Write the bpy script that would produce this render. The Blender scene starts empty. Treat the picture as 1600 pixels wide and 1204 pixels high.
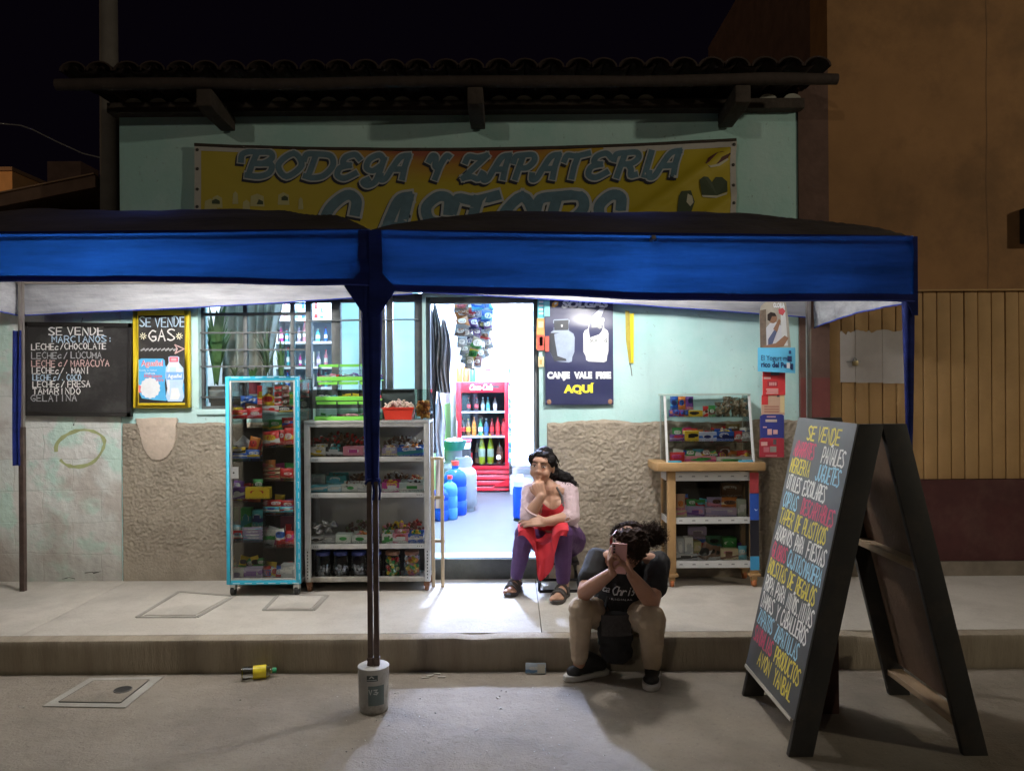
import bpy, bmesh, math, random
from mathutils import Vector, Matrix, Euler, noise
R=math.radians; rnd=random.Random(7)
scene=bpy.context.scene; COL=scene.collection
# ------------------------------------------------------------------ camera, sky, lamps, exposure
F=1200.0; H=1.5; ROLL=R(.4)
cam=bpy.data.objects.new('camera',bpy.data.cameras.new('camera')); COL.objects.link(cam)
cam.location=(0,0,H); cam.rotation_euler=(R(90),ROLL,0)
cam.data.sensor_width=36; cam.data.lens=36*F/1600; cam.data.clip_start=.05; cam.data.clip_end=500
scene.camera=cam
w=bpy.data.worlds.new('World'); scene.world=w; w.use_nodes=True
nt=w.node_tree; bg=nt.nodes['Background']
sky=nt.nodes.new('ShaderNodeTexSky'); sky.sky_type='NISHITA'; sky.sun_disc=False
sky.sun_elevation=R(-7.5); sky.sun_rotation=R(120); sky.altitude=800
glow=nt.nodes.new('ShaderNodeMix'); glow.data_type='RGBA'; glow.blend_type='ADD'; glow.inputs[0].default_value=1; glow.inputs[7].default_value=(.015,.009,.022,1)  # faint town glow
nt.links.new(sky.outputs[0],glow.inputs[6]); nt.links.new(glow.outputs[2],bg.inputs[0]); bg.inputs[1].default_value=.1
scene.view_settings.view_transform='Standard'; scene.view_settings.look='None'
scene.view_settings.gamma=1; scene.view_settings.exposure=0
try: scene.cycles.max_bounces=10; scene.cycles.transparent_max_bounces=24; scene.cycles.diffuse_bounces=5
except Exception: pass
def lamp(name,loc,power,col,size,typ='POINT',rot=None,sx=None):
    l=bpy.data.lights.new(name,typ); l.energy=power; l.color=col
    if typ=='POINT': l.shadow_soft_size=size
    if typ=='AREA':
        l.shape='RECTANGLE'; l.size=sx or size; l.size_y=size
    o=bpy.data.objects.new(name,l); COL.objects.link(o); o.location=loc
    if rot: o.rotation_euler=rot
    return o
LAMP_R=(.62,4.42,2.22); LAMP_L=(-1.95,4.22,2.2); LAMP_IN=(-.36,7.0,2.5); LAMP_IN2=(-1.75,6.5,2.5)
lamp('tent_light',LAMP_R,138,(1,.97,.93),.05)
lamp('tent_light',LAMP_L,156,(1,.97,.92),.05)
lamp('shop_light',LAMP_IN,1600,(.52,.64,1),.09)
lamp('shop_light',LAMP_IN2,120,(.75,.85,1),.07)
lamp('street_or_fill_light',(8.5,-.6,4.35),520,(1,.90,.68),.15)
lamp('street_or_fill_light',(-7,-13,7),700,(1,.90,.70),.2)  # added weak fill behind the camera, brightens kerb front and road
lamp('street_or_fill_light',(-13,9.5,6),260,(1,.62,.30),.2)

def P(px,py,Y,o=0):
    dx=px-800; dy=py-602; c,s=math.cos(ROLL),math.sin(ROLL)
    ux=dx*c-dy*s; uy=dy*c+dx*s
    return Vector((ux/F*Y,Y,H-uy/F*Y))
def PX(px,Y,py=700): return P(px,py,Y).x
def PZ(py,Y,px=800): return P(px,py,Y).z
# ------------------------------------------------------------------ materials
MATS={}
def nodes(m): return m.node_tree.nodes,m.node_tree.links
def rgba(c): return (c[0],c[1],c[2],1)
def mat(name,col,rough=.6,metal=0,var=.12,scale=6,bump=0,bscale=60,spec=.5,trans=0,ior=1.45,emit=None,estr=0,coat=0,dirt=None,dscale=2.5,damt=.5,sub=0):
    if name in MATS: return MATS[name]
    m=bpy.data.materials.new(name); m.use_nodes=True; N,L=nodes(m); b=N['Principled BSDF']
    b.inputs['Roughness'].default_value=rough; b.inputs['Metallic'].default_value=metal
    b.inputs['Specular IOR Level'].default_value=spec; b.inputs['IOR'].default_value=ior
    b.inputs['Transmission Weight'].default_value=trans; b.inputs['Coat Weight'].default_value=coat
    if sub:
        b.inputs['Subsurface Weight'].default_value=sub; b.inputs['Subsurface Radius'].default_value=(.012,.005,.003)
    if emit: b.inputs['Emission Color'].default_value=rgba(emit); b.inputs['Emission Strength'].default_value=estr
    tc=N.new('ShaderNodeTexCoord')
    col_out=None
    if var>0:
        n=N.new('ShaderNodeTexNoise'); n.inputs['Scale'].default_value=scale; n.inputs['Detail'].default_value=6; n.inputs['Roughness'].default_value=.65
        L.new(tc.outputs['Object'],n.inputs['Vector'])
        r=N.new('ShaderNodeMapRange'); r.inputs[1].default_value=.25; r.inputs[2].default_value=.75; r.inputs[3].default_value=1-var; r.inputs[4].default_value=1+var
        L.new(n.outputs[0],r.inputs[0])
        x=N.new('ShaderNodeMix'); x.data_type='RGBA'; x.blend_type='MULTIPLY'; x.inputs[0].default_value=1
        x.inputs[6].default_value=rgba(col); L.new(r.outputs[0],x.inputs[7]); col_out=x.outputs[2]
    if dirt:
        n2=N.new('ShaderNodeTexNoise'); n2.inputs['Scale'].default_value=dscale; n2.inputs['Detail'].default_value=8; n2.inputs['Roughness'].default_value=.7
        L.new(tc.outputs['Object'],n2.inputs['Vector'])
        r2=N.new('ShaderNodeMapRange'); r2.inputs[1].default_value=.48; r2.inputs[2].default_value=.66; r2.inputs[3].default_value=0; r2.inputs[4].default_value=damt
        L.new(n2.outputs[0],r2.inputs[0])
        x2=N.new('ShaderNodeMix'); x2.data_type='RGBA'; L.new(r2.outputs[0],x2.inputs[0])
        if col_out: L.new(col_out,x2.inputs[6])
        else: x2.inputs[6].default_value=rgba(col)
        x2.inputs[7].default_value=rgba(dirt); col_out=x2.outputs[2]
    if col_out: L.new(col_out,b.inputs['Base Color'])
    else: b.inputs['Base Color'].default_value=rgba(col)
    if bump:
        n3=N.new('ShaderNodeTexNoise'); n3.inputs['Scale'].default_value=bscale; n3.inputs['Detail'].default_value=5
        L.new(tc.outputs['Object'],n3.inputs['Vector'])
        bp=N.new('ShaderNodeBump'); bp.inputs['Strength'].default_value=bump; bp.inputs['Distance'].default_value=.01
        L.new(n3.outputs[0],bp.inputs['Height']); L.new(bp.outputs[0],b.inputs['Normal'])
    MATS[name]=m; return m
def mprint(name,cols,scale=3.0,rough=.3,seed=0,bands=False):
    """printed packaging: ground colour, a slanted band, a lozenge with lettering-like marks, rows of small print"""
    if name in MATS: return MATS[name]
    m=bpy.data.materials.new(name); m.use_nodes=True; N,L=nodes(m); b=N['Principled BSDF']; b.inputs['Roughness'].default_value=rough
    r_=random.Random(seed*13+5); c1=cols[0]; c2=cols[1 if len(cols)>1 else 0]; c3=cols[2] if len(cols)>2 else (.62,.60,.56)
    tc=N.new('ShaderNodeTexCoord'); sp=N.new('ShaderNodeSeparateXYZ'); L.new(tc.outputs['Generated'],sp.inputs[0]); x,z=sp.outputs[0],sp.outputs[2]
    def mth(op,a,b_,c=None):
        n=N.new('ShaderNodeMath'); n.operation=op
        for i,v in enumerate((a,b_,c)):
            if v is None: continue
            if isinstance(v,(int,float)): n.inputs[i].default_value=v
            else: L.new(v,n.inputs[i])
        return n.outputs[0]
    def mixc(f,a,b_):
        n=N.new('ShaderNodeMix'); n.data_type='RGBA'; L.new(f,n.inputs[0])
        for i,v in ((6,a),(7,b_)):
            if isinstance(v,tuple): n.inputs[i].default_value=rgba(v)
            else: L.new(v,n.inputs[i])
        return n.outputs[2]
    def nz(sx,sz):
        mp=N.new('ShaderNodeMapping'); mp.inputs['Scale'].default_value=(sx,2,sz); mp.inputs['Location'].default_value=(seed*.37,seed*.7,seed*.53); L.new(tc.outputs['Generated'],mp.inputs[0])
        n=N.new('ShaderNodeTexNoise'); n.inputs['Scale'].default_value=1; n.inputs['Detail'].default_value=2; L.new(mp.outputs[0],n.inputs['Vector']); return n.outputs[0]
    wob=nz(3,3); s=mth('ADD',mth('MULTIPLY_ADD',x,r_.uniform(-.35,.35),z),mth('MULTIPLY',wob,.22))
    lo=r_.uniform(.2,.6); col=mixc(mth('LESS_THAN',mth('ABSOLUTE',mth('SUBTRACT',s,lo),0),r_.uniform(.08,.17)),c1,c2)
    cx,cz,rx,rz=r_.uniform(.38,.62),r_.uniform(.48,.68),r_.uniform(.24,.36),r_.uniform(.13,.22)
    q=mth('ADD',mth('POWER',mth('ABSOLUTE',mth('DIVIDE',mth('SUBTRACT',x,cx),rx),0),2.6),mth('POWER',mth('ABSOLUTE',mth('DIVIDE',mth('SUBTRACT',z,cz),rz),0),2.6)); inn=mth('LESS_THAN',q,1.0)
    txt=mth('GREATER_THAN',nz(22,6),.53); core=mth('LESS_THAN',q,.5)
    ink_=c1 if sum(c3)>sum(c1) else tuple(v*.15 for v in c3)
    lz=mixc(mth('MULTIPLY',txt,core),c3,ink_); col=mixc(inn,col,lz)
    rows=mth('GREATER_THAN',mth('SINE',mth('MULTIPLY',z,r_.uniform(60,90)),0),.25); sm=mth('MULTIPLY',mth('MULTIPLY',rows,mth('GREATER_THAN',nz(30,8),.5)),mth('LESS_THAN',z,r_.uniform(.12,.28)))
    col=mixc(sm,col,(.6,.58,.55) if sum(c1)<.8 else (.08,.07,.07)); L.new(col,b.inputs['Base Color'])
    n9=N.new('ShaderNodeTexNoise'); n9.inputs['Scale'].default_value=70; n9.inputs['Detail'].default_value=3; L.new(tc.outputs['Object'],n9.inputs['Vector'])
    bp=N.new('ShaderNodeBump'); bp.inputs['Strength'].default_value=.5 if rough<.35 else .12; bp.inputs['Distance'].default_value=.006; L.new(n9.outputs[0],bp.inputs['Height']); L.new(bp.outputs[0],b.inputs['Normal'])
    MATS[name]=m; return m
def mglass(name,tint=(.96,.99,.98),refl=.07):
    if name in MATS: return MATS[name]
    m=bpy.data.materials.new(name); m.use_nodes=True; N,L=nodes(m); N.remove(N['Principled BSDF'])
    t=N.new('ShaderNodeBsdfTransparent'); t.inputs[0].default_value=rgba(tint)
    g=N.new('ShaderNodeBsdfGlossy'); g.inputs['Roughness'].default_value=.03
    fr=N.new('ShaderNodeFresnel'); fr.inputs[0].default_value=1.35
    mu=N.new('ShaderNodeMath'); mu.operation='MULTIPLY_ADD'; mu.inputs[1].default_value=.8; mu.inputs[2].default_value=refl*.35
    L.new(fr.outputs[0],mu.inputs[0])
    x=N.new('ShaderNodeMixShader'); L.new(mu.outputs[0],x.inputs[0]); L.new(t.outputs[0],x.inputs[1]); L.new(g.outputs[0],x.inputs[2])
    L.new(x.outputs[0],N['Material Output'].inputs[0]); MATS[name]=m; return m
def mcloth(name,out,inn,tcol,tfac,rough=.8,scale=200):
    """thin tent fabric: outer colour, coated inner side, some light let through"""
    if name in MATS: return MATS[name]
    m=bpy.data.materials.new(name); m.use_nodes=True; N,L=nodes(m); b=N['Principled BSDF']
    b.inputs['Roughness'].default_value=rough; b.inputs['Specular IOR Level'].default_value=.2
    g=N.new('ShaderNodeNewGeometry'); x=N.new('ShaderNodeMix'); x.data_type='RGBA'
    x.inputs[6].default_value=rgba(out); x.inputs[7].default_value=rgba(inn); L.new(g.outputs['Backfacing'],x.inputs[0])
    tc=N.new('ShaderNodeTexCoord'); n=N.new('ShaderNodeTexNoise'); n.inputs['Scale'].default_value=3; n.inputs['Detail'].default_value=10; n.inputs['Roughness'].default_value=.7; mpp=N.new('ShaderNodeMapping'); mpp.inputs['Scale'].default_value=(.35,1,3.2)
    L.new(tc.outputs['Object'],mpp.inputs[0]); L.new(mpp.outputs[0],n.inputs['Vector'])
    r=N.new('ShaderNodeMapRange'); r.inputs[1].default_value=.3; r.inputs[2].default_value=.7; r.inputs[3].default_value=.5; r.inputs[4].default_value=1.35; L.new(n.outputs[0],r.inputs[0])
    x2=N.new('ShaderNodeMix'); x2.data_type='RGBA'; x2.blend_type='MULTIPLY'; x2.inputs[0].default_value=1; L.new(x.outputs[2],x2.inputs[6]); L.new(r.outputs[0],x2.inputs[7])
    L.new(x2.outputs[2],b.inputs['Base Color'])
    t=N.new('ShaderNodeBsdfTranslucent'); x3=N.new('ShaderNodeMix'); x3.data_type='RGBA'; x3.blend_type='MULTIPLY'; x3.inputs[0].default_value=1
    x3.inputs[6].default_value=rgba(tcol); L.new(r.outputs[0],x3.inputs[7]); L.new(x3.outputs[2],t.inputs[0])
    wv=N.new('ShaderNodeTexNoise'); wv.inputs['Scale'].default_value=14; wv.inputs['Detail'].default_value=4; L.new(tc.outputs['Object'],wv.inputs['Vector'])
    bp=N.new('ShaderNodeBump'); bp.inputs['Strength'].default_value=.35; bp.inputs['Distance'].default_value=.02; L.new(wv.outputs[0],bp.inputs['Height']); L.new(bp.outputs[0],b.inputs['Normal'])
    ms=N.new('ShaderNodeMixShader'); ms.inputs[0].default_value=tfac; L.new(b.outputs[0],ms.inputs[1]); L.new(t.outputs[0],ms.inputs[2])
    L.new(ms.outputs[0],N['Material Output'].inputs[0]); MATS[name]=m; return m
def flat(name,col,rough=.6): return mat(name,col,rough,var=.06,scale=30)
# ------------------------------------------------------------------ mesh builder
BASE={}
class B:
    def __init__(s): s.bm=bmesh.new(); s.mats=[]; s.cur=0
    def m(s,mt):
        if mt not in s.mats: s.mats.append(mt)
        s.cur=s.mats.index(mt); return s
    def face(s,pts,smooth=False):
        vs=[s.bm.verts.new(p) for p in pts]
        f=s.bm.faces.new(vs); f.material_index=s.cur; f.smooth=smooth; return f
    def box(s,lo,hi,rot=None,piv=None):
        x0,y0,z0=lo; x1,y1,z1=hi
        c=[Vector(p) for p in ((x0,y0,z0),(x1,y0,z0),(x1,y1,z0),(x0,y1,z0),(x0,y0,z1),(x1,y0,z1),(x1,y1,z1),(x0,y1,z1))]
        if rot is not None:
            pv=Vector(piv) if piv is not None else (Vector(lo)+Vector(hi))/2
            M=rot if isinstance(rot,Matrix) else Euler(rot).to_matrix()
            c=[M@(p-pv)+pv for p in c]
        v=[s.bm.verts.new(p) for p in c]
        for q in ((0,3,2,1),(4,5,6,7),(0,1,5,4),(1,2,6,5),(2,3,7,6),(3,0,4,7)):
            f=s.bm.faces.new([v[i] for i in q]); f.material_index=s.cur
        return s
    def bar(s,p0,p1,w,d=None,up=(0,0,1)):
        """square bar from p0 to p1; w across, d along the 'up' side"""
        p0=Vector(p0); p1=Vector(p1); d=d or w; ax=(p1-p0).normalized(); up=Vector(up)
        if abs(ax.dot(up))>.95: up=Vector((0,1,0))
        sx=ax.cross(up).normalized(); sy=sx.cross(ax).normalized()
        v=[]
        for p in (p0,p1):
            for a,b in ((-1,-1),(1,-1),(1,1),(-1,1)): v.append(s.bm.verts.new(p+sx*a*w/2+sy*b*d/2))
        for q in ((0,1,2,3),(7,6,5,4),(0,4,5,1),(1,5,6,2),(2,6,7,3),(3,7,4,0)):
            f=s.bm.faces.new([v[i] for i in q]); f.material_index=s.cur
        return s
    def tube(s,pts,r,seg=10,cap=True):
        pts=[Vector(p) for p in pts]; n=len(pts); rs=r if isinstance(r,(list,tuple)) else [r]*n
        rings=[]; prev=None
        for i,p in enumerate(pts):
            t=(pts[min(i+1,n-1)]-pts[max(i-1,0)])
            t=t.normalized() if t.length>1e-9 else Vector((0,0,1))
            if prev is None:
                u=t.cross(Vector((0,0,1)) if abs(t.z)<.9 else Vector((1,0,0))).normalized()
            else:
                u=(prev-t*prev.dot(t)); u=u.normalized() if u.length>1e-6 else t.orthogonal().normalized()
            prev=u; v=t.cross(u)
            rings.append([s.bm.verts.new(p+(u*math.cos(2*math.pi*k/seg)+v*math.sin(2*math.pi*k/seg))*rs[i]) for k in range(seg)])
        for a,b in zip(rings,rings[1:]):
            for k in range(seg):
                f=s.bm.faces.new((a[k],a[(k+1)%seg],b[(k+1)%seg],b[k])); f.material_index=s.cur; f.smooth=True
        if cap:
            f=s.bm.faces.new(rings[0][::-1]); f.material_index=s.cur
            f=s.bm.faces.new(rings[-1]); f.material_index=s.cur
        return s
    def lathe(s,prof,c,seg=20,M=None):
        """prof: (r,z) pairs bottom to top round the z axis at c (M rotates)"""
        c=Vector(c); rings=[]
        for r,z in prof:
            ring=[]
            for k in range(seg):
                p=Vector((max(r,1e-4)*math.cos(2*math.pi*k/seg),max(r,1e-4)*math.sin(2*math.pi*k/seg),z))
                if M is not None: p=M@p
                ring.append(s.bm.verts.new(c+p))
            rings.append(ring)
        for a,b in zip(rings,rings[1:]):
            for k in range(seg):
                f=s.bm.faces.new((a[k],a[(k+1)%seg],b[(k+1)%seg],b[k])); f.material_index=s.cur; f.smooth=True
        f=s.bm.faces.new(rings[0][::-1]); f.material_index=s.cur
        f=s.bm.faces.new(rings[-1]); f.material_index=s.cur
        return s
    def grid(s,fn,nu,nv,smooth=True,flip=False):
        g=[[s.bm.verts.new(fn(i/nu,j/nv)) for j in range(nv+1)] for i in range(nu+1)]
        for i in range(nu):
            for j in range(nv):
                q=(g[i][j],g[i+1][j],g[i+1][j+1],g[i][j+1])
                f=s.bm.faces.new(q[::-1] if flip else q); f.material_index=s.cur; f.smooth=smooth
        return s
    def prism(s,poly,O,U,V,N,d):
        """polygon (u,v) in the plane O,U,V pushed d along N"""
        O,U,V,N=map(Vector,(O,U,V,N))
        a=[s.bm.verts.new(O+U*u+V*v) for u,v in poly]; b=[s.bm.verts.new(O+U*u+V*v+N*d) for u,v in poly]
        n=len(poly)
        for q in (a[::-1],b): f=s.bm.faces.new(q); f.material_index=s.cur
        for k in range(n):
            f=s.bm.faces.new((a[k],a[(k+1)%n],b[(k+1)%n],b[k])); f.material_index=s.cur
        return s
    def ell(s,c,r,seg=12,rings=8,M=None):
        c=Vector(c); r=Vector(r) if not isinstance(r,(int,float)) else Vector((r,r,r))
        g=bmesh.ops.create_uvsphere(s.bm,u_segments=seg,v_segments=rings,radius=1)
        for v in g['verts']:
            p=Vector((v.co.x*r.x,v.co.y*r.y,v.co.z*r.z))
            if M is not None: p=M@p
            v.co=c+p
            for f in v.link_faces: f.material_index=s.cur; f.smooth=True
        return s
    def cap(s,p0,p1,r0,r1,seg=12):
        p0=Vector(p0); p1=Vector(p1); s.ell(p0,r0,seg,8); s.ell(p1,r1,seg,8); s.tube([p0,p1],[r0,r1],seg); return s
    def pillow(s,c,w,h,t,M=None,nu=8,nv=8,crimp=.08,jit=.12):
        """a filled foil packet standing in the xz plane"""
        c=Vector(c); sd=rnd.random()*50
        def f(sgn):
            def g(u,v):
                x=u*2-1; z=v*2-1
                e=max(0,1-abs(x)**2.6)*max(0,1-max(0,(abs(z)-0)/(1-crimp))**3) if abs(z)<1-crimp else 0
                nn=noise.noise(Vector((x*1.7+sd,z*1.7,sd*sgn)))
                y=sgn*t/2*(e**.6)*(1+jit*3*nn)
                p=Vector((x*w/2*(1-.06*(1-abs(z))**.5),y,z*h/2*(1-.03*(x*x)*0)))
                p.x+=jit*w*.12*noise.noise(Vector((z*2,sd,3))); p.z+=jit*h*.1*noise.noise(Vector((x*2,sd,9)))
                if M is not None: p=M@p
                return c+p
            return g
        s.grid(f(-1),nu,nv); s.grid(f(1),nu,nv,flip=True); return s
    def build(s,name,parent=None,label=None,cat=None,group=None,kind=None,bevel=0,bseg=2,sharp=40,weld=False,mt=None,origin=None):
        if weld: bmesh.ops.remove_doubles(s.bm,verts=s.bm.verts,dist=1e-5)
        if bevel:
            bmesh.ops.remove_doubles(s.bm,verts=s.bm.verts,dist=1e-6)
            es=[e for e in s.bm.edges if len(e.link_faces)==2 and e.calc_face_angle(0)>R(50)]
            bmesh.ops.bevel(s.bm,geom=es,offset=bevel,segments=bseg,affect='EDGES',profile=.6,clamp_overlap=True)
            for f in s.bm.faces: f.smooth=True
        me=bpy.data.meshes.new(name)
        vs=[v.co for v in s.bm.verts]
        if parent is not None: off=BASE[parent]
        elif origin is not None: off=Vector(origin)
        else:
            lo=Vector((min(v.x for v in vs),min(v.y for v in vs),min(v.z for v in vs))); hi=Vector((max(v.x for v in vs),max(v.y for v in vs),max(v.z for v in vs)))
            off=Vector(((lo.x+hi.x)/2,(lo.y+hi.y)/2,lo.z))
        off=off.copy()
        bmesh.ops.translate(s.bm,verts=s.bm.verts,vec=-off)
        s.bm.to_mesh(me); s.bm.free()
        for mm in (s.mats or [mt]):
            if mm: me.materials.append(mm)
        if any(p.use_smooth for p in me.polygons): me.set_sharp_from_angle(angle=R(sharp))
        return link(name,me,parent,off,label,cat,group,kind)
def link(name,me,parent,off,label=None,cat=None,group=None,kind=None):
    o=bpy.data.objects.new(name,me); COL.objects.link(o); BASE[o]=off
    if parent is not None: o.parent=parent
    else: o.location=off
    tag(o,label,cat,group,kind); return o
def tag(o,label=None,cat=None,group=None,kind=None):
    if label: o['label']=label
    if cat: o['category']=cat
    if group: o['group']=group
    if kind: o['kind']=kind
def thing(name,loc,label,cat,group=None):
    o=bpy.data.objects.new(name,None); COL.objects.link(o); o.location=loc; o.empty_display_size=.1
    BASE[o]=Vector(loc); tag(o,label,cat,group); return o
def struct(b,name,**k): return b.build(name,kind='structure',**k)
def blob(name,prims,mt,parent,voxel=.006,smooth=4,crumple=0,cscale=9,sharp=180,kind=None,label=None,fac=.5):
    """one continuous surface grown round capsules and ellipsoids"""
    b=B()
    for p in prims:
        if p[0]=='c': b.cap(*p[1:])
        else: b.ell(*p[1:])
    me=bpy.data.meshes.new('tmp'); b.bm.to_mesh(me); b.bm.free()
    o=bpy.data.objects.new('tmp',me); COL.objects.link(o)
    r=o.modifiers.new('r','REMESH'); r.mode='VOXEL'; r.voxel_size=voxel; r.use_smooth_shade=True
    if smooth:
        sm=o.modifiers.new('s','SMOOTH'); sm.iterations=smooth; sm.factor=fac
    dg=bpy.context.evaluated_depsgraph_get(); dg.update()
    m2=bpy.data.meshes.new_from_object(o.evaluated_get(dg))
    bpy.data.objects.remove(o); bpy.data.meshes.remove(me)
    off=BASE[parent] if parent is not None else Vector((0,0,0))
    if crumple:
        ns=[v.normal.copy() for v in m2.vertices]
        for v,nn in zip(m2.vertices,ns):
            q=v.co*cscale
            v.co=v.co+nn*crumple*(noise.noise(Vector((q.x,q.y,q.z*1.8)))+.5*noise.noise(q*2.7))
    m2.name=name; m2.transform(Matrix.Translation(-off)); m2.materials.clear(); m2.materials.append(mt)
    for p in m2.polygons: p.use_smooth=True; p.material_index=0
    return link(name,m2,parent,off,label,None,None,kind)
# ------------------------------------------------------------------ lettering
GL={'A':'003a60;1454','B':'~0a3a583505;~0545624000;000a','C':'~693a053061','D':'000a;~0a3a653000','E':'6a0a0060;0555','F':'6a0a00;0555','G':'~693a05306164;6434',
'H':'000a;606a;0565','I':'303a','J':'~6a623002','K':'000a;6a0460;','L':'0a0060','M':'000a346a60','N':'000a606a','O':'~3a0530653a','P':'000a;~0a4a674404','Q':'~3a0530653a;4360',
'R':'000a;~0a4a674505;3560','S':'~693a0835623001','T':'0a6a;3a30','U':'~0a0330636a','V':'0a306a','W':'0a1037506a','X':'006a;0a60','Y':'0a356a;3530','Z':'0a6a0060',
'c':'~553603103051','.':'3031','/':'106a',':':'3231;3736','-':'1555','h':'000a;~0446500'[:-1]+'','*':'3137;1353;1551;0464',',':'3120'}
GL['h']='000a;~04365450'
GL['r']='0006;~043655'; GL['i']='3036;3839'; GL['s']='~55361433200'[:-1]; GL['a']='~553604103055;5550'
GL['s']='~553614433010'
ACC={'Ñ':('N','~1b2c4b5c'),'Ú':('U','3b4d'),'Í':('I','3b4d')}
def strokes(ch):
    acc=None
    if ch in ACC: ch,acc=ACC[ch]
    out=[]
    for part in [x for x in (GL.get(ch,'')+(';'+acc if acc else '')).split(';') if x]:
        sm=part[0]=='~'; part=part.lstrip('~')
        pts=[(int(part[i],16)/6,int(part[i+1],16)/10) for i in range(0,len(part)-1,2)]
        if sm and len(pts)>2:
            q=[]; closed=pts[0]==pts[-1]
            for i in range(len(pts)-1):
                p0=pts[i-1] if i else (pts[-2] if closed else pts[0]); p1,p2=pts[i],pts[i+1]; p3=pts[i+2] if i+2<len(pts) else (pts[1] if closed else pts[-1])
                for k in range(5):
                    t=k/5; q.append(tuple(.5*(2*p1[a]+(p2[a]-p0[a])*t+(2*p0[a]-5*p1[a]+4*p2[a]-p3[a])*t*t+(3*p1[a]-p0[a]-3*p2[a]+p3[a])*t**3) for a in (0,1)))
            q.append(pts[-1]); pts=q
        out.append(pts)
    return out
def ribbon(b,pts,wd,f,z,jit=0):
    n=len(pts); L_,R_=[],[]
    for i,(x,y) in enumerate(pts):
        a=pts[max(i-1,0)]; c=pts[min(i+1,n-1)]; dx,dy=c[0]-a[0],c[1]-a[1]; l=math.hypot(dx,dy) or 1
        nx,ny=-dy/l,dx/l; ww=wd/2*(1+jit*rnd.uniform(-1,1))
        if 0<i<n-1:
            e1=(x-a[0],y-a[1]); e2=(c[0]-x,c[1]-y); l1=math.hypot(*e1) or 1; l2=math.hypot(*e2) or 1
            cs=max(-.6,min(1,(e1[0]*e2[0]+e1[1]*e2[1])/l1/l2)); ww*=min(1.7,1/max(.35,math.sqrt((1+cs)/2)))
        ex=0
        if i==0 or i==n-1:
            s_=-1 if i==0 else 1; ex=s_*wd*.35
        L_.append(f(x+nx*ww+dx/l*ex,y+ny*ww+dy/l*ex,z)); R_.append(f(x-nx*ww+dx/l*ex,y-ny*ww+dy/l*ex,z))
    for i in range(n-1):
        b.face((R_[i],R_[i+1],L_[i+1],L_[i]))
def hand_text(b,txt,x,y,h,wd,f,width=None,adv=.62,gap=.24,z=0,jit=.15,shear=0,wob=.03):
    """brush or chalk lettering; f maps (u,v,lift) to a point; width squeezes the line to fit"""
    units=sum((adv+gap) if c!=' ' else .42 for c in txt)-gap
    sx=(width/(units*h)) if width else 1
    cx=x; k=0
    for ch in txt:
        if ch==' ': cx+=.42*h*sx; continue
        hh=h*(1+wob*rnd.uniform(-1,1)); yo=y+h*wob*rnd.uniform(-1,1)
        for st in strokes(ch):
            # densify so that ribbons follow bent surfaces
            ribbon(b,[(cx+(px*adv*h*sx)+shear*py*hh,yo+py*hh) for px,py in st],wd,f,z+k*.00003,jit); k+=1
        cx+=(adv+gap)*h*sx
    return cx
def frame_fn(O,U,V,N):
    O,U,V,N=Vector(O),Vector(U).normalized(),Vector(V).normalized(),Vector(N).normalized()
    return lambda u,v,z=0:O+U*u+V*v+N*z
def print_text(b,txt,f,u,v,h,width=None,bold=0,z=.001,shear=0,align='C',space=1):
    """set type (built-in face) laid on a surface through f"""
    c=bpy.data.curves.new('t','FONT'); c.body=txt; c.size=1; c.offset=bold; c.shear=shear; c.space_character=space; c.resolution_u=3
    o=bpy.data.objects.new('t',c); COL.objects.link(o); dg=bpy.context.evaluated_depsgraph_get(); dg.update()
    me=bpy.data.meshes.new_from_object(o.evaluated_get(dg)); bpy.data.objects.remove(o); bpy.data.curves.remove(c)
    xs=[q.co.x for q in me.vertices]; ys=[q.co.y for q in me.vertices]
    if not xs: return
    x0,x1=min(xs),max(xs); y0=0; y1=max(ys); sy=h/(y1-y0); sx=(width/(x1-x0)) if width else sy
    ox={'C':-(x0+x1)/2,'L':-x0,'R':-x1}[align]
    vs=[b.bm.verts.new(f(u+(q.co.x+ox)*sx,v+q.co.y*sy,z)) for q in me.vertices]
    for p in me.polygons:
        try: fc=b.bm.faces.new([vs[i] for i in p.vertices]); fc.material_index=b.cur
        except ValueError: pass
    bpy.data.meshes.remove(me)
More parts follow.
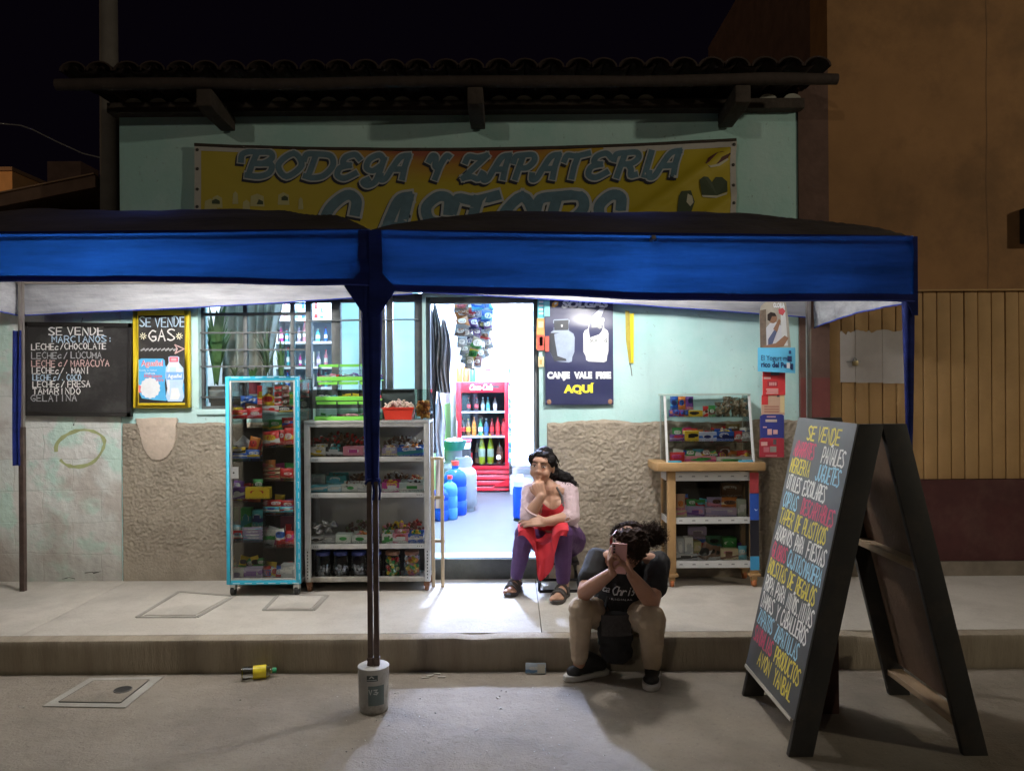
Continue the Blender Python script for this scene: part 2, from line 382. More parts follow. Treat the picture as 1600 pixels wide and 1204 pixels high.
# ------------------------------------------------------------------ ground, road, pavement
W=5.28; KY=4.03; SZ=.178; FZ=.32
def G(px,py,z=0.0):
    dx=px-800; dy=py-602; c,s=math.cos(ROLL),math.sin(ROLL); uy=dy*c+dx*s
    return P(px,py,(H-z)*F/uy)
def mconcrete(name,col,scale,dark,bump,speck=.0,streak=False):
    m=bpy.data.materials.new(name); m.use_nodes=True; N,L=nodes(m); b=N['Principled BSDF']; b.inputs['Roughness'].default_value=.85; b.inputs['Specular IOR Level'].default_value=.3
    tc=N.new('ShaderNodeTexCoord'); mp=N.new('ShaderNodeMapping'); L.new(tc.outputs['Object'],mp.inputs[0])
    if streak: mp.inputs['Scale'].default_value=(3,1,.35)
    def nz(sc,det,rough=.65):
        n=N.new('ShaderNodeTexNoise'); n.inputs['Scale'].default_value=sc; n.inputs['Detail'].default_value=det; n.inputs['Roughness'].default_value=rough; L.new(mp.outputs[0],n.inputs['Vector']); return n
    def ramp(n,a,b_,lo,hi):
        r=N.new('ShaderNodeMapRange'); r.inputs[1].default_value=a; r.inputs[2].default_value=b_; r.inputs[3].default_value=lo; r.inputs[4].default_value=hi; L.new(n.outputs[0],r.inputs[0]); return r
    def mixc(fac,a,c2,bt='MIX'):
        x=N.new('ShaderNodeMix'); x.data_type='RGBA'; x.blend_type=bt; L.new(fac.outputs[0],x.inputs[0])
        if isinstance(a,tuple): x.inputs[6].default_value=rgba(a)
        else: L.new(a,x.inputs[6])
        x.inputs[7].default_value=rgba(c2); return x.outputs[2]
    c=mixc(ramp(nz(scale,8),.42,.62,0,.85),col,dark)
    c=mixc(ramp(nz(scale*.35,6),.5,.65,0,.55),c,tuple(x*.6 for x in col))
    c=mixc(ramp(nz(scale*30,3),.55,.75,0,.45),c,tuple(x*.55 for x in col))
    if speck:
        v=N.new('ShaderNodeTexVoronoi'); v.inputs['Scale'].default_value=38; L.new(tc.outputs['Object'],v.inputs['Vector'])
        r=N.new('ShaderNodeMapRange'); r.inputs[1].default_value=.05; r.inputs[2].default_value=.12; r.inputs[3].default_value=speck; r.inputs[4].default_value=0; L.new(v.outputs['Distance'],r.inputs[0])
        n9=nz(6,3); r9=ramp(n9,.5,.65,0,1); mu=N.new('ShaderNodeMath'); mu.operation='MULTIPLY'; L.new(r.outputs[0],mu.inputs[0]); L.new(r9.outputs[0],mu.inputs[1])
        c=mixc(mu,c,(.5,.47,.42))
    L.new(c,b.inputs['Base Color'])
    n3=nz(90,6,.7); n4=nz(9,5); ad=N.new('ShaderNodeMath'); ad.operation='MULTIPLY_ADD'; ad.inputs[1].default_value=2.5; L.new(n4.outputs[0],ad.inputs[0]); L.new(n3.outputs[0],ad.inputs[2])
    bp=N.new('ShaderNodeBump'); bp.inputs['Strength'].default_value=bump; bp.inputs['Distance'].default_value=.008; L.new(ad.outputs[0],bp.inputs['Height']); L.new(bp.outputs[0],b.inputs['Normal'])
    MATS[name]=m; return m
M_road=mconcrete('worn_road_concrete',(.285,.245,.20),1.3,(.195,.166,.133),.8,.75)
M_walk=mconcrete('pavement_concrete',(.54,.50,.445),2.2,(.43,.39,.34),.35)
M_kerb=mconcrete('kerb_concrete',(.33,.28,.215),2.6,(.25,.205,.155),.5,0,True)
M_patch=mconcrete('patch_concrete',(.36,.34,.30),3,(.29,.27,.235),.4)
M_dust=mconcrete('dusty_ground',(.2,.18,.15),1.0,(.16,.145,.12),.5)
b=B().m(M_dust); b.face([(-80,-40,-.012),(80,-40,-.012),(80,90,-.012),(-80,90,-.012)]); struct(b,'ground')
b=B().m(M_road); b.grid(lambda u,v:Vector((-24+48*u,-12+(KY+12)*v,0)),60,30); struct(b,'road')
def kerbfn(u,v):
    x=-14+28*u
    pr=[(KY+.01,-.01),(KY+.002,.06),(KY,.13),(KY+.001,SZ-.016),(KY+.005,SZ-.005),(KY+.014,SZ-.001),(KY+.06,SZ),(KY+.085,SZ-.001)]
    y,z=pr[int(round(v*7))]
    n=noise.noise(Vector((x*3.1,z*5,1.3)))*.006+noise.noise(Vector((x*17,z*9,4)))*.0025
    ch=max(0,noise.noise(Vector((x*2.3,7.7,0)))-.42)*.05 if z>SZ-.03 else 0
    if abs(x+.95)<.02: ch+=.012*(1-abs(x+.95)/.02)*(1 if z>.1 else 0)
    return Vector((x,y-n+ch*.5,z-ch))
b=B().m(M_kerb); b.grid(kerbfn,900,7); struct(b,'kerb')
b=B().m(M_walk); xs=[-14,-6.2,-2.65,.15,2.35,6.4,14]
for x0,x1 in zip(xs,xs[1:]): b.box((x0+.0018,KY+.088,-.02),(x1-.0018,W+.01,SZ))
struct(b,'pavement',bevel=.004)
# covers let into the pavement
for k,(a,lab) in enumerate((([(280,924),(366,931),(308,964),(214,964)],'outline of a pale concrete access cover let into the pavement left of the blue case'),
                  ([(434,930),(512,930),(490,953),(412,953)],'small concrete access cover with a double edge in the pavement below the blue case'))):
    q=[G(x,y,SZ) for x,y in a]; cen=sum(q,Vector())/4
    t=thing('access_cover',(cen.x,cen.y,SZ),lab,'access cover')
    b=B().m(M_patch)
    for p0,p1 in zip(q,q[1:]+q[:1]): b.bar(p0+Vector((0,0,.002)),p1+Vector((0,0,.002)),.022,.005)
    b.build('frame',t)
    b=B().m(M_walk); q2=[cen+(p-cen)*.86+Vector((0,0,.0045)) for p in q]; b.prism([(p.x,p.y) for p in q2],(0,0,SZ+.001),(1,0,0),(0,1,0),(0,0,1),.004); b.build('slab',t)
q=[G(x,y) for x,y in ((140,1060),(255,1058),(196,1106),(66,1104))]; cen=sum(q,Vector())/4
t=thing('manhole_cover',(cen.x,cen.y,0),'square concrete cover with a dark lifting hole set in the road by the kerb','manhole cover')
b=B().m(M_patch); b.prism([(p.x,p.y) for p in q],(0,0,.0015),(1,0,0),(0,1,0),(0,0,1),.004); b.build('surround',t)
b=B().m(M_road); q2=[cen+(p-cen)*.74 for p in q]; b.prism([(p.x,p.y) for p in q2],(0,0,.0056),(1,0,0),(0,1,0),(0,0,1),.004); b.m(mat('crack_dark',(.05,.045,.04),.95))
for p0,p1 in zip(q2,q2[1:]+q2[:1]): b.bar(p0+Vector((0,0,.006)),p1+Vector((0,0,.006)),.009,.006)
b.build('cover',t)
hc=G(192,1077,.01); b=B().m(mat('iron_black',(.02,.018,.016),.8)); b.lathe([(.040,0),(.040,.004),(.03,.002),(.001,.001)],(hc.x,hc.y,.0097),20); b.m(mat('iron_ring',(.1,.09,.08),.7)); b.tube([(hc.x+.041*math.cos(i*.35),hc.y+.041*math.sin(i*.35),.0112) for i in range(19)],.003,6); b.build('lifting_hole',t)
# grit and scraps
b=B(); gm=[flat('scrap_pale',(.42,.39,.34)),flat('scrap_grey',(.3,.28,.25)),flat('scrap_dark',(.04,.035,.03))]
for i in range(120):
    if i<80: p=G(rnd.uniform(540,900),rnd.uniform(1072,1200))
    else: p=G(rnd.uniform(20,1560),rnd.uniform(1062,1204))
    s=rnd.uniform(.0015,.0038)*(1 if rnd.random()<.94 else 2); b.m(gm[rnd.choice((0,0,1,1,2))]); b.box((p.x-s,p.y-s*.7,0.001),(p.x+s,p.y+s*.7,.001+s*.6),(rnd.uniform(-.3,.3),rnd.uniform(-.3,.3),rnd.uniform(0,3)))
for px,py in ((672,1056),(683,1053),(665,1059),(690,1058)):
    p=G(px,py); b.m(gm[0]); b.box((p.x-.02,p.y-.006,.002),(p.x+.02,p.y+.006,.006),(0,0,rnd.uniform(-.6,.6)))
b.build('road_grit',label='pale crumbs of grit and paper scattered over the road',cat='litter',kind='stuff')
# ------------------------------------------------------------------ the shop building
def mwall(name,paint,patch,grime,bump=.25):
    m=bpy.data.materials.new(name); m.use_nodes=True; N,L=nodes(m); b=N['Principled BSDF']; b.inputs['Roughness'].default_value=.75
    tc=N.new('ShaderNodeTexCoord')
    def nz(sc,det,vec=None):
        n=N.new('ShaderNodeTexNoise'); n.inputs['Scale'].default_value=sc; n.inputs['Detail'].default_value=det; n.inputs['Roughness'].default_value=.65; L.new(vec or tc.outputs['Object'],n.inputs['Vector']); return n
    def mix(n,a,b_,hi,c,c2):
        r=N.new('ShaderNodeMapRange'); r.inputs[1].default_value=a; r.inputs[2].default_value=b_; r.inputs[4].default_value=hi; L.new(n.outputs[0],r.inputs[0])
        x=N.new('ShaderNodeMix'); x.data_type='RGBA'; L.new(r.outputs[0],x.inputs[0])
        if isinstance(c,tuple): x.inputs[6].default_value=rgba(c)
        else: L.new(c,x.inputs[6])
        x.inputs[7].default_value=rgba(c2); return x.outputs[2]
    mp=N.new('ShaderNodeMapping'); mp.inputs['Scale'].default_value=(2.2,1,.6); L.new(tc.outputs['Object'],mp.inputs[0])
    c=mix(nz(2.0,6),.42,.62,.8,paint,patch)
    c=mix(nz(2.5,8,mp.outputs[0]),.52,.7,.5,c,grime)
    c=mix(nz(24,4),.66,.72,.55,c,tuple(x*.5 for x in grime))
    L.new(c,b.inputs['Base Color'])
    n3=nz(30,8); bp=N.new('ShaderNodeBump'); bp.inputs['Strength'].default_value=bump; bp.inputs['Distance'].default_value=.01; L.new(n3.outputs[0],bp.inputs['Height']); L.new(bp.outputs[0],b.inputs['Normal'])
    MATS[name]=m; return m
M_teal=mwall('teal_wall_paint',(.42,.68,.66),(.54,.74,.73),(.40,.58,.57))
M_plaster=mat('rough_plaster',(.325,.28,.22),.95,var=.25,scale=5,bump=.5,bscale=70,dirt=(.22,.185,.145),dscale=1.8,damt=.7,spec=.2)
M_wood_dark=mat('weathered_timber',(.06,.045,.037),.85,var=.35,scale=12,bump=.5,bscale=40)
M_white=mat('white_wall_paint',(.62,.63,.63),.7,var=.04,scale=2)
M_green=mat('green_dado_paint',(.25,.55,.16),.6,var=.06)
M_floor=mat('polished_cement_floor',(.062,.063,.067),.55,var=.15,scale=3,bump=.05,bscale=5,dirt=(.045,.045,.047),dscale=2)
M_frame=mat('dark_metal_frame',(.085,.092,.095),.5,.2,var=.25,scale=14,dirt=(.11,.11,.1),dscale=9)
M_step=mat('dark_step_cement',(.085,.09,.078),.8,var=.3,scale=8,bump=.3)
shop=thing('shop_building',(-.35,W+.1,SZ),'single storey shop with pale teal walls, tiled eave, barred window and open doorway','shop')
XL,XR=PX(190,W),PX(1249,W)
DX0,DX1,DZ=PX(666,W),PX(843,W),PZ(462,W); WX0,WX1,WZ0,WZ1=PX(311,W),PX(661,W),PZ(636,W),PZ(452,W)
def hole_wall(b,x0,x1,z0,z1,holes,y,th):
    xs=sorted({x0,x1}|{h[0] for h in holes}|{h[1] for h in holes}); zs=sorted({z0,z1}|{h[2] for h in holes}|{h[3] for h in holes})
    ins=lambda x,z:any(h[0]<x<h[1] and h[2]<z<h[3] for h in holes)
    for a,c in zip(xs,xs[1:]):
        for d,e in zip(zs,zs[1:]):
            if ins((a+c)/2,(d+e)/2): continue
            b.face([(a,y,d),(c,y,d),(c,y,e),(a,y,e)]); b.face([(a,y+th,e),(c,y+th,e),(c,y+th,d),(a,y+th,d)])
    for h in holes+[(x0,x1,z0,z1)]:
        a,c,d,e=h; out=h==(x0,x1,z0,z1)
        for q in ([(a,y,d),(a,y+th,d),(a,y+th,e),(a,y,e)],[(c,y,e),(c,y+th,e),(c,y+th,d),(c,y,d)],[(a,y,e),(a,y+th,e),(c,y+th,e),(c,y,e)],[(c,y,d),(c,y+th,d),(a,y+th,d),(a,y,d)]): b.face(q[::-1] if out else q)
b=B().m(M_teal); hole_wall(b,XL,XR,SZ,3.36,[(DX0,DX1,FZ,DZ),(WX0,WX1,WZ0,WZ1)],W,.16)
# the doorway starts at the raised threshold; below it the wall is the step
b.build('front_wall',shop)
def plaster(x0,x1,ztop,seed):
    def f(u,v):
        x=x0+(x1-x0)*u; zt=ztop+.022*noise.noise(Vector((x*4,seed,0)))+.008*noise.noise(Vector((x*19,seed,2))); z=SZ+(zt-SZ)*v
        n=noise.noise(Vector((x*9,z*11,seed)))*.0025+max(0,noise.noise(Vector((x*34+1.5*noise.noise(Vector((x*9,z*9,1))),z*40,seed+3)))+.1)**1.2*.0055+noise.noise(Vector((x*52,z*60,seed+7)))*.004+noise.noise(Vector((x*75,z*80,seed)))*.006-.003
        k=.12+.88*min(1,max(0,(z-.27-.03*noise.noise(Vector((x*3,1,seed))))/.10))
        d=(.014+max(-.011,n*1.15)*k)
        if v>.985: d=.004
        if v>=1: d=-.004
        e=min(u*(x1-x0),(1-u)*(x1-x0))
        if e<.006 : d=-.003
        return Vector((x,W-d,z))
    b=B().m(M_plaster); b.grid(f,int((x1-x0)/.0068),int((ztop-SZ)/.0068)); b.build('plaster_skirt',shop,sharp=80)
plaster(XL+.005,DX0-.07,PZ(656,W),3.1); plaster(DX1+.05,XR-.002,PZ(659,W),8.4)
b=B().m(mat('pink_filler',(.60,.49,.40),.85,var=.12,scale=7,bump=.5,bscale=24,dirt=(.42,.35,.28),dscale=7,damt=.75))
pq=[P(x+rnd.uniform(-1.2,1.2),y+rnd.uniform(-1,1),W) for x,y in ((214,653),(217,664),(220,674),(222,684),(225,694),(228,703),(232,711),(238,716),(246,718),(254,717),(261,713),(267,707),(272,699),(275,690),(276,681),(278,672),(277,664),(279,657),(276,652))]
pq=[p0_.lerp(p1_,k/5)+Vector((rnd.uniform(-.004,.004),0,rnd.uniform(-.004,.004))) for p0_,p1_ in zip(pq,pq[1:]+pq[:1]) for k in range(5)]
b.prism([(q.x,q.z) for q in pq],(0,W-.020,0),(1,0,0),(0,0,1),(0,1,0),.018); b.build('filler_patch',shop,bevel=.003)
b=B().m(M_wood_dark); b.box((XL-.04,W-.09,3.362),(XR+.02,W+.14,3.43)); b.build('wall_plate',shop,bevel=.006)
for px in (-1.93,-.22,1.47):
    b=B().m(M_wood_dark)
    b.prism([(4.84,3.275),(4.90,3.262),(W-.02,3.25),(W-.02,3.345),(W-.09,3.355),(4.84,3.385)],(px-.05,0,0),(0,1,0),(0,0,1),(1,0,0),.10); b.build('roof_beam',shop,bevel=.012)
b=B().m(mat('eave_timber',(.05,.035,.03),.85,var=.3,scale=9,bump=.5,bscale=30))
e0,e1=PX(88,4.86,128),PX(1308,4.86,128)
b.tube([(e0+(e1-e0)*i/12,4.86+.006*math.sin(i*2.1),3.421+.006*math.sin(i*1.3)) for i in range(13)],[.036+.003*math.sin(i*1.9) for i in range(13)],12); b.build('eave_beam',shop)
M_tile=mat('clay_roof_tile',(.04,.025,.021),.9,var=.4,scale=7,bump=.3)
b=B().m(M_tile); per=.166; nt_=int((e1-e0-.1)/per); tx0=e0+.06
def tile(k,top):
    r0=per*.52
    for row in range(6):
        y0=4.79+row*.36; zb=3.462+.055*(y0-4.79)
        def f(u,v,th=0):
            a=math.pi*u; rr=(r0*(1-.14*v)) - th
            return Vector((tx0+(k+.5)*per+rr*math.cos(a)+.006*math.sin(k*3.7),y0+.40*v,zb+.055*.4*v+.018*(1-v)+ .062*math.sin(a)*(rr/r0)))
        b.grid(lambda u,v:f(u,v),8,1,flip=True); b.grid(lambda u,v:f(u,v,.012),8,1)
        for i in range(8): b.face([f(i/8,0),f((i+1)/8,0),f((i+1)/8,0,.012),f(i/8,0,.012)])
        if k<nt_-1: # trough tile
            def g(u,v,th=0):
                a=math.pi*u; rr=r0*(1-.14*(1-v))-th
                return Vector((tx0+(k+1)*per-rr*math.cos(a),y0-.01+.40*v,zb+.045+.055*.4*v-.042*math.sin(a)))
            b.grid(lambda u,v:g(u,v),8,1); b.grid(lambda u,v:g(u,v,.012),8,1,flip=True)
for k in range(nt_): tile(k,1)
b.build('tile_roof',shop)
M_mort=mat('pale_mortar',(.42,.41,.36),.9)
for k in range(nt_):
    if k*per+tx0<XL-.1 or (1.0<k*per+tx0<1.6) or (-2.0<k*per+tx0<-1.75): continue
    b=B().m(M_mort); b.prism([(.058*math.cos(math.pi*i/8),.038*math.sin(math.pi*i/8)) for i in range(9)],(tx0+(k+.5)*per,W-.06,3.432),(1,0,0),(0,0,1),(0,1,0),.05); b.build('tile_mortar',shop)
# room behind
RX0,RX1,RY0,RY1,RZ=-2.6,.92,W+.16,9.25,2.72
b=B().m(M_floor); b.box((DX0+.002,W-.006,SZ-.05),(DX1-.002,W+.16,FZ-.002)); b.box((RX0,RY0,FZ-.1),(RX1,RY1,FZ)); b.build('room_floor',shop)
b=B().m(M_step); b.box((DX0-.02,W-.03,SZ),(DX1+.03,W-.008,FZ-.004)); b.build('door_step',shop,bevel=.004)
b=B().m(M_white); b.box((RX0-.1,RY0,FZ-.1),(RX0,RY1,RZ)); b.box((RX1,RY0,FZ-.1),(RX1+.1,RY1,RZ)); b.box((RX0-.1,RY1,FZ-.1),(RX1+.1,RY1+.1,RZ)); b.build('room_wall',shop)
b=B().m(M_white); b.box((RX0-.1,RY0,RZ),(RX1+.1,RY1+.1,RZ+.1)); b.build('ceiling',shop)
b=B().m(M_white); b.box((-.82,6.2,1.3),(-.745,RY1,RZ)); b.m(M_green); b.box((-.825,6.2,FZ),(-.74,RY1,1.297)); b.build('partition_wall',shop)
b=B().m(mat('teal_inner_paint',(.58,.76,.70),.6,var=.06)); b.box((PX(524,6.12),6.12,FZ),(-.74,6.19,RZ)); b.build('partition_wall',shop)
b=B().m(mat('shop_bulb',(1,1,1),emit=(.85,.92,1),estr=25)); b.ell(LAMP_IN,(.035,.035,.05)); b.m(M_white); b.lathe([(.03,.04),(.03,.12),(.006,.13),(.006,.2)],LAMP_IN,12); bo=b.build('ceiling_bulb',shop)
b=B().m(MATS['shop_bulb']); b.ell(LAMP_IN2,(.035,.035,.05)); b.m(M_white); b.lathe([(.03,.04),(.03,.12),(.006,.13),(.006,.22)],LAMP_IN2,12); b.build('ceiling_bulb',shop)
# door frame
b=B().m(M_frame); fy=W+.03
b.box((DX0,fy,FZ),(DX0+.03,fy+.07,DZ)); b.box((DX1-.035,fy,FZ),(DX1,fy+.07,DZ)); b.box((DX0+.03,fy,DZ-.045),(DX1-.035,fy+.07,DZ)); b.build('door_frame',shop,bevel=.003)
# barred window with casements
win=B().m(M_frame); wy=W+.05
def wf(p0,p1,a,c=None):
    win.box((p0[0],wy,p0[1]),(p1[0],wy+.04,p1[1]))
mx=PX(477,W); cz0=PZ(609,W)
zz=lambda y:PZ(y,W); xx=lambda x:PX(x,W)
for x in (312,380,454): win.box((xx(x)-.012,wy,WZ0),(xx(x)+.014,wy+.035,WZ1))
win.box((WX0,wy-.002,zz(486)-.012),(mx,wy+.037,zz(486)+.008))
win.box((WX0,wy-.001,WZ0),(mx,wy+.038,WZ0+.02))
wob=win.build('window_frame',shop,bevel=.002)
b=B().m(M_frame)
for y in (470,516,543,569,617): b.bar((WX0-.005,wy-.012,zz(y)),(mx+.02,wy-.012,zz(y)-.002),.011)
for x in (346,418): pass
b.build('window_bar',wob)
b=B().m(mglass('window_glass')); b.box((WX0+.02,wy+.012,WZ0+.02),(mx,wy+.016,WZ1)); b.build('pane',wob)
cs=B().m(M_frame); cy=W+.02
for a,c in ((477,486),(518,532),(561,573),(596,602),(604,614),(648,661)): cs.box((xx(a),cy,cz0-.3),(xx(c),cy+.05,WZ1-.02))
for a,c in ((486,518),(532,561),(573,596),(614,648)): cs.box((xx(a),cy+.004,zz(470)),(xx(c),cy+.046,WZ1-.02)); cs.box((xx(a),cy+.004,cz0-.3),(xx(c),cy+.046,cz0+.01))
cso=cs.build('casement_frame',shop,bevel=.003)
b=B().m(mat('steel_rod',(.28,.3,.3),.4,.6)); b.tube([(xx(482),cy-.03,zz(499)),(xx(655),cy-.03,zz(498))],.006,8); b.build('curtain_rod',cso)
b=B().m(mglass('window_glass')); b.box((xx(534),cy+.02,cz0),(xx(561),cy+.024,zz(470))); b.box((xx(614),cy+.02,cz0),(xx(648),cy+.024,zz(470))); b.build('pane',cso)
b=B().m(M_teal); b.box((WX0-.01,W-.02,WZ0-.035),(xx(470),W+.05,WZ0-.002)); b.build('window_sill',shop,bevel=.004)
# ------------------------------------------------------------------ neighbours
def mblock():
    m=bpy.data.materials.new('painted_block_wall'); m.use_nodes=True; N,L=nodes(m); b=N['Principled BSDF']; b.inputs['Roughness'].default_value=.85
    tc=N.new('ShaderNodeTexCoord'); sp=N.new('ShaderNodeSeparateXYZ'); cb=N.new('ShaderNodeCombineXYZ'); L.new(tc.outputs['Object'],sp.inputs[0]); L.new(sp.outputs[0],cb.inputs[0]); L.new(sp.outputs[2],cb.inputs[1])
    ns=N.new('ShaderNodeTexNoise'); ns.inputs['Scale'].default_value=5; L.new(cb.outputs[0],ns.inputs['Vector'])
    ad=N.new('ShaderNodeMix'); ad.data_type='RGBA'; ad.blend_type='ADD'; ad.inputs[0].default_value=.05; L.new(cb.outputs[0],ad.inputs[6]); L.new(ns.outputs['Color'],ad.inputs[7])
    br=N.new('ShaderNodeTexBrick'); br.inputs['Scale'].default_value=1; br.inputs['Mortar Size'].default_value=.006; br.inputs['Brick Width'].default_value=.40; br.inputs['Row Height'].default_value=.215; br.inputs['Mortar Smooth'].default_value=.9
    br.inputs['Color1'].default_value=(.74,.79,.76,1); br.inputs['Color2'].default_value=(.78,.76,.73,1); br.inputs['Mortar'].default_value=(.64,.66,.62,1); L.new(ad.outputs[2],br.inputs['Vector'])
    n=N.new('ShaderNodeTexNoise'); n.inputs['Scale'].default_value=3.2; n.inputs['Detail'].default_value=8; L.new(cb.outputs[0],n.inputs['Vector'])
    r=N.new('ShaderNodeMapRange'); r.inputs[1].default_value=.50; r.inputs[2].default_value=.57; r.inputs[4].default_value=.75; L.new(n.outputs[0],r.inputs[0])
    x=N.new('ShaderNodeMix'); x.data_type='RGBA'; L.new(r.outputs[0],x.inputs[0]); L.new(br.outputs[0],x.inputs[6]); x.inputs[7].default_value=(.56,.80,.70,1)
    n2=N.new('ShaderNodeTexNoise'); n2.inputs['Scale'].default_value=2.1; n2.inputs['Detail'].default_value=9; mp=N.new('ShaderNodeMapping'); mp.inputs['Location'].default_value=(5,3,0); L.new(cb.outputs[0],mp.inputs[0]); L.new(mp.outputs[0],n2.inputs['Vector'])
    r2=N.new('ShaderNodeMapRange'); r2.inputs[1].default_value=.50; r2.inputs[2].default_value=.60; r2.inputs[4].default_value=.9; L.new(n2.outputs[0],r2.inputs[0])
    x2=N.new('ShaderNodeMix'); x2.data_type='RGBA'; L.new(r2.outputs[0],x2.inputs[0]); L.new(x.outputs[2],x2.inputs[6]); x2.inputs[7].default_value=(.55,.50,.46,1)
    # damp rising from the ground
    r3=N.new('ShaderNodeMapRange'); r3.inputs[1].default_value=.05; r3.inputs[2].default_value=.55; r3.inputs[3].default_value=.6; r3.inputs[4].default_value=0
    n4=N.new('ShaderNodeMath'); n4.operation='MULTIPLY_ADD'; n4.inputs[1].default_value=.5; L.new(n.outputs[0],n4.inputs[0]); L.new(sp.outputs[2],n4.inputs[2]); sb=N.new('ShaderNodeMath'); sb.operation='SUBTRACT'; sb.inputs[1].default_value=.25; L.new(n4.outputs[0],sb.inputs[0]); L.new(sb.outputs[0],r3.inputs[0])
    x3=N.new('ShaderNodeMix'); x3.data_type='RGBA'; L.new(r3.outputs[0],x3.inputs[0]); L.new(x2.outputs[2],x3.inputs[6]); x3.inputs[7].default_value=(.24,.20,.16,1)
    L.new(x3.outputs[2],b.inputs['Base Color'])
    n5=N.new('ShaderNodeTexNoise'); n5.inputs['Scale'].default_value=22; n5.inputs['Detail'].default_value=8; L.new(tc.outputs['Object'],n5.inputs['Vector'])
    mu=N.new('ShaderNodeMath'); mu.operation='MULTIPLY_ADD'; mu.inputs[1].default_value=-.10; L.new(br.outputs['Fac'],mu.inputs[0]); L.new(n5.outputs[0],mu.inputs[2])
    bp=N.new('ShaderNodeBump'); bp.inputs['Strength'].default_value=.7; bp.inputs['Distance'].default_value=.012; L.new(mu.outputs[0],bp.inputs['Height']); L.new(bp.outputs[0],b.inputs['Normal'])
    MATS['painted_block_wall']=m; return m
bw=thing('block_wall',(-4.2,W+.1,SZ),'patchily painted concrete block wall left of the rough plaster, with a green ring','wall')
b=B().m(mblock()); b.box((-6.5,W-.004,SZ-.02),(XL-.002,W+.15,2.42)); b.build('block_face',bw)
b=B().m(mat('olive_spray_paint',(.42,.46,.22),.8,var=.3,scale=12)); f=frame_fn((0,W-.0055,0),(1,0,0),(0,0,1),(0,-1,0)); rc=P(126,700,W)
ribbon(b,[(rc.x+.165*math.cos(t_)*(1+.06*math.sin(3*t_)),rc.z+.125*math.sin(t_)+.02*math.cos(t_)) for t_ in [(-2.6+.19*i) for i in range(31)]],.022,f,0,.35); b.build('painted_ring',bw)
b=B().m(MATS['crack_dark'])
for (x0,y0),n_ in (((118,655),3),((130,893),5),((95,902),4)):
    p=P(x0,y0,W); pts=[]; 
    for i in range(n_): pts.append((p.x+rnd.uniform(-.02,.02)+(.03*i if y0>880 else 0),p.z-(.02*i if y0<880 else rnd.uniform(-.01,.01))))
    ribbon(b,pts,.005,f,.001,.9)
b.build('crack',bw)
# orange house
M_orange=mat('ochre_wall_paint',(.29,.15,.062),.85,var=.22,scale=1.6,bump=.15,bscale=12,dirt=(.17,.09,.04),dscale=1.4,damt=.75)
M_maroon=mat('maroon_plinth_paint',(.065,.016,.016),.7,var=.25,scale=4,dirt=(.12,.06,.05))
M_brick=mat('dark_clay_wall',(.13,.075,.06),.9,var=.3,scale=6,bump=.4,bscale=25)
oh=thing('ochre_house',(4.5,W+1.5,SZ),'tall ochre house with maroon base beside the shop on the right','house')
OX=PX(1297,W)
b=B().m(M_orange); gx1=5.2; gz0,gz1=PZ(749,W,1450),PZ(452,W,1450)
b.box((OX,W,gz1),(7.5,W+.3,5.2)); b.box((OX-.0,W+.12,gz0),(7.5,W+.3,gz1)); b.box((gx1,W,gz0),(7.5,W+.12,gz1)); b.build('front_wall',oh)
b=B().m(M_brick); b.box((OX,W+.3,SZ),(7.5,8.45,5.2)); b.box((XR+.003,W-.012,SZ),(OX-.002,W+.3,3.7)); b.build('side_wall',oh)
b=B().m(M_maroon); b.box((OX,W-.015,SZ+.1),(7.5,W+.3,gz0-.003)); b.m(mat('base_cement',(.2,.165,.13),.9,var=.3)); b.box((OX,W-.03,SZ-.02),(7.5,W+.3,SZ+.097)); b.build('plinth',oh)
b=B().m(mat('pilaster_maroon',(.17,.05,.045),.8,var=.2)); b.box((XR+.006,W-.02,SZ),(OX-.005,W-.013,PZ(590,W,1270))); b.build('pilaster_paint',oh)
b=B().m(mat('vertical_crack',(.18,.1,.05),.9)); f=frame_fn((0,W-.0012,0),(1,0,0),(0,0,1),(0,-1,0)); cx_=PX(1545,W)
ribbon(b,[(cx_+.012*noise.noise(Vector((z*2,0,0))),gz1+z) for z in [i*.15 for i in range(20)]],.006,f,0,.3); b.build('wall_crack',oh)
p=P(1599,350,W); b=B().m(mat('iron_black',(.02,.018,.016),.8)); b.box((p.x-.03,W-.1,p.z-.14),(p.x+.12,W,p.z+.1)); b.build('meter_box',oh,bevel=.01)
sh=thing('slatted_shutter',(3.5,W+.06,gz0),'closed garage shutter of wide vertical tan boards on the ochre house','shutter')
M_slat=mat('tan_painted_board',(.43,.26,.11),.7,var=.12,scale=4,bump=.1,bscale=20,dirt=(.30,.17,.07),dscale=1.5)
b=B().m(M_slat); sw=.0945; x=OX+.004; k=0
while x<gx1-.01:
    x1=min(x+sw,gx1); b.box((x,W+.03+.003*math.sin(k*2.3),gz0),(x1-.007,W+.055,gz1-.012)); x+=sw; k+=1
b.build('boards',sh,bevel=.003)
b=B().m(mat('crack_dark',(.05,.045,.04),.95)); b.box((OX,W+.056,gz0),(gx1,W+.1,gz1)); b.build('backing',sh)
b=B().m(M_slat); b.box((OX,W+.0,gz1-.011),(gx1,W+.1,gz1)); b.build('top_rail',sh)
M_paper=mat('grey_paper',(.50,.46,.44),.8,var=.12,scale=7)
